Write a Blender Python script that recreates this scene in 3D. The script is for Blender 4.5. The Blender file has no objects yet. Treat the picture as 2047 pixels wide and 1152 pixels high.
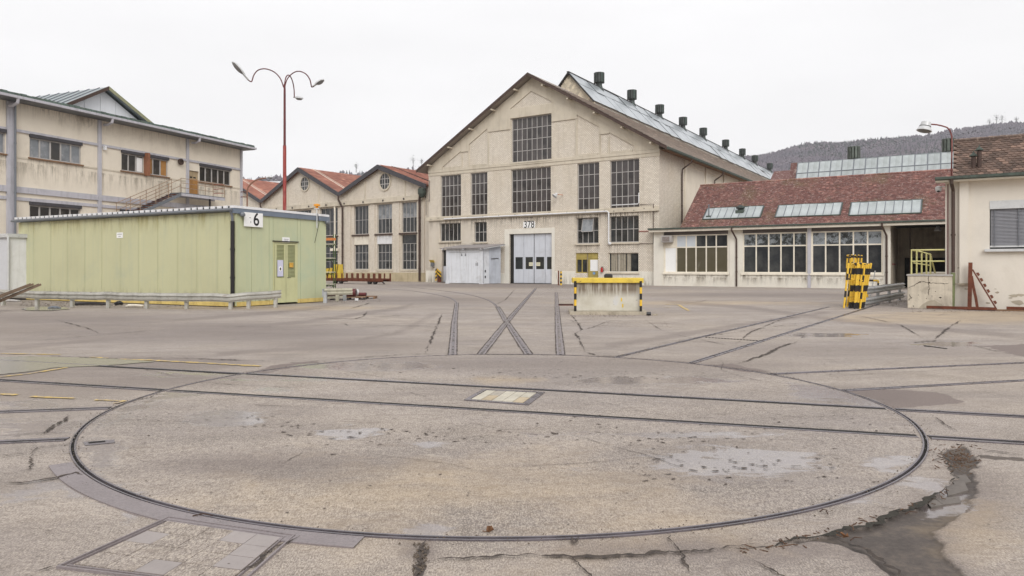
import bpy, math, random
import numpy as np
from mathutils import Vector, Matrix
from mathutils.geometry import tessellate_polygon
R = math.radians
rnd = random.Random(7)
SC = bpy.context.scene
COL = SC.collection

# ------------------------------------------------------------------ camera, sky, sun, exposure
F, CX, HY, CH = 1420.0, 1023.5, 535.0, 1.55      # photograph: focal length in px, centre column, horizon row, eye height
cam_d = bpy.data.cameras.new('camera'); cam = bpy.data.objects.new('camera', cam_d); COL.objects.link(cam)
cam.location = (0, 0, CH); cam.rotation_euler = (R(90), 0, 0)
cam_d.sensor_width = 36.0; cam_d.lens = 36.0 * F / 2047.0
cam_d.shift_y = -(576.0 - HY) / 2047.0
cam_d.clip_start = 0.1; cam_d.clip_end = 6000
SC.camera = cam

SUN_EL, SUN_AZ = 36.0, 170.0                     # azimuth clockwise from +Y
w = bpy.data.worlds.new('World'); SC.world = w; w.use_nodes = True
nt = w.node_tree; nt.nodes.clear()
wo = nt.nodes.new('ShaderNodeOutputWorld'); bg = nt.nodes.new('ShaderNodeBackground')
sky = nt.nodes.new('ShaderNodeTexSky'); sky.sky_type = 'NISHITA'; sky.sun_disc = False
sky.sun_elevation = R(SUN_EL); sky.sun_rotation = R(SUN_AZ); sky.air_density = 1.5; sky.dust_density = 6.0
hs = nt.nodes.new('ShaderNodeHueSaturation'); hs.inputs['Saturation'].default_value = 0.15
cl = nt.nodes.new('ShaderNodeMix'); cl.data_type = 'RGBA'; cl.inputs[0].default_value = 0.94
cl.inputs[7].default_value = (8.5, 8.45, 8.56, 1)  # closed white cloud cover
nt.links.new(sky.outputs[0], hs.inputs['Color']); nt.links.new(hs.outputs[0], cl.inputs[6])
nt.links.new(cl.outputs[2], bg.inputs[0]); bg.inputs[1].default_value = 0.10
nt.links.new(bg.outputs[0], wo.inputs[0])
tcw = nt.nodes.new('ShaderNodeTexCoord'); mpw = nt.nodes.new('ShaderNodeMapping'); mpw.inputs['Scale'].default_value = (1.2, 1.2, 4.5)
nzw = nt.nodes.new('ShaderNodeTexNoise'); nzw.inputs['Scale'].default_value = 1.6; nzw.inputs['Detail'].default_value = 5
mrw = nt.nodes.new('ShaderNodeMapRange'); mrw.inputs[1].default_value = .3; mrw.inputs[2].default_value = .7; mrw.inputs[3].default_value = .095; mrw.inputs[4].default_value = .105
nt.links.new(tcw.outputs['Generated'], mpw.inputs[0]); nt.links.new(mpw.outputs[0], nzw.inputs['Vector']); nt.links.new(nzw.outputs[0], mrw.inputs[0]); nt.links.new(mrw.outputs[0], bg.inputs[1])   # faint unevenness of the cloud sheet
sd = bpy.data.lights.new('sun', 'SUN'); sd.energy = 1.5; sd.angle = R(35); sd.color = (1, .985, .965)
so = bpy.data.objects.new('sun', sd); COL.objects.link(so)
az = R(SUN_AZ); el = R(SUN_EL)
sdir = Vector((math.sin(az) * math.cos(el), math.cos(az) * math.cos(el), math.sin(el)))
so.rotation_euler = sdir.to_track_quat('Z', 'Y').to_euler(); so.location = (0, -20, 30)
SC.view_settings.view_transform = 'Standard'; SC.view_settings.look = 'None'
SC.view_settings.exposure = 0.33; SC.view_settings.gamma = 1.0; SC.view_settings.use_curve_mapping = False

# ------------------------------------------------------------------ frames and pixels
def G(u, v, z=0.0):
    Y = (CH - z) * F / (v - HY)
    return ((u - CX) / F * Y, Y)
def AT(u, v, Y):
    return ((u - CX) / F * Y, Y, CH + (HY - v) / F * Y)
class Frame:
    """vertical facade plane: x runs right along the facade, y into the building"""
    def __init__(s, o, xd):
        n = math.hypot(*xd); s.o = o; s.xd = (xd[0] / n, xd[1] / n); s.yd = (-s.xd[1], s.xd[0])
        s.rot = math.atan2(s.xd[1], s.xd[0])
    def w(s, a, t): return (s.o[0] + a * s.xd[0] + t * s.yd[0], s.o[1] + a * s.xd[1] + t * s.yd[1])
    def px(s, u, v, t=0.0):
        k = (u - CX) / F
        ox, oy = s.o[0] + t * s.yd[0], s.o[1] + t * s.yd[1]
        a = (k * oy - ox) / (s.xd[0] - k * s.xd[1]); Y = oy + a * s.xd[1]
        return a, CH + (HY - v) / F * Y
    def py(s, u, v, a=0.0):
        k = (u - CX) / F
        ox, oy = s.o[0] + a * s.xd[0], s.o[1] + a * s.xd[1]
        t = (k * oy - ox) / (s.yd[0] - k * s.yd[1]); Y = oy + t * s.yd[1]
        return t, CH + (HY - v) / F * Y
    def g(s, u, v):
        x, y = G(u, v); x -= s.o[0]; y -= s.o[1]
        return x * s.xd[0] + y * s.xd[1], x * s.yd[0] + y * s.yd[1]

# ------------------------------------------------------------------ mesh building
class MB:
    def __init__(s): s.v = []; s.f = []; s.c = []; s.cur = 0.0
    def face(s, pts):
        i = len(s.v); s.v += [tuple(p) for p in pts]; s.f.append(tuple(range(i, i + len(pts)))); s.c.append(s.cur); return s
    def box(s, x0, x1, y0, y1, z0, z1):
        i = len(s.v)
        s.v += [(x0, y0, z0), (x1, y0, z0), (x1, y1, z0), (x0, y1, z0), (x0, y0, z1), (x1, y0, z1), (x1, y1, z1), (x0, y1, z1)]
        for f in ((0, 3, 2, 1), (4, 5, 6, 7), (0, 1, 5, 4), (1, 2, 6, 5), (2, 3, 7, 6), (3, 0, 4, 7)):
            s.f.append(tuple(i + k for k in f)); s.c.append(s.cur)
        return s
    def beam(s, p, q, w, h, up=(0, 0, 1)):
        p = Vector(p); q = Vector(q); d = (q - p)
        if d.length < 1e-6: return s
        d.normalize(); u = Vector(up)
        if abs(d.dot(u)) > .98: u = Vector((0, 1, 0)) if abs(d.y) < .9 else Vector((1, 0, 0))
        a = d.cross(u).normalized() * w / 2; b = a.cross(d).normalized() * h / 2
        i = len(s.v)
        for c in (p, q):
            for sa, sb in ((-1, -1), (1, -1), (1, 1), (-1, 1)): s.v.append(tuple(c + a * sa + b * sb))
        for f in ((0, 1, 2, 3), (7, 6, 5, 4), (0, 4, 5, 1), (1, 5, 6, 2), (2, 6, 7, 3), (3, 7, 4, 0)):
            s.f.append(tuple(i + k for k in f)); s.c.append(s.cur)
        return s
    def tube(s, pts, r, seg=8, caps=True, stripes=None):
        pts = [Vector(p) for p in pts]; n = len(pts); rs = r if isinstance(r, (list, tuple)) else [r] * n
        i0 = len(s.v); ref = None
        for k, p in enumerate(pts):
            d = (pts[min(k + 1, n - 1)] - pts[max(k - 1, 0)]).normalized()
            if ref is None:
                ref = Vector((0, 0, 1)) if abs(d.z) < .9 else Vector((1, 0, 0))
            a = (ref - d * ref.dot(d)).normalized(); b = d.cross(a); ref = a
            for j in range(seg):
                t = 2 * math.pi * j / seg; s.v.append(tuple(p + (a * math.cos(t) + b * math.sin(t)) * rs[k]))
        for k in range(n - 1):
            if stripes: s.cur = stripes[k % len(stripes)]
            for j in range(seg):
                a0 = i0 + k * seg + j; a1 = i0 + k * seg + (j + 1) % seg
                s.f.append((a0, a1, a1 + seg, a0 + seg)); s.c.append(s.cur)
        if caps:
            s.f.append(tuple(i0 + j for j in range(seg))[::-1]); s.c.append(s.cur)
            s.f.append(tuple(i0 + (n - 1) * seg + j for j in range(seg))); s.c.append(s.cur)
        return s
    def lathe(s, c, prof, seg=12, caps=True):
        i0 = len(s.v); n = len(prof)
        for r_, z in prof:
            for j in range(seg):
                t = 2 * math.pi * j / seg; s.v.append((c[0] + r_ * math.cos(t), c[1] + r_ * math.sin(t), c[2] + z))
        for k in range(n - 1):
            for j in range(seg):
                a0 = i0 + k * seg + j; a1 = i0 + k * seg + (j + 1) % seg
                s.f.append((a0, a1, a1 + seg, a0 + seg)); s.c.append(s.cur)
        if caps:
            s.f.append(tuple(i0 + j for j in range(seg))[::-1]); s.c.append(s.cur)
            s.f.append(tuple(i0 + (n - 1) * seg + j for j in range(seg))); s.c.append(s.cur)
        return s
    def prism(s, poly, m, d0, d1):
        """poly = list of (a, b); m(a, b, d) -> point; solid between d0 and d1"""
        n = len(poly); i = len(s.v)
        s.v += [m(a, b, d0) for a, b in poly] + [m(a, b, d1) for a, b in poly]
        tr = tessellate_polygon([[Vector((a, b, 0)) for a, b in poly]])
        for t in tr:
            s.f.append(tuple(i + k for k in t)); s.c.append(s.cur)
            s.f.append(tuple(i + n + k for k in t)[::-1]); s.c.append(s.cur)
        for k in range(n):
            s.f.append((i + k, i + (k + 1) % n, i + n + (k + 1) % n, i + n + k)); s.c.append(s.cur)
        return s
    def build(s, name, mat, parent=None, bevel=0, smooth=False):
        me = bpy.data.meshes.new(name); me.from_pydata(s.v, [], s.f); me.update()
        if any(s.c):
            at = me.attributes.new('tint', 'FLOAT', 'FACE'); at.data.foreach_set('value', s.c)
        if smooth:
            me.polygons.foreach_set('use_smooth', [True] * len(me.polygons))
        me.materials.append(mat)
        o = bpy.data.objects.new(name, me); COL.objects.link(o)
        if parent is not None: o.parent = parent
        if bevel:
            b = o.modifiers.new('bevel', 'BEVEL'); b.width = bevel; b.segments = 2; b.limit_method = 'ANGLE'
        return o
XZ = lambda a, b, d: (a, d, b)                    # facade plane, depth along y
def YZ(x0, sgn=-1): return lambda a, b, d: (x0 + sgn * d, a, b)
def XY(a, b, d): return (a, b, d)

def tag(o, label=None, cat=None, group=None, kind=None):
    if label: o['label'] = label
    if cat: o['category'] = cat
    if group: o['group'] = group
    if kind: o['kind'] = kind
    return o
def thing(name, label, cat, loc=(0, 0, 0), rz=0.0, group=None):
    o = bpy.data.objects.new(name, None); COL.objects.link(o); o.empty_display_size = .3
    o.location = (loc[0], loc[1], loc[2] if len(loc) > 2 else 0); o.rotation_euler = (0, 0, rz)
    return tag(o, label, cat, group)
def struct(o): o['kind'] = 'structure'; return o
def copy_tree(o, parent=None):
    c = o.copy(); COL.objects.link(c); c.parent = parent
    for ch in o.children: copy_tree(ch, c)
    return c
def inst(mesh_obj, loc, parent, rot=(0, 0, 0), name=None):
    c = mesh_obj.copy(); COL.objects.link(c); c.parent = parent; c.location = loc; c.rotation_euler = rot
    return c
def clip(poly, nx, nz, c):
    out = []; n = len(poly)
    for i in range(n):
        p, q = poly[i], poly[(i + 1) % n]; dp = nx * p[0] + nz * p[1] - c; dq = nx * q[0] + nz * q[1] - c
        if dp <= 0: out.append(p)
        if (dp < 0 < dq) or (dq < 0 < dp):
            t = dp / (dp - dq); out.append((p[0] + (q[0] - p[0]) * t, p[1] + (q[1] - p[1]) * t))
    return out
def wall(mb, rect, holes, m, depth=.35, halfplanes=(), back=True, thick=None):
    """rect (a0,a1,b0,b1) with rectangular holes; m(a,b,d) maps, d = depth inwards. Reveals are built."""
    a0, a1, b0, b1 = rect
    A = sorted({a0, a1} | {min(max(h[0], a0), a1) for h in holes} | {min(max(h[1], a0), a1) for h in holes})
    B = sorted({b0, b1} | {min(max(h[2], b0), b1) for h in holes} | {min(max(h[3], b0), b1) for h in holes})
    T = thick or depth
    for i in range(len(A) - 1):
        for j in range(len(B) - 1):
            ca, cb = (A[i] + A[i + 1]) / 2, (B[j] + B[j + 1]) / 2
            if A[i + 1] - A[i] < 1e-5 or B[j + 1] - B[j] < 1e-5: continue
            if any(h[0] < ca < h[1] and h[2] < cb < h[3] for h in holes): continue
            p = [(A[i], B[j]), (A[i + 1], B[j]), (A[i + 1], B[j + 1]), (A[i], B[j + 1])]
            for hp in halfplanes:
                p = clip(p, *hp)
                if len(p) < 3: break
            if len(p) < 3: continue
            mb.face([m(a, b, 0) for a, b in p])
            if back: mb.face([m(a, b, T) for a, b in p][::-1])
    for h in holes:
        q = [(h[0], h[2]), (h[1], h[2]), (h[1], h[3]), (h[0], h[3])]
        for k in range(4):
            (pa, pb), (qa, qb) = q[k], q[(k + 1) % 4]
            mb.face([m(pa, pb, 0), m(qa, qb, 0), m(qa, qb, depth), m(pa, pb, depth)])
    return mb

# ------------------------------------------------------------------ materials
_M = {}
def rgb(r, g, b):
    f = lambda c: (c / 255 / 12.92) if c <= 10 else ((c / 255 + .055) / 1.055) ** 2.4
    return (f(r), f(g), f(b), 1)
class NT:
    def __init__(s, name):
        s.m = bpy.data.materials.new(name); s.m.use_nodes = True; s.t = s.m.node_tree
        s.b = s.t.nodes['Principled BSDF']; s.tc = s.t.nodes.new('ShaderNodeTexCoord')
    def n(s, typ, **kw):
        o = s.t.nodes.new(typ)
        for k, v in kw.items(): setattr(o, k, v)
        return o
    def l(s, a, b): s.t.links.new(a, b)
    def mapped(s, scale, out='Object'):
        mp = s.n('ShaderNodeMapping'); mp.inputs['Scale'].default_value = scale if isinstance(scale, (tuple, list)) else (scale,) * 3
        s.l(s.tc.outputs[out], mp.inputs[0]); return mp.outputs[0]
    def noise(s, scale, detail=5, rough=.6, vec=None, dist=0):
        o = s.n('ShaderNodeTexNoise'); o.inputs['Scale'].default_value = 1.0; o.inputs['Detail'].default_value = detail
        o.inputs['Roughness'].default_value = rough; o.inputs['Distortion'].default_value = dist
        s.l(vec or s.mapped(scale), o.inputs['Vector']); return o.outputs[0]
    def ramp(s, fac, stops):
        o = s.n('ShaderNodeValToRGB'); e = o.color_ramp.elements
        while len(e) < len(stops): e.new(.5)
        for i, (p, c) in enumerate(stops):
            e[i].position = p; e[i].color = c if len(c) == 4 else (c[0], c[1], c[2], 1)
        s.l(fac, o.inputs[0]); return o.outputs[0]
    def thr(s, fac, a, b):
        o = s.n('ShaderNodeMapRange'); o.inputs[1].default_value = a; o.inputs[2].default_value = b
        s.l(fac, o.inputs[0]); return o.outputs[0]
    def mix(s, fac, a, b, mode='MIX'):
        o = s.n('ShaderNodeMix', data_type='RGBA', blend_type=mode)
        for i, x in ((0, fac), (6, a), (7, b)):
            if hasattr(x, 'links'): s.l(x, o.inputs[i])
            else: o.inputs[i].default_value = x
        return o.outputs[2]
    def math(s, op, a, b=0.0):
        o = s.n('ShaderNodeMath', operation=op)
        for i, x in ((0, a), (1, b)):
            if hasattr(x, 'links'): s.l(x, o.inputs[i])
            else: o.inputs[i].default_value = x
        return o.outputs[0]
    def attr(s, name):
        o = s.n('ShaderNodeAttribute'); o.attribute_name = name; return o.outputs['Fac']
    def bump(s, h, strength, dist=.01, prev=None):
        o = s.n('ShaderNodeBump'); o.inputs['Strength'].default_value = strength; o.inputs['Distance'].default_value = dist
        s.l(h, o.inputs['Height'])
        if prev: s.l(prev, o.inputs['Normal'])
        return o.outputs[0]
    def done(s, col, rough=.6, metal=0, normal=None, spec=None):
        for k, x in (('Base Color', col), ('Roughness', rough), ('Metallic', metal)):
            if hasattr(x, 'links'): s.l(x, s.b.inputs[k])
            else: s.b.inputs[k].default_value = x
        if normal: s.l(normal, s.b.inputs['Normal'])
        if spec is not None: s.b.inputs['Specular IOR Level'].default_value = spec
        return s.m
def paint(name, c, rough=.5, metal=0, var=.12, scale=2.5, bump=.15, bs=40, streak=0.0, dirt=None, dirt_amt=.0, rust=0.0, objvar=0.0, seed=0, vs=None):
    """weathered coat: base colour, broad variation, vertical streaks, dirt blotches, rust breaking through"""
    if name in _M: return _M[name]
    s = NT(name); dk = tuple(x * (1 - var * 2) for x in c[:3]) + (1,); lt = tuple(min(1, x * (1 + var)) for x in c[:3]) + (1,)
    col = s.ramp(s.noise(scale, 6, .65), [(.28, dk), (.5, c), (.75, lt)])
    fine = s.noise(bs, 4, .7)
    col = s.mix(.18, col, s.ramp(fine, [(.3, tuple(x * .6 for x in c[:3]) + (1,)), (.7, lt)]))
    if streak:
        st = s.noise(1, 5, .6, vec=s.mapped(vs or (5, 5, .35)))
        col = s.mix(s.math('MULTIPLY', s.thr(st, .5, .78), streak), col, dirt or rgb(95, 85, 72))
    if dirt_amt:
        dn = s.noise(scale * .6 + .13, 9, .72, dist=.6)
        col = s.mix(s.math('MULTIPLY', s.thr(dn, .54, .68), dirt_amt), col, dirt or rgb(95, 85, 72))
    if rust:
        rn = s.noise(scale * 2.2, 8, .7, dist=.4)
        f = s.thr(rn, .66 - rust * .3, .70 - rust * .3 + .02)
        col = s.mix(f, col, s.ramp(s.noise(bs * .5, 4), [(.3, rgb(60, 34, 24)), (.7, rgb(140, 82, 48))]))
    if objvar:
        oi = s.n('ShaderNodeObjectInfo'); v = s.math('ADD', s.math('MULTIPLY', oi.outputs['Random'], objvar), 1 - objvar / 2)
        h = s.n('ShaderNodeHueSaturation'); s.l(v, h.inputs['Value']); s.l(col, h.inputs['Color']); col = h.outputs[0]
    nm = s.bump(fine, bump, .004) if bump else None
    _M[name] = s.done(col, rough, metal, nm); return _M[name]
def glassy(name, c, rough=.06, var=.5, dirty=.3, dirtc=rgb(120, 118, 112), emis=None):
    s = NT(name); oi = s.n('ShaderNodeObjectInfo')
    v = s.math('ADD', s.math('MULTIPLY', oi.outputs['Random'], var), 1 - var / 2)
    h = s.n('ShaderNodeHueSaturation'); s.l(v, h.inputs['Value']); h.inputs['Color'].default_value = c
    ad = s.n('ShaderNodeVectorMath', operation='ADD')
    s.l(s.mapped((.9, .9, .9)), ad.inputs[0])
    s.l(oi.outputs['Random'], ad.inputs[1])
    dn = s.noise(1, 7, .65, vec=ad.outputs[0])
    col = s.mix(s.math('MULTIPLY', s.thr(dn, .42, .75), dirty), h.outputs[0], dirtc)
    r_ = s.math('ADD', s.math('MULTIPLY', s.thr(dn, .4, .8), .35), rough)
    return s.done(col, r_, 0, s.bump(s.noise(1.1, 2), .06, .02))

PLASTER = paint('plaster_cream', rgb(226, 216, 199), .85, var=.07, scale=.35, bump=.2, bs=22, streak=.14, dirt=rgb(150, 134, 112), dirt_amt=.22, vs=(1.6, 1.6, .2))
PLASTER_W = paint('plaster_white', rgb(226, 221, 209), .85, var=.06, scale=.5, bump=.25, bs=26, streak=.12, dirt=rgb(160, 146, 122), dirt_amt=.2, vs=(2, 2, .3))
PLASTER_R = paint('plaster_pale', rgb(222, 215, 203), .85, var=.05, scale=.6, bump=.3, bs=30, streak=.10, dirt=rgb(160, 146, 126), dirt_amt=.16, vs=(2, 2, .3))
TRIM = paint('plaster_trim', rgb(204, 194, 176), .85, var=.1, scale=.5, bump=.3, bs=20, streak=.35, dirt=rgb(140, 124, 98), dirt_amt=.3, vs=(2, 2, .3))
PLINTH = paint('plinth_render', rgb(190, 176, 146), .9, var=.12, scale=.8, bump=.4, bs=18, streak=.5, dirt=rgb(120, 100, 70), dirt_amt=.45)
STEEL_G = paint('steel_blue_grey', rgb(186, 184, 190), .6, var=.08, scale=1.2, bump=.1, streak=.4, dirt=rgb(95, 90, 88), dirt_amt=.2)
GREYM = paint('grey_metal', rgb(118, 122, 128), .5, .3, var=.1, scale=2, streak=.2, dirt_amt=.1)
DARKM = paint('dark_metal', rgb(50, 46, 46), .55, .2, var=.2, scale=3, rust=.1)
PIPE_D = paint('brown_pipe', rgb(72, 54, 46), .6, .1, var=.2, scale=2, dirt_amt=.3, dirt=rgb(110, 100, 85))
BLACKP = paint('black_plastic', rgb(34, 32, 34), .45, var=.1)
WHITE = paint('white_paint', rgb(228, 228, 229), .5, var=.05, scale=1.5, streak=.25, dirt=rgb(140, 134, 124), dirt_amt=.15)
WHITE_CH = paint('white_chipped', rgb(222, 225, 230), .55, var=.06, scale=1.2, streak=.4, dirt=rgb(132, 126, 118), dirt_amt=.25, rust=.06)
FRAME_L = paint('window_bar_light', rgb(176, 172, 168), .6, var=.15, scale=3, dirt_amt=.2)
FRAME_C = paint('window_frame_cream', rgb(230, 222, 206), .6, var=.1, scale=2, dirt_amt=.15)
FRAME_D = paint('window_frame_dark', rgb(66, 64, 68), .55, var=.2, scale=2)
GLASS = glassy('wired_glass', rgb(64, 59, 58), .08, .9, .5, rgb(112, 106, 102))
GLASS_B = glassy('dark_glass', rgb(40, 42, 44), .04, 1.1, .5, rgb(100, 99, 96))
GLASS_A = glassy('olive_glass', rgb(86, 80, 64), .08, .3, .25, rgb(110, 104, 84))
def sky_glass():  # reflected sky and dark shapes painted as noise blotches in the pane colour
    s = NT('reflection_blotch_glass'); oi = s.n('ShaderNodeObjectInfo'); ad = s.n('ShaderNodeVectorMath', operation='MULTIPLY_ADD'); s.l(s.mapped(2.6), ad.inputs[0]); ad.inputs[1].default_value = (1, 1, 1)
    mo = s.math('MULTIPLY', oi.outputs['Random'], 40.0); s.l(mo, ad.inputs[2]); n1 = s.noise(1, 9, .75, vec=ad.outputs[0]); n2 = s.noise(26, 5, .8)
    tc = s.n('ShaderNodeSeparateXYZ'); s.l(s.tc.outputs['Object'], tc.inputs[0])
    f = s.thr(s.math('ADD', s.math('ADD', s.math('MULTIPLY', n1, .7), s.math('MULTIPLY', s.math('SUBTRACT', oi.outputs['Random'], .5), .10)), s.math('MULTIPLY', n2, .35)), .50, .56)
    return s.done(s.mix(f, rgb(140, 146, 150), rgb(34, 36, 34)), .3)
GLASS_F = sky_glass()
GLASS_W = glassy('milky_glass', rgb(112, 116, 120), .15, .6, .8, rgb(176, 178, 180))
ROOFGL = paint('roof_glass', rgb(178, 184, 184), .3, .2, var=.14, scale=1.3, bump=.02, streak=.5, dirt=rgb(124, 130, 126), dirt_amt=.35, objvar=.22, vs=(4, .5, .5))
ROOFGL_B = paint('monitor_glass', rgb(176, 182, 186), .28, .3, var=.12, scale=.16, bump=.02, streak=.2, dirt=rgb(118, 128, 128), dirt_amt=.4, objvar=.16)
ZINC = paint('zinc', rgb(160, 168, 170), .4, .5, var=.12, scale=1, streak=.3, dirt=rgb(110, 115, 112), dirt_amt=.2)
COPPER = paint('copper_patina', rgb(74, 84, 76), .7, .1, var=.3, scale=2.5, streak=.5, dirt=rgb(50, 46, 42), dirt_amt=.6)
PATINA = paint('green_patina', rgb(78, 92, 84), .75, .1, var=.35, scale=1.5, streak=.8, dirt=rgb(62, 56, 50), dirt_amt=.9)
VENTM = paint('vent_cowl', rgb(66, 70, 68), .6, .3, var=.25, scale=2, streak=.5, dirt=rgb(92, 122, 108), dirt_amt=.35)
RUST = paint('rusty_steel', rgb(110, 62, 44), .8, .2, var=.3, scale=4, bump=.4, bs=50, dirt_amt=.4, dirt=rgb(66, 40, 30))
REDP = paint('red_oxide_paint', rgb(150, 62, 56), .6, .1, var=.22, scale=3, streak=.5, dirt=rgb(196, 150, 140), dirt_amt=.3, vs=(9, 9, 1.2))
REDP_D = paint('dark_red_paint', rgb(96, 40, 42), .6, .1, var=.2, scale=3, dirt_amt=.2)
LAMPM = paint('lamp_shell', rgb(205, 206, 206), .4, .1, var=.08, scale=4, dirt_amt=.3)
LENS = paint('lamp_lens', rgb(120, 118, 116), .35, var=.1, scale=8)
GALV = paint('galvanised', rgb(186, 184, 176), .5, .3, var=.16, scale=2.5, bump=.2, streak=.5, dirt=rgb(120, 112, 100), dirt_amt=.35, rust=.13)
GALV_N = paint('galvanised_clean', rgb(184, 186, 188), .45, .35, var=.14, scale=2.5, bump=.15, streak=.5, dirt=rgb(96, 94, 92), dirt_amt=.35)
GALV_Y = paint('rail_yellowed_white', rgb(196, 192, 172), .5, .1, var=.1, scale=2.5, streak=.4, dirt=rgb(130, 116, 80), dirt_amt=.35)
GREEN = paint('green_sheet', rgb(196, 195, 158), .45, var=.05, scale=.45, bump=.05, bs=30, streak=.35, dirt=rgb(168, 176, 156), dirt_amt=.35, objvar=.03, vs=(9, 9, .25))
GREEN_R = paint('green_sheet_cool', rgb(192, 196, 160), .45, var=.05, scale=.5, bump=.05, bs=30, streak=.3, dirt=rgb(160, 182, 160), dirt_amt=.4, objvar=.03, vs=(9, 9, .25))
YELSK = paint('yellowed_skirting', rgb(214, 190, 116), .6, var=.15, scale=1.2, streak=.5, dirt=rgb(150, 120, 60), dirt_amt=.4, vs=(4, 4, 1))
DOORG = paint('door_yellow_green', rgb(200, 200, 154), .5, var=.06, scale=1, streak=.2, dirt=rgb(150, 146, 100))
LOUVER = paint('louvre_green', rgb(158, 160, 116), .5, var=.1, scale=2)
TRIM_B = paint('roof_trim_blue_grey', rgb(116, 126, 140), .5, .1, var=.08, scale=1.5, streak=.15)
YEL = paint('yellow_paint', rgb(222, 192, 72), .5, var=.12, scale=3, streak=.4, dirt=rgb(140, 110, 60), dirt_amt=.4, rust=.05)
YEL_P = paint('pale_yellow_paint', rgb(206, 200, 136), .5, var=.08, scale=3, dirt_amt=.15)
YEL_D = paint('olive_yellow_paint', rgb(172, 154, 84), .6, var=.1, scale=2, streak=.3, dirt=rgb(110, 96, 50), dirt_amt=.2)
ORANGE = paint('orange_plastic', rgb(226, 150, 30), .4, var=.05)
CONC = paint('concrete', rgb(176, 166, 148), .9, var=.14, scale=1.8, bump=.6, bs=30, streak=.3, dirt=rgb(110, 98, 80), dirt_amt=.35)
CONC_W = paint('whitewashed_concrete', rgb(204, 196, 178), .9, var=.1, scale=1.5, bump=.5, bs=30, streak=.2, dirt=rgb(140, 124, 98), dirt_amt=.4)
WOOD = paint('old_wood', rgb(128, 98, 72), .85, var=.25, scale=6, bump=.4, dirt_amt=.3)
BOARD = paint('brown_board', rgb(168, 122, 66), .8, var=.15, scale=1.5, streak=.5, dirt=rgb(96, 60, 34), dirt_amt=.25)
PAPER = paint('paper', rgb(240, 240, 238), .8, var=.02, scale=5, bump=0)
BLACK = paint('black_lettering', rgb(24, 22, 24), .6, var=.05, bump=0)
FAINT = paint('faded_lettering', rgb(150, 150, 150), .7, var=.05, bump=0)
CURT = paint('curtain_fabric', rgb(158, 150, 134), .9, var=.15, scale=5, streak=.5, vs=(14, 14, .2))
BLIND = paint('blind_slat_grey', rgb(158, 158, 163), .5, .2, var=.05, scale=3, objvar=.05)
RED = paint('red_enamel', rgb(178, 36, 34), .4, var=.1)
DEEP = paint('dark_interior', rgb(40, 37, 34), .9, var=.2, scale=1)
INT = paint('alcove_plaster', rgb(176, 164, 146), .9, var=.18, scale=1.2, bump=.4, streak=.4, dirt=rgb(70, 62, 54), dirt_amt=.4)
PLANTG = paint('moss_green', rgb(62, 84, 38), .8, var=.3, scale=6)
def brick_mat():
    s = NT('pale_brick'); sx = s.n('ShaderNodeSeparateXYZ'); s.l(s.tc.outputs['Object'], sx.inputs[0])
    cb = s.n('ShaderNodeCombineXYZ'); s.l(s.math('ADD', sx.outputs[0], sx.outputs[1]), cb.inputs[0]); s.l(sx.outputs[2], cb.inputs[1])
    br = s.n('ShaderNodeTexBrick'); br.inputs['Scale'].default_value = 1.0; br.inputs['Brick Width'].default_value = .21
    br.inputs['Row Height'].default_value = .105; br.inputs['Mortar Size'].default_value = .016; br.inputs['Mortar Smooth'].default_value = .3
    br.inputs['Color1'].default_value = rgb(238, 229, 215); br.inputs['Color2'].default_value = rgb(222, 212, 197)
    br.inputs['Mortar'].default_value = rgb(164, 153, 137); br.offset = .5
    s.l(cb.outputs[0], br.inputs['Vector'])
    n = s.noise(.25, 7, .65)
    col = s.mix(s.math('MULTIPLY', s.thr(n, .45, .75), .3), br.outputs['Color'], rgb(190, 172, 140))
    st = s.noise(1, 5, .6, vec=s.mapped((3, 3, .25)))
    col = s.mix(s.math('MULTIPLY', s.thr(st, .50, .78), .30), col, rgb(146, 134, 116))
    inv = s.math('SUBTRACT', 1.0, br.outputs['Fac'])
    return s.done(col, .75, 0, s.bump(inv, .8, .012))
BRICK = brick_mat()
def tile_mat(name, a, b, c, lichen, lam=.25, moss=None):
    s = NT(name); t = s.attr('tint')
    col = s.ramp(t, [(0.0, a), (.45, b), (.85, c), (1.0, tuple(min(1, x * 1.5) for x in c[:3]) + (1,))])
    col = s.mix(s.math('MULTIPLY', s.thr(s.noise(.35, 6, .7), .4, .7), .5), col, a)
    if moss: col = s.mix(s.math('MULTIPLY', s.thr(s.noise(.5, 7, .7), .52, .66), .5), col, moss)
    col = s.mix(s.math('MULTIPLY', s.thr(s.noise(6, 8, .82, dist=.5), .545, .585), lam), col, lichen)
    oi = s.n('ShaderNodeObjectInfo')
    h = s.n('ShaderNodeHueSaturation'); s.l(s.math('ADD', s.math('MULTIPLY', oi.outputs['Random'], .3), .85), h.inputs['Value']); s.l(col, h.inputs['Color'])
    return s.done(h.outputs[0], .8, 0, s.bump(s.noise(30, 4), .4, .006))
TILE_A = tile_mat('roof_tile_wine', rgb(104, 70, 66), rgb(128, 86, 79), rgb(158, 114, 103), rgb(206, 192, 182), .55, rgb(116, 104, 74))
TILE_S = tile_mat('roof_tile_red', rgb(140, 92, 78), rgb(168, 112, 94), rgb(186, 134, 114), rgb(196, 160, 138), .2)
TILE_R = tile_mat('roof_tile_brown', rgb(76, 60, 52), rgb(94, 76, 66), rgb(114, 92, 80), rgb(190, 170, 150), .55)
TILE_H = tile_mat('roof_tile_grey', rgb(142, 132, 124), rgb(162, 150, 140), rgb(176, 160, 148), rgb(200, 188, 176), .3)
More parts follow.
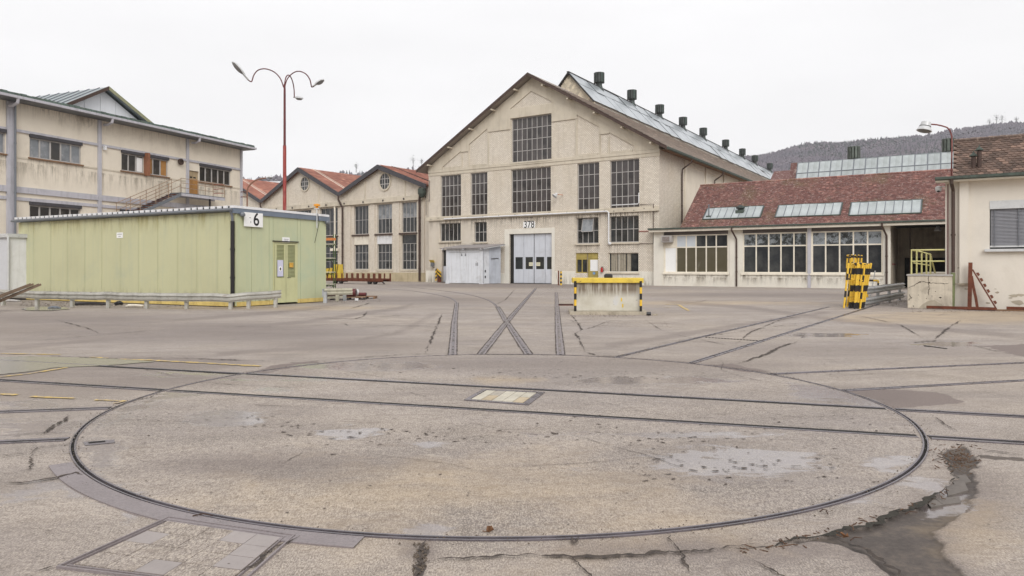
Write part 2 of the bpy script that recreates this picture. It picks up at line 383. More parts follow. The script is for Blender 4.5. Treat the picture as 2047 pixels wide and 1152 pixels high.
def stripe_mat():
    s = NT('hazard_paint'); n = s.noise(6, 7, .75)
    y = s.mix(s.thr(s.noise(9, 5), .3, .7), rgb(222, 176, 44), rgb(236, 196, 70)); k = rgb(30, 26, 26)
    col = s.mix(s.attr('tint'), y, k)
    col = s.mix(s.thr(n, .60, .64), col, s.mix(s.noise(30), rgb(90, 50, 34), rgb(60, 36, 28)))
    return s.done(col, .5, 0, s.bump(n, .2, .003))
HAZ = stripe_mat()
def steel_rail():
    s = NT('embedded_rail_steel'); n = s.noise(3, 6, .7); f = s.noise(60, 4)
    col = s.ramp(n, [(.3, rgb(84, 79, 82)), (.6, rgb(122, 115, 120)), (.8, rgb(108, 96, 90))])
    return s.done(col, s.thr(n, .2, 1.2), .35, s.bump(f, .2, .002))
RAIL = steel_rail()
def groove_m():
    s = NT('groove_dirt_shade'); n = s.noise(14, 8, .8)  # nearly flat strip: dirt plus the shade of a deep slot in the colour
    return s.done(s.ramp(n, [(.35, rgb(16, 15, 14)), (.62, rgb(32, 28, 25)), (.76, rgb(84, 72, 58))]), .85, 0, s.bump(n, .8, .01))
GROOVE = groove_m()
def crack_m():
    s = NT('crack_dirt'); n = s.noise(16, 8, .85)
    return s.done(s.ramp(n, [(.38, rgb(42, 37, 34)), (.58, rgb(84, 73, 65)), (.72, rgb(138, 124, 110))]), .9, 0, s.bump(n, .6, .01))
CRACKM = crack_m()
def yline():
    s = NT('worn_yellow_line'); n = s.noise(11, 9, .8)
    return s.done(s.mix(s.thr(n, .46, .56), rgb(208, 178, 102), rgb(156, 142, 126)), .8)
YLINE = yline()
def strip_m():
    s = NT('track_fill_strip'); n = s.noise(2.2, 7, .7); f = s.noise(70, 4, .7)
    col = s.ramp(n, [(.3, rgb(118, 110, 111)), (.55, rgb(136, 128, 130)), (.8, rgb(150, 142, 143))])
    col = s.mix(.35, col, s.ramp(f, [(.3, rgb(80, 70, 68)), (.7, rgb(160, 148, 144))]))
    return s.done(col, .55, 0, s.bump(f, .5, .004))
STRIP = strip_m()
def ground_m(name, warm=0.0):
    s = NT(name); P = s.n('ShaderNodeNewGeometry').outputs['Position']
    def nz(sc, d=5, r_=.6, dist=0):
        mp = s.n('ShaderNodeMapping'); mp.inputs['Scale'].default_value = sc if isinstance(sc, tuple) else (sc,) * 3
        s.l(P, mp.inputs[0]); return s.noise(1, d, r_, vec=mp.outputs[0], dist=dist)
    big = nz(.16, 6, .6); mid = nz((.9, 1.3, 1), 8, .68, .4); fine = nz(16, 6, .8); agg = nz((120, 40, 60), 3, .85); tex = nz(4.5, 7, .75)
    base = s.ramp(mid, [(.28, rgb(134, 124, 114)), (.5, rgb(159, 147, 136)), (.75, rgb(182, 170, 158))])
    cool = s.ramp(mid, [(.28, rgb(130, 122, 118)), (.5, rgb(151, 142, 138)), (.75, rgb(171, 162, 158))])
    col = s.mix(s.thr(big, .36, .62), base, cool)
    # exposed aggregate: pale stones in darker paste
    col = s.mix(s.thr(agg, .51, .58), col, s.mix(.62, col, rgb(212, 199, 182)))
    col = s.mix(s.math('MULTIPLY', s.thr(agg, .46, .38), .7), col, rgb(96, 82, 70))
    col = s.mix(s.math('MULTIPLY', s.thr(fine, .5, .30), .6), col, rgb(104, 92, 80))
    col = s.mix(s.math('MULTIPLY', s.thr(fine, .54, .72), .45), col, rgb(204, 190, 168))
    col = s.mix(s.math('MULTIPLY', s.thr(tex, .52, .72), .35), col, rgb(122, 110, 98))
    # tyre-polished darker drifts
    dr = nz((.22, .8, 1), 8, .66, 1.2); dr2 = nz((.07, .11, 1), 5, .6, .5)
    col = s.mix(s.math('MULTIPLY', s.thr(dr, .46, .70), .42), col, rgb(116, 107, 104))
    col = s.mix(s.math('MULTIPLY', s.thr(dr2, .44, .62), .34), col, rgb(120, 112, 110))
    col = s.mix(s.math('MULTIPLY', s.thr(nz((1.1, 2.3, 1), 9, .75, 1.5), .54, .66), .5), col, rgb(128, 115, 104))
    col = s.mix(s.math('MULTIPLY', s.thr(nz((.8, 2.6, 1), 9, .78, 1.8), .58, .68), .45), col, rgb(196, 184, 170))
    col = s.mix(s.math('MULTIPLY', s.thr(nz((3.1, 6.5, 1), 9, .8, 1.2), .60, .66), .4), col, rgb(104, 94, 87))
    # asphalt patches, ochre stains (painted masks on the vertices: where the patch really lies)
    asp = s.attr('asphalt'); asf = s.ramp(agg, [(.3, rgb(96, 86, 80)), (.55, rgb(128, 115, 109)), (.75, rgb(158, 146, 138))])
    col = s.mix(s.thr(s.math('ADD', asp, s.math('MULTIPLY', s.math('SUBTRACT', tex, .5), 1.0)), .42, .58), col, asf)
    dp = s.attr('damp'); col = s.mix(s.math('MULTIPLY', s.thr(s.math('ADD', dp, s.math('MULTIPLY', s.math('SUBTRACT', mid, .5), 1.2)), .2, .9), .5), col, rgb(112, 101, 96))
    mud = s.attr('mud'); mf = s.thr(s.math('ADD', mud, s.math('MULTIPLY', s.math('SUBTRACT', tex, .5), .9)), .40, .62)
    mudc = s.ramp(s.math('ADD', s.math('MULTIPLY', fine, .5), s.math('MULTIPLY', mid, .5)), [(.3, rgb(58, 52, 49)), (.5, rgb(86, 78, 73)), (.72, rgb(122, 110, 98))])
    col = s.mix(mf, col, mudc)
    och = s.attr('ochre'); col = s.mix(s.math('MULTIPLY', s.thr(s.math('ADD', och, s.math('MULTIPLY', s.math('SUBTRACT', mid, .5), 2.0)), .35, 1.1), .34), col, rgb(184, 158, 116))
    # wet films
    wet = s.attr('wet')
    wn = nz((1.6, 3.2, 1), 9, .72, .9)
    wf = s.thr(s.math('ADD', wet, s.math('MULTIPLY', s.math('SUBTRACT', wn, .5), 3.4)), .52, .70)
    damp = s.thr(s.math('ADD', wet, s.math('MULTIPLY', s.math('SUBTRACT', wn, .5), 2.4)), .35, .62)
    col = s.mix(s.math('MULTIPLY', damp, .12), col, s.mix(1.0, col, rgb(170, 164, 166), 'MULTIPLY'))
    wcol = s.mix(.5, col, rgb(138, 129, 129))
    col = s.mix(s.math('MULTIPLY', wf, s.thr(tex, .30, .52)), col, wcol)
    rough = s.math('SUBTRACT', s.math('SUBTRACT', .86, s.math('MULTIPLY', damp, .28)), s.math('MULTIPLY', wf, .46))
    rough = s.math('MAXIMUM', rough, .07)
    h = s.math('ADD', s.math('MULTIPLY', agg, .5), s.math('ADD', s.math('MULTIPLY', fine, .8), s.math('MULTIPLY', tex, .6)))
    b = s.n('ShaderNodeBump'); b.inputs['Distance'].default_value = .010; s.l(h, b.inputs['Height'])
    s.l(s.math('SUBTRACT', .75, s.math('MULTIPLY', wf, .70)), b.inputs['Strength'])
    return s.done(col, rough, 0, b.outputs[0])
GROUND = ground_m('yard_concrete')
def stain_mat(name, c, amt, sx=9.0, flip=False):
    s = NT(name); m = s.m; gx = s.n('ShaderNodeSeparateXYZ'); s.l(s.tc.outputs['Generated'], gx.inputs[0])
    st = s.noise(1, 6, .7, vec=s.mapped((sx, sx, .45))); g = s.math('POWER', s.math('SUBTRACT', 1.0, gx.outputs[2]) if flip else gx.outputs[2], 1.4)
    f = s.math('MULTIPLY', s.math('MULTIPLY', s.thr(st, .46, .66), g), amt)
    tr = s.n('ShaderNodeBsdfTransparent'); mx = s.n('ShaderNodeMixShader'); s.l(f, mx.inputs[0]); s.l(tr.outputs[0], mx.inputs[1]); s.l(s.b.outputs[0], mx.inputs[2])
    out = [n for n in s.t.nodes if n.type == 'OUTPUT_MATERIAL'][0]; s.l(mx.outputs[0], out.inputs[0])
    return s.done(c, .9)
STAIN = stain_mat('rain_streak', rgb(98, 86, 70), .62)
STAIN_L = stain_mat('rain_streak_faint', rgb(112, 98, 80), .34)
STAIN_R = stain_mat('rust_streak', rgb(128, 84, 54), .5)
STAIN_B = stain_mat('base_splash', rgb(112, 98, 74), .6, 4.0, True)
STAIN_D = stain_mat('splash_dirt', rgb(104, 92, 72), .55, 3.0)
# ------------------------------------------------------------------ ground
def inpoly(x, y, poly):
    ins = np.zeros(x.shape, bool); n = len(poly)
    for i in range(n):
        x0, y0 = poly[i]; x1, y1 = poly[(i + 1) % n]
        if y0 == y1: continue
        c = ((y0 > y) != (y1 > y)) & (x < (x1 - x0) * (y - y0) / (y1 - y0) + x0); ins ^= c
    return ins
def segdist(x, y, poly, closed=True):
    d = np.full(x.shape, 1e9); n = len(poly)
    for i in range(n if closed else n - 1):
        x0, y0 = poly[i]; x1, y1 = poly[(i + 1) % n]; dx, dy = x1 - x0, y1 - y0
        t = np.clip(((x - x0) * dx + (y - y0) * dy) / max(dx * dx + dy * dy, 1e-9), 0, 1)
        d = np.minimum(d, np.hypot(x - x0 - t * dx, y - y0 - t * dy))
    return d
def blob(x, y, poly_px, soft):
    """1 inside a patch outlined on the ground, fading out over `soft` metres"""
    P = [G(u, v) for u, v in poly_px]; xs = [p[0] for p in P]; ys = [p[1] for p in P]
    out = np.zeros(x.shape); m = (x > min(xs) - soft) & (x < max(xs) + soft) & (y > min(ys) - soft) & (y < max(ys) + soft)
    if not m.any(): return out
    xx, yy = x[m], y[m]; d = segdist(xx, yy, P); d = np.where(inpoly(xx, yy, P), d, -d)
    out[m] = np.clip(.5 + d / (2 * soft), 0, 1); return out
def ell(u, v, a, b, n=18):
    return [(u + a * math.cos(t * 2 * math.pi / n), v + b * math.sin(t * 2 * math.pi / n)) for t in range(n)]
MUD = [[(1560, 1088), (1650, 1070), (1745, 1046), (1835, 1008), (1878, 985), (1905, 952), (1893, 925), (1878, 905), (1890, 893), (1935, 893), (1952, 920), (1942, 950),
        (1950, 985), (1936, 1020), (1902, 1042), (1868, 1062), (1880, 1090), (1900, 1115), (1925, 1165), (1800, 1165), (1735, 1112), (1680, 1090), (1640, 1082)],
       [(1930, 905), (1960, 912), (2047, 916), (2047, 921), (1965, 919)], [(835, 1095), (858, 1098), (846, 1130), (838, 1165), (826, 1165), (834, 1125)],
       ]
WET = [(ell(450, 838, 95, 15), .05), (ell(735, 733, 150, 9), .12), (ell(1310, 762, 170, 9), .15), (ell(1470, 925, 190, 32), .10), (ell(1640, 790, 60, 14), .1),
       ([(1560, 765), (1620, 768), (1700, 785), (1800, 822), (1760, 822), (1680, 803), (1600, 785)], .08), (ell(540, 781, 34, 5), .08), (ell(870, 893, 34, 8), .05),
       (ell(200, 905, 45, 32), .04), ([(225, 820), (340, 782), (420, 788), (330, 800), (270, 830), (190, 865), (190, 850)], .06),
       ([(0, 990), (60, 965), (150, 928), (220, 960), (330, 1030), (250, 1040), (180, 1000), (110, 985), (0, 1010)], .05),
       ([(0, 842), (180, 842), (150, 868), (0, 872)], .1), ([(0, 800), (110, 800), (140, 818), (0, 822)], .1), (ell(1150, 943, 40, 9), .04), (ell(690, 868, 60, 12), .05),
       (ell(1850, 968, 60, 12), .05), (ell(1700, 1000, 60, 14), .04), (ell(1780, 930, 55, 16), .05), (ell(1640, 670, 80, 5), .3), (ell(1900, 688, 90, 6), .25),
       (ell(400, 748, 120, 5), .2), (ell(860, 1068, 24, 16), .02), (ell(1300, 870, 260, 4), .06), (ell(650, 760, 260, 3), .08),
       ([(1880, 965), (1930, 985), (1925, 1010), (1880, 1030), (1840, 1030)], .03)]
ASP = [([(1700, 783), (1780, 779), (1870, 783), (1935, 805), (1850, 812), (1790, 818), (1740, 802)], .08), ([(1400, 730), (1470, 728), (1535, 742), (1500, 746)], .12),
       ([(1960, 692), (2047, 688), (2120, 705), (2047, 714)], .2), ([(500, 743), (560, 728), (620, 722), (650, 728), (560, 740), (520, 752)], .12)]
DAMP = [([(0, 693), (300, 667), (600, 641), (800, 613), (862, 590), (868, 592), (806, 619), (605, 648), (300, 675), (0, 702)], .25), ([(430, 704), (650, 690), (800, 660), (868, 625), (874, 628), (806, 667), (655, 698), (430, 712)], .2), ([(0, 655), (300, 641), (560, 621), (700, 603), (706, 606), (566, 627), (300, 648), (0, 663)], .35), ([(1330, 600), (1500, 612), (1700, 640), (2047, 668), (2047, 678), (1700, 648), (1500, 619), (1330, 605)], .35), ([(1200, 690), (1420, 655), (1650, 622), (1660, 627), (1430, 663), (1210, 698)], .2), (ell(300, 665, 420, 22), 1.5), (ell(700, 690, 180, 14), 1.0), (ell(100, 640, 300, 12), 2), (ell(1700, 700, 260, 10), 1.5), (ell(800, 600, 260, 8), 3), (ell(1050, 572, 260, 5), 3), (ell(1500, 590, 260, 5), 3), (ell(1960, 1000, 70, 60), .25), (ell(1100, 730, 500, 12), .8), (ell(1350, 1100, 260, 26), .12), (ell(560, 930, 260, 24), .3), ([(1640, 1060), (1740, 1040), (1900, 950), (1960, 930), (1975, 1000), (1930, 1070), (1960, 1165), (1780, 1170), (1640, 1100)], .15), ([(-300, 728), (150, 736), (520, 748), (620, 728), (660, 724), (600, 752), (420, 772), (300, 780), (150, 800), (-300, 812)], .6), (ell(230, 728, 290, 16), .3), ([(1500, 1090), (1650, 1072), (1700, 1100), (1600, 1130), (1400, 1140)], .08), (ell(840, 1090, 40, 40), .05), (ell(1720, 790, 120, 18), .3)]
OCH = [(ell(1900, 636, 260, 14), 1.0), (ell(1960, 628, 200, 6), .5), (ell(1380, 606, 300, 5), 2.), (ell(950, 1000, 500, 90), 1.2), (ell(1250, 1060, 300, 60), .9), (ell(520, 616, 260, 5), 1.2), (ell(1010, 760, 80, 8), .3),
       (ell(1960, 1060, 90, 60), .3)]
SLABS = [(ell(230, 728, 290, 16), .15)]
def vnoise(x, y, s):
    xi, yi = np.floor(x * s).astype(np.int64), np.floor(y * s).astype(np.int64); fx, fy = x * s - xi, y * s - yi
    h = lambda a, b: ((np.sin(a * 127.1 + b * 311.7) * 43758.5453) % 1.0) * 2 - 1
    fx = fx * fx * (3 - 2 * fx); fy = fy * fy * (3 - 2 * fy)
    return (h(xi, yi) * (1 - fx) + h(xi + 1, yi) * fx) * (1 - fy) + (h(xi, yi + 1) * (1 - fx) + h(xi + 1, yi + 1) * fx) * fy
def warp(x, y):
    k = np.clip(y / 6, .6, 3)
    dx = .035 * vnoise(x, y, 5) + .022 * vnoise(x + 9, y, 13) + .014 * vnoise(x, y + 5, 31); dy = .035 * vnoise(x + 40, y, 5) + .022 * vnoise(x + 3, y + 70, 13) + .014 * vnoise(x + 7, y, 31)
    return x + dx * k, y + dy * k
def masks(x, y):
    x, y = warp(x, y)
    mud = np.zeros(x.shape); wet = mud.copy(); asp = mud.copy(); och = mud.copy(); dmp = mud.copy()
    for i, p in enumerate(MUD): mud = np.maximum(mud, blob(x, y, p, (.045, .02, .012, .008)[i]))
    for p, s in WET: wet = np.maximum(wet, blob(x, y, p, s + .10))
    for p, s in ASP: asp = np.maximum(asp, blob(x, y, p, s))
    for p, s in OCH: och = np.maximum(och, blob(x, y, p, s))
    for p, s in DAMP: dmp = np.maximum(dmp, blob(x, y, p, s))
    return mud, wet, asp, och, dmp
def masked_mesh(name, X, Y, Z, quads, mat):
    me = bpy.data.meshes.new(name); n = X.size
    me.vertices.add(n); co = np.stack([X.ravel(), Y.ravel(), Z.ravel()], 1).astype('f4'); me.vertices.foreach_set('co', co.ravel())
    q = quads.astype('i4'); me.loops.add(q.size); me.loops.foreach_set('vertex_index', q.ravel())
    me.polygons.add(len(q)); me.polygons.foreach_set('loop_start', np.arange(0, q.size, 4, dtype='i4'))
    try: me.polygons.foreach_set('loop_total', np.full(len(q), 4, 'i4'))
    except Exception: pass
    me.update(calc_edges=True)
    me.polygons.foreach_set('use_smooth', np.ones(len(q), bool))
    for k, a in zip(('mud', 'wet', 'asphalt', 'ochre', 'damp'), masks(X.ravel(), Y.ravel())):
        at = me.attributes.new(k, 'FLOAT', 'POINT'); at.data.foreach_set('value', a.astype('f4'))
    me.materials.append(mat); o = bpy.data.objects.new(name, me); COL.objects.link(o); return o
def grid_quads(nr, nc, wrap=False):
    i = np.arange(nr - 1)[:, None]; j = np.arange(nc if wrap else nc - 1)[None, :]; j2 = (j + 1) % nc
    return np.stack([(i * nc + j) + 0 * j2, i * nc + j2 + 0 * j, (i + 1) * nc + j2, (i + 1) * nc + j + 0 * j2], -1).reshape(-1, 4)
from mathutils import noise as MN
rows = np.concatenate([np.geomspace(1.2, 3.3, 14)[:-1], np.geomspace(3.3, 14, 420)[:-1], np.geomspace(14, 110, 150), np.array([160, 260, 500, 1000, 2500.])])
cols = np.concatenate([np.linspace(-2.6, -.86, 12)[:-1], np.linspace(-.86, .86, 620), np.linspace(.86, 2.6, 12)[1:]])
YY = np.repeat(rows[:, None], len(cols), 1); XX = YY * cols[None, :]
ground_mud = blob(*warp(XX.ravel(), YY.ravel()), MUD[0], .03).reshape(XX.shape)
ZZ = -.022 * np.clip(ground_mud * 1.6 - .3, 0, 1)
TC = (-.11, 8.33); TR = 4.29
rr = np.hypot(XX - TC[0], YY - TC[1]); ZZ = np.where(rr < TR + .005, -.06, ZZ)      # pit under the turning deck
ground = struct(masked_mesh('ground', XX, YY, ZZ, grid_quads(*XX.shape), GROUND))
mb = MB(); mb.face([(-3000, -2500, -.12), (3000, -2500, -.12), (3000, 3000, -.12), (-3000, 3000, -.12)])
struct(mb.build('terrain', GROUND))

def ribbon(pts, w, z, jit=0.0, step=.05, taper=False, wj=0.0, zb=None):
    """flat strip along a ground polyline, metres"""
    P = [Vector((p[0], p[1], 0)) for p in pts]; out = []
    for a, b in zip(P, P[1:]):
        n = max(1, int((b - a).length / step))
        out += [a.lerp(b, k / n) for k in range(n)]
    out.append(P[-1]); mb = MB(); L = []; Rr = []; n = len(out); off = 0
    cw = 1.0
    for k, p in enumerate(out):
        d = (out[min(k + 1, n - 1)] - out[max(k - 1, 0)]).normalized(); nn = Vector((-d.y, d.x, 0))
        if jit: off = off * .7 + rnd.gauss(0, jit)
        if taper:
            cw = max(.12, min(1.5, cw + rnd.gauss(0, .22))); e_ = max(.15, min(1, 4 * min(k, n - 1 - k) / n)) * cw
            a_, b_ = w * .5 * e_ * rnd.uniform(.3, 1.6), w * .5 * e_ * rnd.uniform(.3, 1.6)
        else:
            a_ = b_ = w / 2 * (1 + (rnd.uniform(-wj, wj) if wj else 0))
        L.append(p + nn * (off + a_)); Rr.append(p + nn * (off - b_))
    mb.v = [(q.x, q.y, z) for q in L] + [(q.x, q.y, z) for q in Rr]
    mb.f = [(k, n + k, n + k + 1, k + 1) for k in range(n - 1)]; mb.c = [0] * (n - 1)
    if zb is not None:
        for s_ in (0, n):
            base = len(mb.v); mb.v += [(x, y, zb) for x, y, _ in mb.v[s_:s_ + n]]
            for k in range(n - 1): mb.f.append((s_ + k, s_ + k + 1, base + k + 1, base + k)); mb.c.append(0)
    return mb
def gp(l): return [G(u, v) for u, v in l]

# ---- the turning deck
tt = thing('railway_turntable', 'round concrete rail turntable filling the foreground, crossed by one straight track', 'turntable', (TC[0], TC[1], 0))
ra = np.concatenate([np.linspace(.02, 3.6, 150), np.linspace(3.62, TR - .026, 30)]); th = np.linspace(0, 2 * np.pi, 721)[:-1]
RR, TH = np.meshgrid(ra, th, indexing='ij')
DX, DY = TC[0] + RR * np.cos(TH), TC[1] + RR * np.sin(TH)
deck = masked_mesh('deck', DX, DY, np.full(DX.shape, .006), grid_quads(len(ra), len(th), True), GROUND)
deck.parent = tt; deck.location = (-TC[0], -TC[1], 0)
def annulus(r0, r1, z, a0=0, a1=2 * math.pi, n=240, zb=None):
    mb = MB()
    for k in range(n):
        t0 = a0 + (a1 - a0) * k / n; t1 = a0 + (a1 - a0) * (k + 1) / n
        c = [(r0, t0), (r1, t0), (r1, t1), (r0, t1)]
        mb.face([(r * math.cos(t), r * math.sin(t), z) for r, t in c])
        if zb is not None:
            for r in (r0, r1): mb.face([(r * math.cos(t0), r * math.sin(t0), z), (r * math.cos(t1), r * math.sin(t1), z), (r * math.cos(t1), r * math.sin(t1), zb), (r * math.cos(t0), r * math.sin(t0), zb)])
    return mb
annulus(TR - .026, TR - .012, .012, zb=-.04).build('inner_rim', RAIL, tt)
annulus(TR - .012, TR + .011, -.004).build('ring_groove', GROOVE, tt)
orm = annulus(TR + .011, TR + .022, .010, zb=-.04).build('outer_rim', RAIL); orm.location = (TC[0], TC[1], 0)
tag(orm, 'steel ring set in the yard round the turntable', 'rail ring')
# curved cover plate outside the ring, lower left
a0 = math.atan2(*(np.array(G(150, 925)) - np.array(TC))[::-1]); a1 = math.atan2(*(np.array(G(726, 1078)) - np.array(TC))[::-1])
if a0 > 0: a0 -= 2 * math.pi
pl = annulus(TR + .032, TR + .19, .009, a0, a1, 90, zb=-.03).build('cover_plate', STRIP); pl.location = (TC[0], TC[1], 0)
tag(pl, 'curved purple-grey steel strip outside the turntable rim, lower left', 'steel plate')
# radial jigs: small steel stop plate by the left rim
mb = MB(); q = gp([(166, 886), (228, 881), (230, 887), (170, 893)]); mb.face([(x - TC[0], y - TC[1], .010) for x, y in q]); mb.build('stop_plate', RAIL, tt)
mb = MB(); q = gp([(176, 886.8), (210, 884), (211, 886), (178, 889)]); mb.face([(x - TC[0], y - TC[1], .014) for x, y in q]); mb.build('stop_slot', GROOVE, tt)

def line_pt(p, q, t): return (p[0] + (q[0] - p[0]) * t, p[1] + (q[1] - p[1]) * t)
def clip_circle(p, q, r, inside=True):
    """parameters where segment p-q crosses the circle"""
    dx, dy = q[0] - p[0], q[1] - p[1]; fx, fy = p[0] - TC[0], p[1] - TC[1]
    a = dx * dx + dy * dy; b = 2 * (fx * dx + fy * dy); c = fx * fx + fy * fy - r * r; D = b * b - 4 * a * c
    if D < 0: return None
    D = math.sqrt(D); return (-b - D) / (2 * a), (-b + D) / (2 * a)
def shift(p, q, d):
    dx, dy = q[0] - p[0], q[1] - p[1]; n = math.hypot(dx, dy); ox, oy = -dy / n * d, dx / n * d
    return (p[0] + ox, p[1] + oy), (q[0] + ox, q[1] + oy)
# straight track across the deck and on to both sides
A = (G(0, 720.5), G(2047, 832)); B = (G(0, 762.5), G(2047, 889))
A = (line_pt(*A, -1.5), line_pt(*A, 1.6)); B = (line_pt(*B, -1.5), line_pt(*B, 1.6))
outer = [thing('railway_track', 'main track leaving the turntable to the left, two rails past the yellow lines', 'track', group='tracks sunk in the yard'),
         thing('railway_track', 'main track leaving the turntable to the right across the yard', 'track', group='tracks sunk in the yard')]
def loc_mb(mb, o):
    mb.v = [(x - o[0], y - o[1], z) for x, y, z in mb.v]; return mb
def put_rail(p, q, parent, z=.009, hw=.055, gw=.04, side=-1, second=True, org=(0, 0)):
    a, b = shift(p, q, 0); loc_mb(ribbon([a, b], hw, z, zb=z - .03, step=.5), org).build('rail', RAIL, parent)
    a, b = shift(p, q, side * (hw / 2 + gw / 2)); loc_mb(ribbon([a, b], gw, z - .0045, step=.12, wj=.12), org).build('groove', GROOVE, parent)
    if second:
        a, b = shift(p, q, side * (hw / 2 + gw + .014)); loc_mb(ribbon([a, b], .026, z, zb=z - .03, step=.5), org).build('guard_rail', RAIL, parent)
for k, (p, q) in enumerate((A, B)):
    t0, t1 = clip_circle(p, q, TR - .05)
    put_rail(line_pt(p, q, t0), line_pt(p, q, t1), tt, z=.012, hw=(.05, .03)[k], gw=(.075, .10)[k], side=(-1, 1)[k], second=False, org=TC)
    t0, t1 = clip_circle(p, q, TR + .05)
    put_rail(p, line_pt(p, q, t0), outer[0], hw=.045, gw=.075, side=(-1, 1)[k], second=(k == 1)); put_rail(line_pt(p, q, t1), q, outer[1], hw=.05, gw=.07, side=(-1, 1)[k])
def to_ring(p, q, r=TR + .05):
    """cut p..q where it meets the ring (q lies towards the ring)"""
    t = clip_circle(p, q, r)
    if not t: return p, q
    c = [x for x in t if x > 0.05]; return p, line_pt(p, q, min(c)) if c else q
def track(label, segs, hw=.055, gw=.035, side=(1, -1), mode='rail'):
    t = thing('railway_track', label, 'track', group='tracks sunk in the yard')
    for k, s_ in enumerate(segs): put_rail(s_[0], s_[1], t, hw=hw, gw=gw, side=side[k])
    return t
pA = to_ring(line_pt(G(0, 826), G(232, 817.5), -1.2), G(300, 815)); pB = to_ring(line_pt(G(0, 883), G(160, 876), -1.2), G(230, 873))
track('short track running into the left edge of the turntable', [pA, pB], gw=.05)
pA = to_ring(line_pt(G(2047, 725), G(1530, 748), -.8), G(1400, 754)); pB = to_ring(line_pt(G(2047, 762), G(1695, 782), -.8), G(1640, 785))
track('track fanning off the right side of the turntable past the asphalt patch', [pA, pB], gw=.03, hw=.05)
pA = to_ring(G(1655, 614), G(1225, 715)); pB = to_ring(G(1760, 608), G(1372, 731))
track('track running from the turntable to the loading ramp at right', [pA, pB], gw=.03, hw=.06)
def strip_track(label, lines, w=.155):
    t = thing('railway_track', label, 'track', group='tracks sunk in the yard')
    for k, l in enumerate(lines):
        P = gp(l); _, e = to_ring(P[-2], P[-1]); P[-1] = e
        ribbon(P, w, .006 + .003 * k, wj=.05, step=.3, zb=-.02).build('rail_bed', STRIP, t)
        for sd in (-1, 1):
            pp = []
            for i, p in enumerate(P):
                a = P[max(i - 1, 0)]; b = P[min(i + 1, len(P) - 1)]; n = math.hypot(b[0] - a[0], b[1] - a[1])
                pp.append((p[0] - (b[1] - a[1]) / n * sd * w / 2, p[1] + (b[0] - a[0]) / n * sd * w / 2))
            ribbon(pp, .018, .013, jit=.002, step=.15, wj=.6).build('edge_joint', CRACKM, t)
        ribbon(P, .045, .0145 + .003 * k, step=.4).build('rail', RAIL, t)
    return t
strip_track('straight track from the turntable to the numbered gate', [[(1071, 577), (1020, 636), (964, 706), (957, 715)], [(1112, 585), (1115, 640), (1120, 706), (1120.5, 716)]])
def curve_pts(pts, n=8):
    P = [Vector((x, y, 0)) for x, y in gp(pts)]; out = []
    P = [P[0]] + P + [P[-1]]
    for i in range(1, len(P) - 2):
        for k in range(n):
            t = k / n; a, b, c, d = P[i - 1:i + 3]
            out.append(.5 * ((2 * b) + (-a + c) * t + (2 * a - 5 * b + 4 * c - d) * t * t + (-a + 3 * b - 3 * c + d) * t * t * t))
    out.append(P[-2]); return [(v.x, v.y) for v in out]
tk = strip_track('curving track from the turntable sweeping left to the gabled sheds', [[(913, 606), (908, 650), (905, 706), (904.5, 715)], [(995, 614), (1010, 640), (1054, 706), (1060, 715)]])
for l in ([(914, 607), (902, 597), (870, 589), (815, 581), (752, 576)], [(997, 616), (975, 600), (935, 589), (880, 581), (815, 574)]):
    ribbon(curve_pts(l), .11, .009, step=.5, zb=-.02).build('rail_bed', STRIP, tk); ribbon(curve_pts(l), .02, .013, step=.5).build('edge_joint', CRACKM, tk)
# spacer teeth between rails of the right track
mb = MB()
for k in range(19):
    u = 1412 + k * 6.3; v = 675 + k * .42; x, y = G(u, v); mb.box(x - .018, x + .018, y - .03, y + .03, .002, .011)
tag(mb.build('slot_grating', GROOVE), 'row of dark slots between the rails of the ramp track', 'drain')
mb = MB()
for k in range(9):
    u = 1850 + k * 5; v = 692 + k * .7; x, y = G(u, v); mb.box(x - .02, x + .02, y - .03, y + .03, .002, .011)
tag(mb.build('slot_grating', GROOVE), 'short row of dark slots near the right edge of the yard', 'drain')

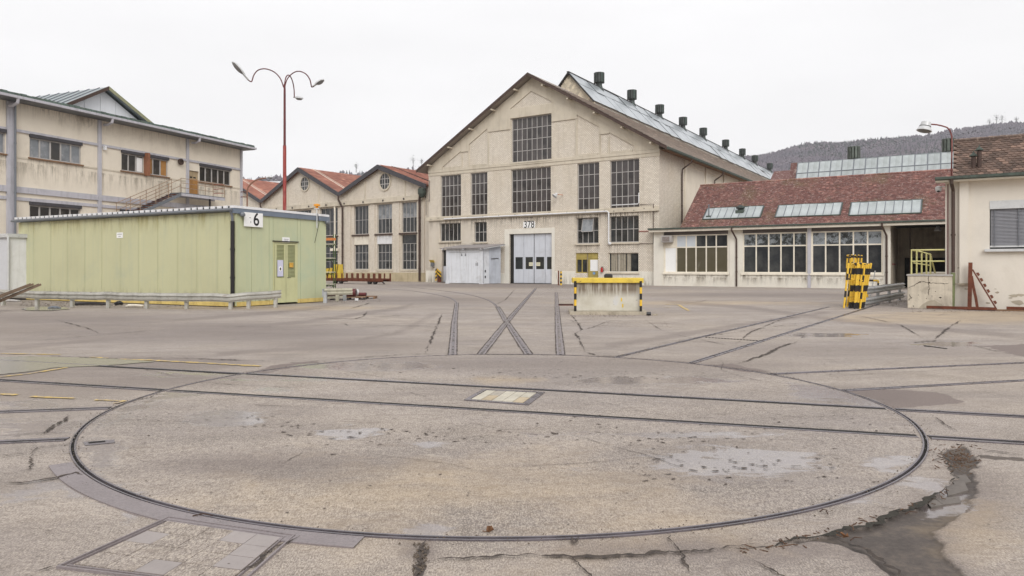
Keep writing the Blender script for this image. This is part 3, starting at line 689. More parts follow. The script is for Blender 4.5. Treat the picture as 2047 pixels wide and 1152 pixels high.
# ---- cracks and joints (open joints in the slabs)
CR = [([(0, 968), (60, 966), (110, 958), (150, 948), (165, 952)], .030), ([(140, 830), (125, 845), (105, 852), (92, 865), (80, 873)], .028), ([(70, 893), (62, 910), (60, 925), (62, 940), (0, 952)], .02),
      ([(62, 905), (75, 897), (110, 893), (155, 889)], .012), ([(0, 912), (58, 908)], .010), ([(320, 788), (300, 795), (250, 808), (235, 816)], .018),
      ([(850, 708), (862, 680), (872, 655), (884, 628)], .035), ([(500, 743), (560, 733), (640, 722), (700, 717), (820, 709), (905, 709), (1100, 711), (1230, 713)], .035),
      ([(1170, 706), (1158, 680), (1150, 668), (1163, 660), (1150, 640), (1140, 628)], .03), ([(1160, 662), (1185, 655), (1210, 645), (1240, 640)], .02),
      ([(1170, 706), (1200, 712), (1240, 714)], .05), ([(1475, 728), (1520, 713), (1560, 695), (1597, 683)], .04), ([(1868, 682), (1885, 665), (1905, 650), (1922, 640)], .035),
      ([(1860, 680), (1830, 686), (1880, 681), (1905, 683)], .03), ([(700, 655), (780, 652), (860, 653), (905, 654)], .03), ([(700, 655), (690, 648), (560, 655), (420, 652)], .025),
      ([(0, 714), (100, 713), (230, 718), (330, 716), (560, 724), (640, 722)], .03), ([(1230, 713), (1400, 728), (1540, 747), (1620, 766)], .02),
      ([(400, 765), (450, 770), (560, 775), (620, 778)], .014), ([(640, 735), (760, 755), (905, 772), (960, 780), (1030, 790)], .008), ([(1090, 788), (1200, 805), (1290, 825), (1400, 848)], .008),
      ([(1100, 858), (1190, 885), (1290, 912), (1400, 950)], .008), ([(760, 765), (830, 790), (905, 806)], .008), ([(1860, 830), (1890, 850), (1920, 868)], .014),
      ([(850, 1080), (842, 1100), (836, 1125), (830, 1152), (828, 1170)], .028), ([(840, 1140), (880, 1122), (1000, 1117), (1200, 1116), (1400, 1106), (1560, 1090)], .03),
      ([(1330, 1066), (1345, 1090), (1358, 1112), (1380, 1150)], .02), ([(1140, 1076), (1148, 1090), (1160, 1078)], .02), ([(1140, 1116), (1160, 1135), (1190, 1165)], .013),
      ([(1640, 1078), (1720, 1100), (1790, 1145), (1810, 1170)], .03), ([(1290, 905), (1340, 918), (1380, 930)], .007), ([(1740, 1015), (1790, 1022), (1830, 1040)], .008),
      ([(1030, 578), (1010, 600), (975, 618)], .03), ([(600, 1075), (550, 1100), (480, 1150)], .02), ([(60, 1150), (130, 1128)], .012), ([(1855, 905), (1885, 915), (1860, 925)], .012), ([(1545, 747), (1680, 752), (1900, 741), (2047, 733)], .012),
      ([(1660, 640), (1560, 652), (1420, 672), (1300, 690)], .02), ([(1340, 612), (1420, 600), (1560, 596)], .03), ([(700, 618), (740, 606), (770, 604)], .04), ([(1290, 640), (1320, 660), (1340, 668)], .02),
      ([(380, 622), (470, 626), (600, 622), (700, 610)], .03), ([(560, 632), (700, 638), (850, 628)], .025), ([(1940, 690), (2000, 705), (2047, 712)], .02), ([(0, 690), (180, 672), (420, 652)], .02), ([(110, 640), (170, 655), (200, 668)], .03), ([(560, 560), (640, 640)], .0001), ([(905, 840), (1010, 862), (1090, 858)], .006), ([(430, 800), (520, 812), (700, 818)], .008), ([(250, 848), (330, 842), (430, 850)], .006), ([(1500, 1120), (1560, 1152), (1600, 1170)], .012), ([(1950, 900), (2047, 912)], .02), ([(1620, 628), (1560, 640), (1500, 665), (1470, 690)], .025), ([(1700, 628), (1800, 650), (1850, 680)], .025), ([(1340, 668), (1450, 690), (1560, 695)], .02), ([(720, 630), (760, 628), (800, 633)], .05), ([(735, 622), (725, 634), (700, 640)], .04), ([(1110, 800), (1260, 822), (1500, 846), (1700, 862)], .007), ([(0, 872), (90, 868), (155, 866)], .012), ([(700, 905), (900, 930), (1000, 955)], .004), ([(1500, 820), (1560, 832), (1640, 842)], .006)]
for pts, wd in CR: ribbon(gp(pts), wd * (.72 if pts[0][1] > 730 else 1.1), .0125, jit=wd * .30, step=max(.018, wd * .8), taper=True, wj=.55).build('crack', CRACKM, ground)
for _ in range(30):                                  # hairline cracks that wander over the slabs
    u = rnd.uniform(40, 2000); v = rnd.uniform(600, 1000) if rnd.random() < .7 else rnd.uniform(590, 680)
    x, y = G(u, v); a = rnd.uniform(0, math.pi); P = [(x, y)]; wd = rnd.uniform(.002, .0045) * (1 + y / 14)
    for k in range(rnd.randint(4, 9)):
        a += rnd.gauss(0, .22); st = rnd.uniform(.08, .22) * (1 + y / 9); x += math.cos(a) * st; y += math.sin(a) * st; P.append((x, y))
    if min(p[1] for p in P) < 3.5 or max(p[1] for p in P) > 55: continue
    ribbon(P, wd, .0118, jit=wd * .5, step=wd * 5, taper=True, wj=.6).build('crack', CRACKM, ground)
# worn yellow lines
for pts, wd in (([(0, 708), (120, 710)], .07), ([(180, 715), (215, 717)], .07), ([(238, 719), (300, 721), (395, 726), (520, 733)], .09), ([(0, 755), (60, 748), (133, 736)], .08), ([(0, 789), (33, 791)], .06), ([(62, 794), (100, 796), (150, 798)], .05),
                ([(190, 801), (250, 803), (232, 808)], .05), ([(1330, 609), (1357, 610), (1377, 622)], .12), ([(1290, 614), (1340, 615)], .08)):
    ribbon(gp(pts), wd, .0105, jit=.004, step=.1, wj=.55).build('yellow_line', YLINE, ground)

# ---- central hatch of pale slabs set in a steel frame
def quadmap(c):
    def f(a, b):
        x = (1 - a) * (1 - b) * c[0][0] + a * (1 - b) * c[1][0] + a * b * c[2][0] + (1 - a) * b * c[3][0]
        y = (1 - a) * (1 - b) * c[0][1] + a * (1 - b) * c[1][1] + a * b * c[2][1] + (1 - a) * b * c[3][1]
        return x, y
    return f
SLABM = [paint('hatch_slab_%s' % n, c, .85, var=.16, scale=7, bump=.5, bs=45, dirt_amt=.45, dirt=rgb(140, 124, 98), objvar=.16) for n, c in (('pale', rgb(190, 183, 167)), ('ochre', rgb(176, 160, 134)), ('grey', rgb(168, 160, 148)))]
WETSL = paint('smooth_wet_slab', rgb(150, 140, 136), .35, var=.1, scale=5, bump=.1, bs=60, objvar=.12)
def plate(mb, f, a0, a1, b0, b1, z0, z1, o=(0, 0)):
    c = [f(a0, b0), f(a1, b0), f(a1, b1), f(a0, b1)]; c = [(x - o[0], y - o[1]) for x, y in c]
    mb.prism(c, XY, z0, z1); return mb
f = quadmap(gp([(927, 802), (1056, 812), (1090, 786), (966, 780)]))
h = MB()
for r_ in ((0, 1, 0, .09), (0, 1, .91, 1), (0, .07, .092, .908), (.90, 1, .092, .908)): plate(h, f, *r_, .004, .016, TC)
hatch = h.build('hatch_frame', RAIL, tt)
for i in range(5):
    for j in range(2):
        a0 = .08 + i * .162; m_ = SLABM[1] if (i, j) in ((1, 0), (4, 0)) else SLABM[2] if (i, j) == (1, 1) else SLABM[0]
        o = plate(MB(), f, a0 + .006, a0 + .156, .10 + j * .405, .10 + j * .405 + .395, .004, .014 + rnd.uniform(0, .002), TC).build('slab', m_, hatch)
# ---- big inspection cover, lower left
ic = thing('inspection_cover', 'large steel-framed cover of gravelly concrete slabs, lower left foreground', 'manhole cover', G(360, 1090))
o_ = G(360, 1090)
f = quadmap(gp([(112, 1137), (470, 1182), (590, 1073), (338, 1036)]))
h = MB()
for r_ in ((0, 1, 0, .014), (0, 1, .986, 1), (0, .010, .016, .984), (.988, 1, .016, .984)): plate(h, f, *r_, .000, .014, o_)
h.build('cover_frame', STRIP, ic); h = MB()
for r_ in ((.03, .955, .04, .05), (.03, .955, .935, .945), (.03, .036, .055, .93), (.94, .947, .055, .93)): plate(h, f, *r_, .000, .012, o_)
h.build('inner_frame', STRIP, ic)
for i in range(5):
    for j in range(4):
        a0 = .06 + i * .174; b0 = .07 + j * .2125; m_ = WETSL if (i, j) in ((0, 2), (3, 3), (4, 1), (4, 2), (2, 0), (4, 3)) else GROUND
        plate(MB(), f, a0, a0 + .17, b0, b0 + .205, .000, .010 + rnd.uniform(0, .0015), o_).build('slab', m_, ic)
# faint cobbled strip in front of the concrete block
cob = thing('paving_strip', 'faint row of square pavers in front of the concrete block', 'paving', G(1260, 648))
f = quadmap(gp([(1195, 652), (1345, 655), (1335, 642), (1208, 640)])); o_ = G(1260, 648)
for i in range(16):
    for j in range(2): plate(MB(), f, i / 16 + .004, i / 16 + .056, j / 2 + .03, j / 2 + .47, .0, .007, o_).build('paver', GROUND, cob)

# ---- pits, scaled spots, gravel, leaves
mb = MB()
def fleck(u, v, s, z=.0125):
    x, y = G(u, v); n = rnd.randint(6, 9); a = rnd.gauss(0, .5); el_ = rnd.uniform(.25, .7); p = []
    for k in range(n):
        t = 2 * math.pi * k / n; r_ = s * rnd.uniform(.2, 1.15); xx, yy = r_ * math.cos(t), r_ * math.sin(t) * el_
        p.append((x + xx * math.cos(a) - yy * math.sin(a), y + xx * math.sin(a) + yy * math.cos(a), z))
    mb.face(p)
for (u0, u1, v0, v1, n, s) in ((560, 1500, 842, 900, 120, .032), (900, 1420, 735, 765, 60, .035), (1250, 1690, 895, 965, 80, .03), (660, 900, 850, 890, 26, .035), (640, 760, 725, 745, 12, .04), (400, 560, 825, 850, 14, .025),
                               (200, 1700, 900, 1060, 90, .014), (0, 2000, 640, 1140, 320, .014), (560, 1700, 715, 770, 90, .03), (1450, 1800, 780, 880, 50, .025), (200, 500, 790, 900, 40, .022), (0, 2047, 590, 700, 160, .04), (1700, 1850, 960, 990, 12, .02), (0, 170, 800, 930, 16, .025), (430, 620, 845, 860, 14, .03)):
    for _ in range(n):
        fleck(rnd.uniform(u0, u1), rnd.gauss((v0 + v1) / 2, (v1 - v0) / 4), s * rnd.uniform(.35, 1.25))
PITM = paint('pit_dirt', rgb(84, 73, 65), .85, var=.35, scale=2.2, bump=.3)
pits = mb.build('surface_pits', PITM); tag(pits, 'small dark pits and scaled spots scattered over the concrete', 'pits', kind='stuff')
def unwarp(x, y):
    X, Y = np.array([x]), np.array([y])
    for _ in range(6):
        wx, wy = warp(X, Y); X, Y = X + (np.array([x]) - wx), Y + (np.array([y]) - wy)
    return float(X[0]), float(Y[0])
edge_px = [(1480, 1100), (1560, 1089), (1650, 1071), (1745, 1047), (1835, 1009), (1878, 986), (1905, 953), (1893, 926), (1878, 906), (1888, 894)]
ep = gp(edge_px); dense = []
for a, b in zip(ep, ep[1:]):
    n = max(2, int(math.hypot(b[0] - a[0], b[1] - a[1]) / .04)); dense += [line_pt(a, b, k / n) for k in range(n)]
ribbon([unwarp(*p) for p in dense], .032, .004, jit=.003, step=.03, taper=True).build('broken_edge', paint('mossy_crevice', rgb(48, 44, 36), .95, var=.4, scale=14, bump=.6), ground)
BROK = paint('broken_slab', rgb(104, 97, 91), .8, var=.15, scale=6, bump=.5, bs=50, objvar=.2)
for q in ([(1895, 950), (1925, 945), (1935, 958), (1905, 966)], [(1888, 970), (1925, 962), (1935, 980), (1898, 990)], [(1870, 992), (1893, 992), (1920, 990), (1925, 1000), (1890, 1004)], [(1850, 1003), (1868, 994), (1885, 1006), (1862, 1012)]):
    mb = MB(); mb.prism([unwarp(*p) for p in gp(q)], XY, -.03, -.010 + rnd.uniform(-.004, .004)); mb.build('broken_slab', BROK, ground)
mb = MB()                                             # twigs and leaves caught in the break
for _ in range(170):
    u_, v_ = rnd.gauss(1915, 20), rnd.gauss(915, 16)
    if _ % 3 == 0: t_ = rnd.random(); u_, v_ = 1480 + 420 * t_, 1098 - 115 * t_ ** 1.3 + rnd.gauss(4, 5)
    x, y = G(u_, max(v_, 890)); a = rnd.uniform(0, 6.28); l = rnd.uniform(.012, .05); mb.cur = 0
    mb.beam((x, y, .0), (x + l * math.cos(a), y + l * math.sin(a), rnd.uniform(.0, .014)), .006, .004)
tag(mb.build('twig_litter', paint('litter_brown', rgb(92, 68, 50), .9, var=.5, scale=8)), 'twigs and leaf scraps caught in the broken joint at right', 'litter', kind='stuff')
GRAV = paint('gravel_mix', rgb(96, 84, 72), .9, var=.4, scale=14, bump=.3)
mb = MB()
def stone(x, y, s, z=0):
    i = len(mb.v); h = s * rnd.uniform(.4, .8)
    for k in range(5):
        t = 2 * math.pi * k / 5 + rnd.uniform(-.3, .3); mb.v.append((x + s * math.cos(t) * rnd.uniform(.6, 1), y + s * math.sin(t) * rnd.uniform(.6, 1), z - .002))
    mb.v.append((x + s * .2, y, z + h))
    for k in range(5): mb.f.append((i + k, i + (k + 1) % 5, i + 5)); mb.c.append(0)
for (pl_, n, s, zz) in ((MUD[0], 260, .006, -.028), ([(1880, 890), (1935, 893), (1950, 930), (1935, 960), (1890, 915)], 420, .009, -.022), ([(826, 1085), (858, 1090), (850, 1150), (826, 1150)], 120, .008, .006)):
    P = gp(pl_); xs = [p[0] for p in P]; ys = [p[1] for p in P]; c = 0
    for _ in range(n * 4):
        x, y = rnd.uniform(min(xs), max(xs)), rnd.uniform(min(ys), max(ys))
        if inpoly(np.array([x]), np.array([y]), P)[0]: stone(x, y, s * rnd.uniform(.4, 1.3), zz); c += 1
        if c >= n: break
for _ in range(900):                                  # grit along the ring and joints
    t = rnd.uniform(-math.pi, math.pi); r_ = TR + rnd.gauss(0, .05); stone(TC[0] + r_ * math.cos(t), TC[1] + r_ * math.sin(t), rnd.uniform(.003, .010), .008)
tag(mb.build('gravel', GRAV), 'loose grit and gravel in the broken joints and round the ring', 'gravel', kind='stuff')
LEAFM = paint('dry_leaf', rgb(122, 86, 58), .8, var=.3, scale=30, bump=.4, objvar=.4)
TWIG = paint('twig_brown', rgb(72, 52, 40), .85, var=.3, scale=20)
def leaf(u, v, s, label):
    x, y = G(u, v); mb = MB(); n = 7
    ring = [(s * math.cos(6.283 * k / n) * (1 if k % 2 else .6), s * math.sin(6.283 * k / n) * (.9 if k % 2 else .45), .012 + rnd.uniform(0, .03)) for k in range(n)]
    for k in range(n): mb.face([ring[k], ring[(k + 1) % n], (0, 0, .006)])
    mb.beam((0, 0, .006), (s * 1.3, -s * .4, .012), .003, .003)
    o = mb.build('dry_leaf', LEAFM); o.location = (x, y, .0); o.rotation_euler = (0, 0, rnd.uniform(0, 6)); tag(o, label, 'leaf')
leaf(1687, 1077, .032, 'curled brown leaf lying in the dark wet patch at lower right')
leaf(978, 1066, .030, 'dark dead leaf on the turntable rim at bottom centre')
for (u, v, l, a, lb) in ((1700, 1085, .09, .4, 'thin twig beside the curled brown leaf'), (1655, 1032, .07, 1.2, 'short bent twig just outside the rim, lower right'), (1640, 1027, .06, .5, 'straight twig outside the rim, left of the bent one'),
                         (1810, 1032, .10, .35, 'pale twig on the dark wet patch near the slab edge'), (385, 1036, .12, .1, 'dark twig on the wet concrete above the big cover')):
    x, y = G(u, v); mb = MB(); mb.tube([(0, 0, .014), (l * .5, l * .12, .020), (l, 0, .013)], [.004, .0035, .002], 5)
    o = mb.build('twig', TWIG); o.location = (x, y, 0); o.rotation_euler = (0, 0, a); tag(o, lb, 'twig')
# standing water
WATER = NT('puddle_water').done(rgb(140, 134, 122), .20, 0, None)
def puddle(poly, label, z=.0135):
    P = gp(poly); n = len(P); mb = MB(); Q = []
    for i in range(n):
        a, b = P[i], P[(i + 1) % n]
        for k in range(6):
            t = k / 6; Q.append((a[0] + (b[0] - a[0]) * t + rnd.gauss(0, .012), a[1] + (b[1] - a[1]) * t + rnd.gauss(0, .012)))
    c = (sum(q[0] for q in Q) / len(Q), sum(q[1] for q in Q) / len(Q))
    mb.face([(x, y, z) for x, y in Q]); o = mb.build('puddle', WATER); tag(o, label, 'puddle', kind='structure')
puddle([(-80, 735), (-60, 716), (60, 713), (180, 716), (260, 719), (310, 724), (250, 729), (190, 733), (110, 736), (60, 744), (0, 750), (-80, 750)], 'shallow clear puddle at the left edge across the track', .0085)
puddle([(42, 618), (70, 614), (130, 615), (140, 619), (100, 622), (55, 622)], 'small puddle under the left end of the crash barrier', .02)
# ------------------------------------------------------------------ building helpers
def root(fr, name, label, cat, group=None):
    return thing(name, label, cat, (fr.o[0], fr.o[1], 0), fr.rot, group)
def yzmap(x0, sgn=-1): return lambda a, b, d: (x0 + sgn * d, a, b)
def text_mesh(txt, size, mat, name, parent, m, extrude=.004, bold=0.0, xscale=1.0):
    """flat raised lettering; m = 4x4 matrix in the parent's space, text in its XY plane"""
    cu = bpy.data.curves.new('t', 'FONT'); cu.body = txt; cu.size = size; cu.align_x = 'CENTER'; cu.align_y = 'CENTER'; cu.extrude = extrude; cu.offset = bold
    to = bpy.data.objects.new('t', cu); COL.objects.link(to); dg = bpy.context.evaluated_depsgraph_get(); dg.update()
    me = bpy.data.meshes.new_from_object(to.evaluated_get(dg)); bpy.data.objects.remove(to); bpy.data.curves.remove(cu)
    for v in me.vertices: v.co.x *= xscale
    me.transform(m); me.materials.clear(); me.materials.append(mat); me.name = name
    o = bpy.data.objects.new(name, me); COL.objects.link(o); o.parent = parent; return o
FACE_XZ = lambda x, y, z: Matrix.Translation((x, y, z)) @ Matrix.Rotation(R(90), 4, 'X')     # readable from -y
FACE_YZ = lambda x, y, z: Matrix.Translation((x, y, z)) @ Matrix.Rotation(R(90), 4, 'Z') @ Matrix.Rotation(R(90), 4, 'X')  # readable from +x
def window(parent, m, a0, a1, b0, b1, cols, rows, d=.18, bar=.045, edge=.06, fm=None, gm=None, name='window', label=None, skip=(), gms=None, thick=.05, arow=None, acol=None, tilt=.006):
    """frame with glazing bars (part) and its panes (sub-parts). m maps (a, b, depth)."""
    fm = fm or FRAME_L; gm = gm or GLASS
    A = acol or [a0 + (a1 - a0) * i / cols for i in range(cols + 1)]; B = arow or [b0 + (b1 - b0) * j / rows for j in range(rows + 1)]
    mb = MB()
    def bx(p0, p1, q0, q1, d0, d1):
        P = [m(x, z, y) for y in (d0, d1) for x, z in ((p0, q0), (p1, q0), (p1, q1), (p0, q1))]; i = len(mb.v); mb.v += P
        for f_ in ((0, 1, 2, 3), (7, 6, 5, 4), (0, 4, 5, 1), (1, 5, 6, 2), (2, 6, 7, 3), (3, 7, 4, 0)): mb.f.append(tuple(i + k for k in f_)); mb.c.append(0)
    bx(a0, a1, b0, b0 + edge, d - thick, d + .03); bx(a0, a1, b1 - edge, b1, d - thick, d + .03)
    bx(a0, a0 + edge, b0 + edge, b1 - edge, d - thick, d + .03); bx(a1 - edge, a1, b0 + edge, b1 - edge, d - thick, d + .03)
    for x in A[1:-1]: bx(x - bar / 2, x + bar / 2, b0 + edge, b1 - edge, d - thick * .8, d + .02)
    for z in B[1:-1]:
        for i in range(len(A) - 1):
            l = A[i] + (edge if i == 0 else bar / 2); r_ = A[i + 1] - (edge if i == len(A) - 2 else bar / 2); bx(l, r_, z - bar / 2, z + bar / 2, d - thick * .75, d + .02)
    w_ = mb.build(name, fm, parent)
    if label: w_['label'] = label
    cache = {}
    for i in range(len(A) - 1):
        for j in range(len(B) - 1):
            if (i, j) in skip: continue
            g = (gms or {}).get((i, j), gm); cw, ch = A[i + 1] - A[i], B[j + 1] - B[j]; key = (round(cw, 3), round(ch, 3), g.name)
            if key not in cache:
                pm = MB(); P = [m(x, z, y) for y in (-.004, .004) for x, z in ((-cw / 2, -ch / 2), (cw / 2, -ch / 2), (cw / 2, ch / 2), (-cw / 2, ch / 2))]
                o0 = Vector(m(0, 0, 0)); pm.v = [tuple(Vector(p) - o0) for p in P]
                pm.f = [(0, 1, 2, 3), (7, 6, 5, 4), (0, 4, 5, 1), (1, 5, 6, 2), (2, 6, 7, 3), (3, 7, 4, 0)]; pm.c = [0] * 6
                o = pm.build('pane', g, w_); cache[key] = o
            else: o = inst(cache[key], (0, 0, 0), w_)
            o.location = m((A[i] + A[i + 1]) / 2, (B[j] + B[j + 1]) / 2, d)
            o.rotation_euler = (rnd.gauss(0, tilt), rnd.gauss(0, tilt), rnd.gauss(0, tilt))
    return w_
def bxm(mb, m, a0, a1, b0, b1, d0, d1):
    P = [m(x, z, y) for y in (d0, d1) for x, z in ((a0, b0), (a1, b0), (a1, b1), (a0, b1))]; i = len(mb.v); mb.v += P
    for f_ in ((0, 1, 2, 3), (7, 6, 5, 4), (0, 4, 5, 1), (1, 5, 6, 2), (2, 6, 7, 3), (3, 7, 4, 0)): mb.f.append(tuple(i + k for k in f_)); mb.c.append(mb.cur)
    return mb
def tiles(mb, P0, U, V, nu, nv, tw, tl, skip=None, lift=.02, jit=.006):
    """courses of lapped tiles on the plane P0 + a*U + b*V"""
    P0, U, V = Vector(P0), Vector(U).normalized(), Vector(V).normalized(); N = U.cross(V).normalized()
    if N.z < 0: N = -N
    for j in range(nv):
        off = (j % 2) * .5
        for i in range(-1 if off else 0, nu):
            a = (i + off) * tw; b = j * tl; a0 = max(a + .004, 0); a1 = min(a + tw - .004, nu * tw)
            if a1 - a0 < .02: continue
            if skip and skip((a0 + a1) / 2, b + tl / 2): continue
            g = rnd.gauss(0, jit); h = lift + rnd.uniform(0, .010)
            p = P0 + U * a0 + V * (b + g); q = P0 + U * a1 + V * (b + g + rnd.gauss(0, jit * .4)); top = V * (tl * 1.25)
            mb.cur = min(1, max(0, rnd.gauss(.45, .22)))
            mb.face([p + N * h, q + N * h, q + top + N * .004, p + top + N * .004]); mb.face([p, q, q + N * h, p + N * h])
    mb.cur = 0.0; return mb
def downpipe(parent, pts, r=.055, mat=None, name='downpipe', rings=True):
    mb = MB(); mb.tube(pts, r, 8)
    if rings:
        a, b = Vector(pts[-2]), Vector(pts[-1]); n = int(abs((b - a).length) / 1.6)
        for k in range(1, n + 1):
            p = a.lerp(b, k / (n + 1)); mb.tube([p + Vector((0, 0, .03)), p - Vector((0, 0, .03))], r * 1.3, 8)
    return mb.build(name, mat or PIPE_D, parent)

# ================================================================== the big gabled hall
u0b = 857.0
H = Frame(G(u0b, HY + .0144 * (u0b + 1196)), (2219.5, -1420))
hall = root(H, 'gabled_hall', 'tall pale brick hall with steep gable, steel windows and double gate numbered 378', 'industrial hall')
W = H.px(1318, 500)[0]; ex, ez = W / 2, H.px(1062, 150, 0)[1]
eL = H.px(858, 343)[1]
LH = 100.0
def hz(v, u=1060): return H.px(u, v)[1]
def hr(u0, u1, vt, vb):
    """facade rectangle from its left/right columns and its top/bottom rows read at the left edge"""
    a0 = H.px(u0, 500)[0]; a1 = H.px(u1, 500)[0]; return a0, a1, H.px(u0, vb)[1], H.px(u0, vt)[1]
z_eave = 12.05; z_apex = ez - .25
sl = (z_apex - z_eave) / ex; nrm = math.hypot(sl, 1)
hp = [(-sl / nrm, 1 / nrm, z_eave / nrm), (sl / nrm, 1 / nrm, (z_eave + sl * W) / nrm)]
win = {'A': (hr(1022.7, 1102.4, 237.8, 325.7), 8, 4), 'B': (hr(1022, 1101, 339.7, 427.3), 8, 4), 'C': (hr(881, 921.5, 352, 434), 5, 4), 'D': (hr(940.7, 974.2, 346.8, 430.8), 4, 4),
       'E': (hr(1154, 1197.8, 327.5, 420.8), 4, 4), 'F': (hr(1219.4, 1277.8, 321.7, 418), 5, 4), 'G': (hr(880, 921, 446.8, 483), 5, 1), 'K': (hr(948, 973, 444.3, 484.6), 3, 2),
       'H': (hr(1152.8, 1196.4, 436, 487.5), 4, 2), 'I': (hr(1218.6, 1277, 432.8, 485.3), 5, 2), 'J': (hr(1215.8, 1276.4, 505.6, 544.6), 3, 1)}
gate = hr(1018.5, 1103, 468.5, 566); gate = (gate[0], gate[1], 0, gate[3])
door = hr(1150.8, 1195.8, 506, 572); dsill = hz(546, 1150); dsplit = H.px(1174, 500)[0]
slot = hr(883, 893, 500, 566)
holes = [v[0] for v in win.values()] + [gate, (door[0], dsplit, dsill, door[3]), (dsplit, door[1], 0, door[3]), (slot[0], slot[1], 0, slot[3])]
mb = MB(); wall(mb, (0, W, 0, z_apex + 1), holes, XZ, .32, hp, thick=.45)
# left wall (unseen side) and rear closing wall
mb.face([(0, 0, 0), (0, LH, 0), (0, LH, z_eave), (0, 0, z_eave)]); mb.face([(0, LH, 0), (W, LH, 0), (W, LH, z_eave), (W / 2, LH, z_apex), (0, LH, z_eave)])
side_brick = 6.4
mb.face([(W, 0, 0), (W, side_brick, 0), (W, side_brick, z_eave), (W, 0, z_eave)])
mb.build('wall', BRICK, hall)
mb = MB(); mb.box(W - .35, W - .03, side_brick, LH - .1, 0, z_eave)
k = 0; y = side_brick
while y < LH - 2:
    mb.box(W - .03, W + .10, y, y + .45, 0, z_eave); mb.box(W - .03, W + .05, y + .5, min(y + 5.9, LH - .2), z_eave - .9, z_eave - .1); y += 6.3
mb.build('side_wall', PLASTER, hall)
for k_, (nm_, (rc, c_, r_)) in enumerate(win.items()):
    gm = GLASS if nm_ in 'ABCDEF' else GLASS_B
    w_ = window(hall, XZ, *rc, c_, r_, d=.20, bar=.055, edge=.07, gm=gm)
    if nm_ == 'J':
        w_['label'] = 'window with pale curtains behind the glass'
        w_.data.materials[0] = FRAME_C
        cm = MB()                                   # curtains hang just inside the opening
        for (x0, x1) in ((.08, .30), (.34, .57), (.60, .74)):
            n = 10; pr = None
            for i in range(n + 1):
                x = rc[0] + (rc[1] - rc[0]) * (x0 + (x1 - x0) * i / n); yy = .17 + .03 * math.sin(i * 2.4)
                if pr: cm.face([(pr[0], pr[1], rc[2] + .1), (x, yy, rc[2] + .1), (x, yy, rc[3] - .08), (pr[0], pr[1], rc[3] - .08)])
                pr = (x, yy)
        cm.build('curtain', CURT, w_)
# vent sash standing open in the lower right window, bigger light panes picked out
rc = win['H'][0]; cw = (rc[1] - rc[0]) / 4
mb = MB(); x0, x1 = rc[0] + cw * 1.0, rc[0] + cw * 3; zt = rc[3] - .15; zb = (rc[2] + rc[3]) / 2 - .1
mb.prism([(x0, zt), (x1, zt), (x1, zb), (x0, zb)], lambda a, b, d: (a, .14 - (zt - b) * .22 + d, b), 0, .02); mb.build('vent_sash', GLASS_W, hall)
mb = MB()
for (a, b) in (((x0, zt), (x1, zt)), ((x0, zb), (x1, zb)), ((x0, zt), (x0, zb)), ((x1, zt), (x1, zb))):
    mb.beam((a[0], .13 - (zt - a[1]) * .22, a[1]), (b[0], .13 - (zt - b[1]) * .22, b[1]), .05, .05)
mb.build('vent_frame', FRAME_L, hall)
# sills
for nm_ in 'ABCDEFGKHIJ':
    rc = win[nm_][0]; MB().box(rc[0] - .12, rc[1] + .12, -.14, .16, rc[2] - .14, rc[2] - .003).build('sill', TRIM, hall)
# rain streaks below the sills
def streak(parent, m, a0, a1, z1, h, mat=None, off=-.004, name='rain_streak'):
    mb = MB(); mb.face([m(a0, z1 - h, off), m(a1, z1 - h, off), m(a1, z1, off), m(a0, z1, off)]); return mb.build(name, mat or STAIN, parent)
for nm_ in 'ABCDEFGHIJK':
    rc = win[nm_][0]; streak(hall, XZ, rc[0] - .15, rc[1] + .15, rc[2] - .145, 1.5 if nm_ not in 'GKHIJ' else .95)
streak(hall, XZ, .1, W - .1, H.px(857, 440)[1] - .13, 1.3)
streak(hall, XZ, -.3, slot[0] - .15, 1.3, 1.28, STAIN_B, -.056, 'base_stain'); streak(hall, XZ, H.px(1112, 500)[0], door[0] - .1, 1.2, 1.18, STAIN_B, -.056, 'base_stain'); streak(hall, XZ, door[1] + .1, W, 1.2, 1.18, STAIN_B, -.056, 'base_stain')
# cornices and trim
zc1 = H.px(857, 440)[1]; zc2 = H.px(857, 346)[1]
mb = MB(); mb.box(-.35, W + .02, -.16, -.003, zc1 - .12, zc1 + .10); mb.box(-.35, W + .02, -.08, -.004, zc1 + .103, zc1 + .30); mb.build('lower_cornice', TRIM, hall)
mb = MB(); mb.box(-.02, W + .06, -.10, -.003, zc2 - .05, zc2 + .22); mb.box(-.02, W + .06, -.05, -.004, zc2 - .35, zc2 - .053); mb.build('upper_cornice', TRIM, hall)
def P2(u, v): return H.px(u, v)
zin = z_apex - 1.35                                   # inner edge of the rake band
def rake(a): return z_eave + sl * (a if a < W / 2 else W - a)
aL = [P2(u, 400)[0] for u in (885.6, 922.4, 938.4, 975, 1021, 1062.6, 1103.6, 1154, 1198, 1218.5, 1268.5)]
band = 1.25; rk = lambda a: rake(a) - band
zt2 = zc2 + .23
out = [(0, zt2), (0, rake(0) - .05), (W / 2, rake(W / 2) - .05), (W, rake(W) - .05), (W, zt2), (aL[10], zt2), (aL[10], rk(aL[10])), (aL[9], rk(aL[9])), (aL[9], rk(aL[9]) - .1), (aL[8], rk(aL[9]) - .1), (aL[8], rk(aL[8])), (aL[7], rk(aL[7])),
       (aL[7], rk(aL[7]) - .35), (aL[6], rk(aL[7]) - .35), (aL[6], rk(aL[6])), (aL[5], rk(aL[5])), (aL[4], rk(aL[4])), (aL[4], rk(aL[3]) - .35), (aL[3], rk(aL[3]) - .35), (aL[3], rk(aL[3])), (aL[2], rk(aL[2])), (aL[2], rk(aL[1]) - .1), (aL[1], rk(aL[1]) - .1), (aL[1], rk(aL[1])), (aL[0], rk(aL[0])), (aL[0], zt2)]
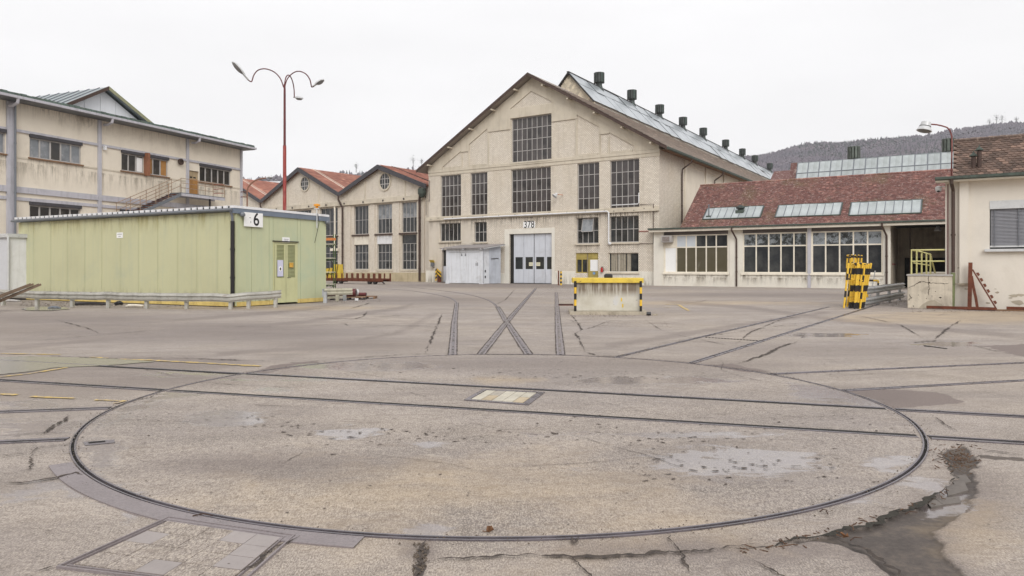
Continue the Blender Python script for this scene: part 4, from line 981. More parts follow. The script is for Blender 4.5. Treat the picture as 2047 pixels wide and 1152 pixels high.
MB().prism(out, XZ, -.10, -.003).build('gable_trim', TRIM, hall)
mb = MB(); za = win['A'][0][3]
MB().box(aL[4], aL[6], -.099, -.004, za + .02, za + .95).build('lintel_band', TRIM, hall)
for i, z0 in ((2, zt2), (7, zt2)):
    for a in (aL[i], ):
        pass
for a, q in ((aL[1], -1), (aL[2], 1), (aL[3], -1), (aL[7], 1), (aL[8], -1), (aL[9], 1)):
    x0, x1 = (a - .16, a) if q > 0 else (a, a + .16); MB().box(x0, x1, -.07, -.004, zt2 + .002, min(rk(x0), rk(x1)) - .37 if rk(a) > zt2 + 1 else zt2 + .1).build('panel_border', TRIM, hall)
for a, b in ((aL[0], aL[1]), (aL[2], aL[3]), (aL[7], aL[8]), (aL[9], aL[10])): MB().box(a + .17, b - .17, -.07, -.004, zt2 + .003, zt2 + .16).build('panel_border', TRIM, hall)
# plinth and gate surround
zg = gate[3]; gx0, gx1 = H.px(1009, 500)[0], H.px(1109.2, 500)[0]
mb = MB(); mb.box(gx0, gate[0] - .003, -.03, -.003, 0, zg + .50); mb.box(gate[1] + .003, gx1, -.03, -.003, 0, zg + .50); mb.box(gate[0], gate[1], -.029, -.004, zg + .003, zg + .50); mb.build('gate_surround', PLASTER_W, hall)
zp = H.px(1300, 543)[1]
mb = MB()
for x0, x1, h_ in ((-.35, slot[0] - .1, H.px(860, 541)[1]), (gx1 + .003, door[0] - .05, zp), (door[1] + .05, W + .02, zp), (slot[1] + .1, gx0 - .003, zp * .8)): MB().box(x0, x1, -.05, -.003, 0, h_).build('plinth', PLASTER_W, hall)
# roof: right and left slopes, verge boards, brackets
ov = .95; fo = -.85
def slope(side, y0, y1, a0, a1, lift, th):
    """roof slab between along-slope positions a0 (eave side) and a1, measured horizontally from the ridge"""
    mb = MB()
    def z(d): return z_apex + lift - sl * d
    P = []
    for d in (a0, a1):
        x = W / 2 + side * d; P.append((x, z(d)))
    pts = [(P[0][0], P[0][1]), (P[1][0], P[1][1]), (P[1][0], P[1][1] + th), (P[0][0], P[0][1] + th)]
    return MB().prism(pts, lambda a, b, d: (a, d, b), y0, y1)
half = W / 2 + ov
slope(1, fo, LH, half, 0, .04, .22).build('roof_slope', TILE_H, hall); slope(-1, fo, LH, half, 0, .04, .22).build('roof_slope', TILE_H, hall)
for sd in (1, -1): slope(sd, fo - .05, fo - .001, half + .03, 0, -.02, .30).build('verge_board', PIPE_D, hall)
mb = MB(); MU = (1, 0, -sl)                                # tile courses on the visible right slope
P0 = (W / 2 + half, fo, z_apex + .27 - sl * half); V = (-1, 0, sl)
tiles(mb, P0, (0, 1, 0), V, 120, 22, .84, .62, lift=.05)
o = mb.build('roof_tiling', TILE_H, hall); o['kind'] = 'stuff'
for sd in (-1, 1):
    for k in range(5):
        d = ex * (.12 + k * .21); x = W / 2 + sd * d; z = z_apex - sl * d - .16
        MB().box(x - .09, x + .09, fo + .02, .0, z - .10, z + .02).build('purlin_end', TRIM, hall)
xg = W + ov + .02; zge = z_apex - sl * half
mb = MB(); mb.prism([(xg - .02, zge + .18), (xg + .16, zge + .2), (xg + .16, zge + .05), (xg + .1, zge - .02), (xg + .02, zge - .02)], lambda a, b, d: (a, d, b), fo, LH); mb.build('gutter', COPPER, hall)
mb = MB(); mb.box(W + .1, xg - .03, .1, LH, zge + .12, zge + .16); mb.build('soffit', WOOD, hall)
for t_ in (H.py(1361, 400, W)[0], H.py(1426, 400, W)[0], H.py(1478, 400, W)[0], H.py(1512, 400, W)[0]):
    downpipe(hall, [(xg + .05, t_, zge - .02), (xg + .02, t_, zge - .35), (W + .16, t_, zge - .9), (W + .12, t_, zge - 1.4), (W + .12, t_, .1)], .07)
# monitor (raised glass roof along the ridge)
t1 = 7.2; ax, az_ = H.px(1130, 147, t1); mx = ex
cr = H.px(1184.3, 199.6, t1); mh = abs(cr[0] - mx); mz = az_; mbz = cr[1]
mb = MB(); mb.prism([(mx - mh + .2, z_apex - sl * mh - .1), (mx + mh - .2, z_apex - sl * mh - .1), (mx + mh - .2, mbz - .03), (mx, mz - .12), (mx - mh + .2, mbz - .03)], lambda a, b, d: (a, d, b), t1 + .3, t1 + .5)
mb.build('monitor_gable', TRIM, hall)
mb = MB(); nu = 22; sw = 2 * mh / nu                      # scalloped shingles on the little gable: individual rows
shp = lambda x: min(mbz, 1e9) + (mz - mbz) * (1 - abs(x - mx) / mh)
SHING = paint('shingle_cream', rgb(206, 194, 172), .8, var=.15, scale=3, objvar=.55, dirt_amt=.3, dirt=rgb(128, 100, 72))
first = None; cnt = 0
sg = MB(); s_ = .36; sg.face([(-s_ / 2 + .01, 0, s_ / 2), (-s_ / 2 + .01, -.02, 0), (0, -.035, -s_ / 2 + .01), (s_ / 2 - .01, -.02, 0), (s_ / 2 - .01, 0, s_ / 2), (0, .0, s_ / 2 + .1)]); sg.face([(-s_ / 2 + .01, -.02, 0), (-s_ / 2 + .01, .01, 0), (0, .0, -s_ / 2), (0, -.035, -s_ / 2 + .01)]); sg.face([(s_ / 2 - .01, -.02, 0), (s_ / 2 - .01, .01, 0), (0, .0, -s_ / 2), (0, -.035, -s_ / 2 + .01)])
zz = z_apex - sl * mh
row = 0
while zz < mz - .4:
    x = mx - mh + (row % 2) * s_ / 2
    while x < mx + mh:
        if shp(x) > zz + .25 and cnt < 290 and zz > z_apex - sl * abs(x - mx) - .2:
            if first is None: first = sg.build('shingle', SHING, hall); first.location = (x, t1 + .27, zz)
            else: inst(first, (x, t1 + .27, zz), hall)
            cnt += 1
        x += s_
    zz += s_ * .62; row += 1
msl = (mz - mbz) / mh; mlen = LH - t1
for sd in (1, -1):
    e0 = mx + sd * (mh + .10); ez0 = mbz - msl * .10
    MB().prism([(e0, ez0), (mx, mz), (mx, mz + .06), (e0, ez0 + .06)], lambda a, b, d: (a, d, b), t1, LH - .2).build('monitor_roof', DARKM, hall)
    MB().prism([(e0 + sd * .03, ez0 - .12), (mx, mz - .06), (mx, mz + .12), (e0 + sd * .03, ez0 + .06)], lambda a, b, d: (a, d, b), t1 - .08, t1 - .002).build('monitor_verge', DARKM, hall)
    MB().box(*sorted((mx + sd * (mh - .06), mx + sd * (mh - .2))), t1 + .52, LH - .3, z_apex - sl * mh - .1, mbz - .02).build('clerestory_wall', PLASTER_W, hall)
# glass strips on the right slope: two rows of panels, each a part
print('MON', mh, mbz, z_apex - sl * mh, mz)
Lsl = math.hypot(mh + .1, (mbz - msl * .1) - mz); dirx, dirz = (mh + .1) / Lsl, ((mbz - msl * .1) - mz) / Lsl; nx_, nz_ = -dirz, dirx
npan = 46; pw = (LH - .4 - t1) / npan
for r_ in range(2):
    s0, s1 = (.04, Lsl * .40) if r_ == 0 else (Lsl * .41, Lsl + .02)
    pb = MB(); c = [(mx + dirx * s + nx_ * h_, mz + dirz * s + nz_ * h_) for s, h_ in ((s0, .085 - .02 * r_), (s1, .085 - .02 * r_), (s1, .11 - .02 * r_), (s0, .11 - .02 * r_))]
    pb.prism(c, lambda a, b, d: (a, d, b), .03, pw - .03)
    f0 = pb.build('glass_panel', ROOFGL_B, hall); f0.location = (0, t1 + .02, 0)
    for k in range(1, npan): inst(f0, (0, t1 + .02 + k * pw, 0), hall, rot=(0, rnd.gauss(0, .004), 0))
MB().box(mx - .12, mx + .12, t1 - .1, LH - .2, mz + .06, mz + .16).build('ridge_cap', DARKM, hall)
# roof ventilators on the ridge
def vent_proto(w_=1.15):
    t = thing('roof_ventilator', '', 'ventilator', group='ventilator cowls along the glass ridge of the tall hall')
    mb = MB(); n = 12
    for k in range(n):
        a = 2 * math.pi * (k + .5) / n; c, s = math.cos(a), math.sin(a); r0 = w_ * .47; hw = w_ * .098
        px, py = -s, c
        P = [(c * r0 + px * hw, s * r0 + py * hw), (c * r0 - px * hw, s * r0 - py * hw), (c * (r0 + .05) - px * hw, s * (r0 + .05) - py * hw), (c * (r0 + .05) + px * hw, s * (r0 + .05) + py * hw)]
        mb.prism(P, XY, .55, 1.62)
    mb.build('louvre_ring', VENTM, t)
    mb = MB(); mb.lathe((0, 0, 0), [(w_ * .44, .60), (w_ * .44, 1.56)], 12); mb.build('core', DARKM, t)
    mb = MB(); mb.lathe((0, 0, 0), [(w_ * .53, 1.622), (w_ * .53, 1.66), (w_ * .2, 1.74), (.03, 1.76)], 12); mb.build('cap', VENTM, t)
    mb = MB(); mb.lathe((0, 0, 0), [(w_ * .52, -.5), (w_ * .30, .25), (w_ * .30, .62)], 10); mb.build('neck', VENTM, t)
    return t
vp = vent_proto()
vu = [1197.7, 1263.2, 1318.6, 1365.3, 1405.8, 1450.5, 1484, 1509, 1538.7]
vlab = ['nearest and largest cowl, above the peak of the glass roof', 'second cowl from the front gable along the ridge', 'third cowl from the front gable along the ridge', 'fourth cowl from the front gable along the ridge',
        'middle cowl of the nine, halfway down the ridge line', 'sixth cowl from the front gable along the ridge', 'seventh cowl, third from the far end of the ridge', 'dark cowl just before the greenish last one on the hall ridge', 'farthest small greenish cowl at the hall ridge end, against the hill']
for k, u in enumerate(vu):
    t_, _ = H.py(u, 200, mx); o = vp if k == 0 else copy_tree(vp)
    x, y = H.w(mx, min(t_, LH - 1.5)); o.location = (x, y, mz + .02); o.rotation_euler = (0, 0, rnd.uniform(0, .5)); o['label'] = vlab[k]
# gate: four leaves
gl = [H.px(u, 500)[0] for u in (1025, 1045.2, 1066.2, 1088, 1103)]
gl[4] = gate[1] - .0
MB().box(gate[0], gl[0] - .01, .18, .30, 0, zg).build('gate_post', DEEP, hall)
MB().box(gate[0], gate[1], .28, .31, zg - .1, zg).build('gate_head', DEEP, hall)
gate_p = thing('gate', 'x', 'x'); bpy.data.objects.remove(gate_p)
GATEM = paint('gate_pale_grey', rgb(206, 209, 216), .5, var=.06, scale=.8, streak=.25, dirt=rgb(140, 136, 130), dirt_amt=.2)
zw0, zw1 = H.px(1060, 538.3)[1], H.px(1060, 514)[1]
GLASS_G = glassy('gate_glass', rgb(38, 40, 40), .08, .3, .35, rgb(78, 84, 74))
for k in range(4):
    a, b = gl[k] + .015, gl[k + 1] - (.015 if k != 1 else .05); m0, m1 = a + .16, b - (.12 if k < 3 else .05)
    lf = MB(); wall(lf, (a, b, .06, zg - .03), [(m0, m1, zw0, zw1)], lambda x, z, d: (x, .20 + d, z), .05, thick=.06)
    lf.box(a, a + .03, .185, .2, .06, zg - .03); lf.box(b - .03, b, .185, .2, .06, zg - .03)
    L = lf.build('gate_leaf', GATEM, hall); MB().box(m0, m1, .225, .24, zw0, zw1).build('pane', GLASS_G, L)
    if k in (1, 2):
        zc = (zw0 + zw1) / 2 - .1; xs = (m1 - .45, m1 - .02) if k == 1 else (m0 + .02, m0 + .45)
        MB().box(xs[0], xs[1], .212, .222, zc - .17, zc + .17).build('notice', paint('notice_cream', rgb(226, 220, 190), .8), L)
        text_mesh('GESPERRT' if k == 9 else 'STOP', .11, BLACK, 'lettering', L, FACE_XZ((xs[0] + xs[1]) / 2, .208, zc), .002) if k == 9 else MB().box(xs[0] + .06, xs[1] - .06, .209, .211, zc - .02, zc + .03).build('print_line', FAINT, L)
MB().box(gl[2] - .05, gl[2] + .03, .19, .26, .05, zg).build('meeting_stile', BLACKP, hall)
# number board
nb = hr(1047.8, 1068.6, 443.8, 456)
MB().box(nb[0] - .08, nb[1] + .08, -.045, -.006, nb[2], nb[3]).build('number_board', PAPER, hall)
text_mesh('378', .95, BLACK, 'number', hall, FACE_XZ((nb[0] + nb[1]) / 2, -.05, (nb[2] + nb[3]) / 2 + .0), .003, .004, .84)
# yellow side door and its window
zt = door[3]; zm = H.px(1160, 517)[1]
mb = MB(); mb.box(door[0], dsplit, .12, .2, zm, zt); mb.box(dsplit + .02, door[1], .12, .2, H.px(1185, 519)[1] + .12, zt); mb.build('transom_panel', YEL_D, hall)
window(hall, XZ, door[0], dsplit, dsill, zm - .01, 2, 1, d=.18, bar=.09, edge=.09, fm=YEL_D, gm=GLASS_B)
dl = MB().box(dsplit + .02, door[1] - .02, .14, .20, .08, H.px(1185, 519)[1] + .10).build('door', YEL_D, hall)
pz1, pz0 = H.px(1186, 519.5)[1], H.px(1186, 542)[1]; px0, px1 = H.px(1178.8, 500)[0], H.px(1194, 500)[0]
MB().box(px0, px1, .12, .13, pz0, pz1).build('notice_board', PAPER, dl)
MB().lathe((0, 0, 0), [(.0, 0), (.13, 0), (.13, .01), (0, .011)], 14).build('round_sign', paint('sign_blue', rgb(120, 160, 200), .5), dl).matrix_local = FACE_XZ((px0 + px1) / 2, .115, pz0 - .2)
# recess with half-glazed door left of the shed
sd_ = MB().box(slot[0] + .05, slot[1] - .02, .2, .26, .05, slot[3] * .5).build('side_door', GATEM, hall)
MB().box(slot[0] + .12, slot[1] - .06, .21, .25, slot[3] * .5 + .02, slot[3] - .1).build('pane', GLASS_B, sd_)
# pipes along the cornice
zq = zc1 - .02
mb = MB(); mb.tube([(2.2, -.24, zq + .02), (8, -.24, zq + .04), (H.px(1216, 430)[0], -.24, zq + .04), (H.px(1217, 430)[0] + .1, -.24, zq - .1), (H.px(1217, 430)[0] + .1, -.24, H.px(1217, 487)[1])], .07, 8)
mb.tube([(H.px(1217, 487)[0] + .1, -.24, H.px(1217, 487)[1]), (H.px(1222, 487)[0], -.1, H.px(1219, 487)[1] - .02)], .12, 8); mb.build('white_pipe', WHITE, hall)
mb = MB(); mb.tube([(H.px(1225, 420)[0], -.22, zq + .55), (H.px(1277, 420)[0], -.22, zq + .55), (H.px(1279, 420)[0], -.22, zq + .7), (H.px(1279, 420)[0], -.22, H.px(1279, 386)[1])], .045, 6); mb.build('conduit', WHITE, hall)
mb = MB(); mb.tube([(H.px(1280, 420)[0], -.1, zq + .5), (H.px(1307, 420)[0], -.1, zq + .5), (H.px(1307, 420)[0], -.1, H.px(1307, 487)[1]), (H.px(1278, 487)[0], -.1, H.px(1307, 487)[1])], .03, 6); mb.build('conduit', PIPE_D, hall)
mb = MB(); zr = H.px(1307, 462)[1]; mb.tube([(H.px(1278, 462)[0], -.07, zr), (W - .1, -.07, zr)], .03, 6); mb.build('conduit', REDP, hall)
mb = MB()
for k in range(26): x = .4 + k * (W - .8) / 26; mb.box(x, x + .06, -.2, -.161, zq + .1 * (k % 2), zq + .07 + .1 * (k % 2))
mb.build('cable_clip', DARKM, hall)
mb = MB(); mb.tube([(0.15, -.07, zc2 - .8), (.15, -.07, H.px(858, 403)[1]), (-.3, -.07, H.px(858, 403)[1]), (-.3, -.07, zc1 + .5)], .03, 6); mb.build('conduit', PIPE_D, hall)

# ================================================================== twin-gabled sheds to the left
S = Frame(G(527, HY + .01638 * (527 + 900)), (1923.5, -1420))
shed = root(S, 'sawtooth_shed', 'row of low gabled brick sheds with round attic windows and red tile roofs', 'factory shed')
aS = lambda u: S.px(u, 400)[0]
v1, v2, v3, p1, p2 = aS(527), aS(683), aS(858), aS(602), aS(761)
zv1, zv2, zv3 = S.px(527, 405)[1], S.px(683, 392)[1], S.px(858, 372)[1]; zv = (zv1 + zv2 + zv3) / 3
zp1, zp2 = S.px(602, 339)[1], S.px(761, 334)[1]; v0 = v1 - (v2 - v1) * 1.0; p0 = (v0 + v1) / 2 - .3; zp0 = zp1
zl = S.px(762, 402)[1]                                  # ledge
sh = []
def srect(u0, u1, vt, vb): return aS(u0), aS(u1), S.px(u0, vb)[1], S.px(u0, vt)[1]
top = [(708, 736.5), (754, 783.5), (803, 833)]; zt0, zt1 = S.px(762, 467)[1], S.px(762, 408.5)[1]
zb0, zb1 = S.px(772, 538.7)[1], S.px(772, 471)[1]
cols_ = [(aS(a), aS(b)) for a, b in top]
bay = (v2 - v1); lcols = [(aS(a), aS(b)) for a, b in ((536, 562), (590, 622), (640, 675))]
holes = []
for a, b in cols_ + lcols: holes += [(a, b, zt0, zt1), (a, b, zb0, zb1)]
R0 = aS(850)
mb = MB(); wall(mb, (v0 - 3, R0 + .7, 0, zv - .05), holes, XZ, .35, thick=.45)
for (a, b, c, zz) in ((v0, v1, p0, zp0), (v1, v2, p1, zp1), (v2, v3, p2, zp2)): mb.face([(a, 0, zv - .05), (b, 0, zv - .05), (b, 0, zv + .05), (c, 0, zz - .15), (a, 0, zv + .05)])
mb.build('wall', BRICK, shed)
for k, (a, b) in enumerate(cols_ + lcols):
    window(shed, XZ, a, b, zt0, zt1, 4, 2, d=.22, bar=.05, edge=.06, gms={(i, 1): GLASS_W if k < 3 else GLASS_B for i in range(4)} if k in (1, 2) else None, gm=GLASS_B)
    window(shed, XZ, a, b, zb0, zb1 - .95, 4, 3, d=.22, bar=.05, edge=.06, gm=GLASS_B)
    sl_ = MB().box(a - .35, b + .1, -.12, .2, zb1 + .05, zb1 + .22).build('sill', PIPE_D, shed); streak(shed, XZ, a - .3, b + .1, zt0 - .1, 1.0)
    if k < 2:                                            # roller panel under the sill
        MB().box(a - .25, b + .02, .02, .2, zb1 - .95, zb1 + .0).build('spandrel_panel', FRAME_C if k == 0 else WHITE, shed)
    else: MB().box(a, b, .15, .2, zb1 - .95, zb1 - .0).build('spandrel_panel', GLASS_B, shed)
    MB().box(a - .1, b + .1, -.06, .2, zb0 - .2, zb0 - .005).build('sill', TRIM, shed)
mb = MB()                                                # pilaster strips, ledge, plinth
for a, b in ((688, 702), (741, 750), (787, 799), (836, 849), (626, 636)): MB().box(aS(a), aS(b), -.10, -.003, .9, zl - .3).build('pilaster', BRICK, shed)
mb = MB(); mb.box(v0, R0 - .1, -.22, -.003, zl - .25, zl + .30); mb.box(v0, R0 - .1, -.3, -.224, zl - .22, zl - .10); mb.build('ledge', TRIM, shed)
MB().box(v0, R0 + .6, -.14, -.003, 0, S.px(772, 545)[1]).build('plinth', PLINTH, shed)
mb = MB()
for a in (636, 728, 808, 575): mb.box(aS(a), aS(a) + .22, -.06, -.003, zl + .32, zv + 1.3 if a in (575, 636) else zv + 1.6)
mb.build('gable_joint', TRIM, shed)
mb = MB()
for k in range(9): x = aS(556) + k * 3.3; mb.box(x, x + .14, -.36, -.302, zl - .1, zl + .1)
mb.build('lamp_bracket', DARKM, shed)
LS = 45
def gable(a, b, c, zz, k):
    for (e, sgn) in ((a, -1), (b, 1)):
        # roof slab
        mb = MB(); mb.prism([(e, zv + .05), (c, zz), (c, zz + .18), (e, zv + .23)], lambda x, z, d: (x, d, z), -.45, LS); mb.build('roof_slope', TILE_S, shed)
        mb = MB(); mb.prism([(e, zv - .22), (c, zz - .30), (c, zz + .22), (e, zv + .28)], lambda x, z, d: (x, d, z), -.55, -.452); mb.build('verge_board', FRAME_D, shed)
    # tiles on the right-hand slope (seen)
    U = Vector((0, 1, 0)); Vv = Vector((c - b, 0, zz - zv)); L = Vv.length
    mb = MB(); tiles(mb, (b, -.45, zv + .24), U, Vv, int((LS + .4) / .5), int(L / .42), .5, .42, lift=.045)
    o = mb.build('roof_tiling', TILE_S, shed); o['kind'] = 'stuff'
    mb = MB(); mb.beam((b, 1.7, zv + .32), (c, 1.7, zz + .28), .07, .07); mb.beam((b, 2.15, zv + .30), (c, 2.15, zz + .26), .04, .06); mb.build('conductor_rail', FRAME_C if k < 2 else PIPE_D, shed)
gable(v0, v1, p0, zp0, 0); gable(v1, v2, p1, zp1, 1); gable(v2, v3, p2, zp2, 2)
def round_window(u, v, ru, rv):
    x, z = S.px(u, v); rx = (aS(u + ru) - aS(u - ru)) / 2; rz = rv / F * 80
    n = 24; mb = MB()
    for k in range(n):
        t0, t1 = 2 * math.pi * k / n, 2 * math.pi * (k + 1) / n; c = []
        for rr_, t in ((1, t0), (1, t1), (1.2, t1), (1.2, t0)): c.append((x + rx * rr_ * math.cos(t), z + rz * rr_ * math.sin(t)))
        mb.prism(c, XZ, -.12, -.004)
    wf = mb.build('round_window', TRIM, shed)
    MB().prism([(x + rx * 1.02 * math.cos(2 * math.pi * k / n), z + rz * 1.02 * math.sin(2 * math.pi * k / n)) for k in range(n)], XZ, -.03, -.005).build('pane', GLASS_B, wf)
    mb = MB(); mb.box(x - .05, x + .05, -.08, -.032, z - rz, z + rz)
    for q in (-.33, .33): mb.box(x - rx * .92, x + rx * .92, -.07, -.033, z + rz * q - .04, z + rz * q + .04)
    for q in (-.5, .5): mb.box(x + rx * q - .025, x + rx * q + .025, -.065, -.034, z - rz * .8, z + rz * .8)
    mb.build('glazing_bar', FRAME_L, wf)
round_window(610, 368, 8, 14.5); round_window(770, 363, 10, 16)
for k, (u, zz) in enumerate(((683, zv), (527, zv), (846, zv))):
    x = aS(u); x2 = aS(u + 5) if k < 2 else aS(842)
    downpipe(shed, [(x, -.5, zz), (x, -.5, zz - .6), (x2, -.28, zz - 1.5), (x2, -.26, zz - 1.9), (x2, -.26, .1)], .11 if k < 2 else .13)
MB().lathe((aS(850), -.5, zv - .2), [(.2, -.9), (.45, -.5), (.45, 0), (.2, .1)], 10).build('hopper', COPPER, shed)
mb = MB(); x = aS(672); mb.box(x - .12, x + .05, -.25, -.12, S.px(672, 497)[1], S.px(672, 410)[1]); mb.box(aS(666), aS(678), -.5, -.1, S.px(672, 497)[1] - .3, S.px(672, 497)[1]); mb.build('cable_duct', FRAME_C, shed)
# ================================================================== big cream building at far left (steel frame, upper windows)
Dk = 60 * 1116.0
def Lpt(u): Y = Dk / (1600 - u); return ((u - CX) / F * Y, Y)
L = Frame(Lpt(-160), (576.5, 1420))
lb = root(L, 'steel_framed_factory', 'long cream factory with grey steel posts and green-edged eaves at the far left', 'factory')
lx = lambda u, v=400: L.px(u, v)[0]
def lr(u0, u1, vt, vb): return lx(u0), lx(u1), L.px(u0, vb)[1], L.px(u0, vt)[1]
XE = lx(483); ze = L.px(484, 289)[1] - .48; depth = 30
wins = {'W1': (59, 162.5, 272, 314), 'W2': (242.5, 288, 304, 344), 'W2b': (292, 336, 315, 355), 'W3': (399, 461, 334, 365), 'W4': (59, 161, 402.5, 446), 'W5': (240, 300, 424, 458), 'W0': (-42, 11, 246, 308)}
wr = {k: lr(*v) for k, v in wins.items()}
def lrf(k, zt=None, zb=None): return wr[k]
zw1 = L.px(60, 267)[1]; zwb = L.px(60, 315)[1]
for k in ('W1', 'W2', 'W2b', 'W3', 'W0'): a, b, c, d = wr[k]; wr[k] = (a, b, zwb, zw1)
wr['W4'] = (wr['W4'][0], wr['W4'][1], L.px(60, 446)[1], L.px(60, 402.5)[1]); wr['W5'] = (wr['W5'][0], wr['W5'][1], wr['W4'][2], wr['W4'][3])
dr = lr(377.5, 397.5, 341, 394); dr = (dr[0], dr[1], L.px(430, 397)[1] + .02, L.px(388, 342)[1])
mb = MB(); wall(mb, (lx(-160), XE, 0, ze), list(wr.values()) + [dr], XZ, .25, thick=.3)
wall(mb, (-22, 0, 0, ze), [], XZ, .25, thick=.3); mb.face([(-22, 0, 0), (-22, depth, 0), (-22, depth, ze), (-22, 0, ze)]); mb.face([(XE, 0, 0), (XE, depth, 0), (XE, depth, ze), (XE, 0, ze)]); mb.face([(0, depth, 0), (XE, depth, 0), (XE, depth, ze), (0, depth, ze)]); mb.face([(0, 0, ze), (XE, 0, ze), (XE, depth, ze), (0, depth, ze)])
mb.build('wall', PLASTER, lb)
for u0, u1 in ((12, 26), (194.5, 201), (371.5, 376), (479.5, 483)):
    MB().box(lx(u0), lx(u1), -.12, -.003, 0, ze - .02).build('steel_post', STEEL_G, lb)
zb_hi = L.px(27, 257.5)[1]; zb_sill = L.px(27, 312)[1]; zb1, zb0_ = L.px(60, 376)[1], L.px(60, 388)[1]; zc0 = L.px(60, 399)[1]
segs = [(-160, 12), (26, 194.5), (201, 371.5), (376, 479.5)]
for u0, u1 in segs:
    a, b = lx(u0) + .004, lx(u1) - .004
    MB().box(a, b, -.09, -.003, zb_hi - .16, zb_hi).build('rail_band', STEEL_G, lb)
    MB().box(a, b, -.10, -.003, zb0_, zb1).build('edge_beam', STEEL_G, lb)
    MB().box(a, b, -.07, -.003, zc0 - .12, zc0 + .08).build('rail_band', STEEL_G, lb)
mb = MB()
for u0, u1 in ((26, 58), (164, 194.5), (201, 241), (337, 371.5), (462, 479.5)): mb.box(lx(u0) + .01, lx(u1) - .01, -.03, -.004, zb_sill - .1, zb_sill)
o = mb.build('sill_band', TRIM, lb); o['kind'] = 'stuff'
GLASS_L = glassy('sooty_glass', rgb(44, 42, 40), .1, .5, .5, rgb(92, 84, 72))
for k, c_ in (('W1', 5), ('W2', 3), ('W2b', 3), ('W3', 5), ('W4', 5), ('W5', 4), ('W0', 3)):
    a, b, c, d = wr[k]
    gm = GLASS_W if k in ('W1', 'W0') else BOARD if k == 'W2b' else GLASS_L
    gms = {(1, 0): GLASS_L} if k == 'W2b' else {(2, 0): GLASS_L, (4, 0): GLASS_W} if k == 'W1' else None
    window(lb, XZ, a, b, c, d - .22, c_, 1, d=.12, bar=.10, edge=.08, fm=FRAME_L, gm=gm, gms=gms)
    MB().box(a - .03, b + .03, -.10, .16, d - .22, d - .02).build('blind_box', FRAME_D, lb)
    MB().box(a - .1, b + .1, -.12, .12, c - .09, c - .003).build('sill', WOOD, lb); streak(lb, XZ, a - .2, b + .2, c - .1, 1.5, STAIN_L)
streak(lb, XZ, 2, XE - .3, ze - .02, 1.0, STAIN_L); streak(lb, XZ, 2, XE - .3, zb1 + 1.5, 1.45, STAIN_D)
x = lx(290); MB().box(x - .10, x + .14, -.35, .02, zwb - .15, zw1 + .02).build('orange_shutter', paint('rust_orange', rgb(138, 90, 64), .8, var=.25, scale=2, streak=.6), lb)
MB().box(lx(275), lx(286), .09, .10, zwb + .1, zwb + 1.1).build('white_sheet', PAPER, lb)
dd = MB().box(dr[0] + .02, dr[1] - .02, .1, .16, dr[2], dr[2] + 1.3).build('door', BOARD, lb)
mb = MB(); wall(mb, (dr[0] + .02, dr[1] - .02, dr[2] + 1.3, dr[3] - .02), [(dr[0] + .18, (dr[0] + dr[1]) / 2 - .04, dr[2] + 1.36, dr[3] - .45), ((dr[0] + dr[1]) / 2 + .04, dr[1] - .18, dr[2] + 1.36, dr[3] - .45)], lambda a, b, d: (a, .1 + d, b), .04); mb.build('door_frame', paint('door_tan', rgb(170, 150, 118), .7, var=.15, streak=.4), lb)
MB().box(dr[0] + .1, dr[1] - .1, .14, .15, dr[2] + 1.3, dr[3] - .4).build('pane', GLASS_L, dd)
mb = MB(); mb.box(-23, XE + .55, -.95, depth + .5, ze + .02, ze + .22); mb.build('roof', GREYM, lb)
mb = MB(); mb.box(-23, XE + .6, -1.08, -.95, ze + .05, ze + .20); mb.build('gutter', STEEL_G, lb)
mb = MB(); n = 70                                          # crinkled green-brown copper eave edge
for k in range(n): a = -2 + (XE + 2.5) * k / n; b = -2 + (XE + 2.5) * (k + 1) / n - .03; mb.prism([(-1.0, ze + .22), (-.2, ze + .22), (-.2, ze + .46), (-.92, ze + .36 + rnd.uniform(0, .05))], lambda p, q, d: (d, p, q), a, b)
o = mb.build('eave_tiling', PATINA, lb); o['kind'] = 'stuff'
mb = MB()
for u in (14, 204, 380): x = lx(u); mb.tube([(x, -1.0, ze + .05), (x, -.95, ze - .2), (x, -.55, ze - .32), (x, -.2, ze - .30)], .09, 8)
o = mb.build('gutter_outlet', STEEL_G, lb); o['kind'] = 'stuff'
downpipe(lb, [(lx(25), -.25, ze), (lx(25), -.25, ze - 1), (lx(25), -.25, .1)], .06, GREYM)
MB().box(lx(205), lx(208.5), -.25, -.02, L.px(205, 300)[1], L.px(205, 292)[1]).build('wall_lamp', WHITE, lb)
MB().lathe((0, 0, 0), [(.24, 0), (.24, .12), (.16, .13), (.16, .05)], 14).build('round_vent', PIPE_D, lb).matrix_local = Matrix.Translation((lx(358), -.12, L.px(358, 324)[1])) @ Matrix.Rotation(R(90), 4, 'X')
# patch of bare render under the eave (stain with its own outline)
x, z = L.px(138, 232); mb = MB(); mb.face([XZ(a_, b_, -.006) for a_, b_ in ((x - 2.4, z + .75), (x + 2.2, z + .75), (x + 1.6, z - .3), (x + .5, z - 1.3), (x - .3, z - 1.4), (x - 1.3, z - .5))]); mb.build('damp_stain', stain_mat('damp_patch', rgb(118, 98, 76), .75, .9), lb)
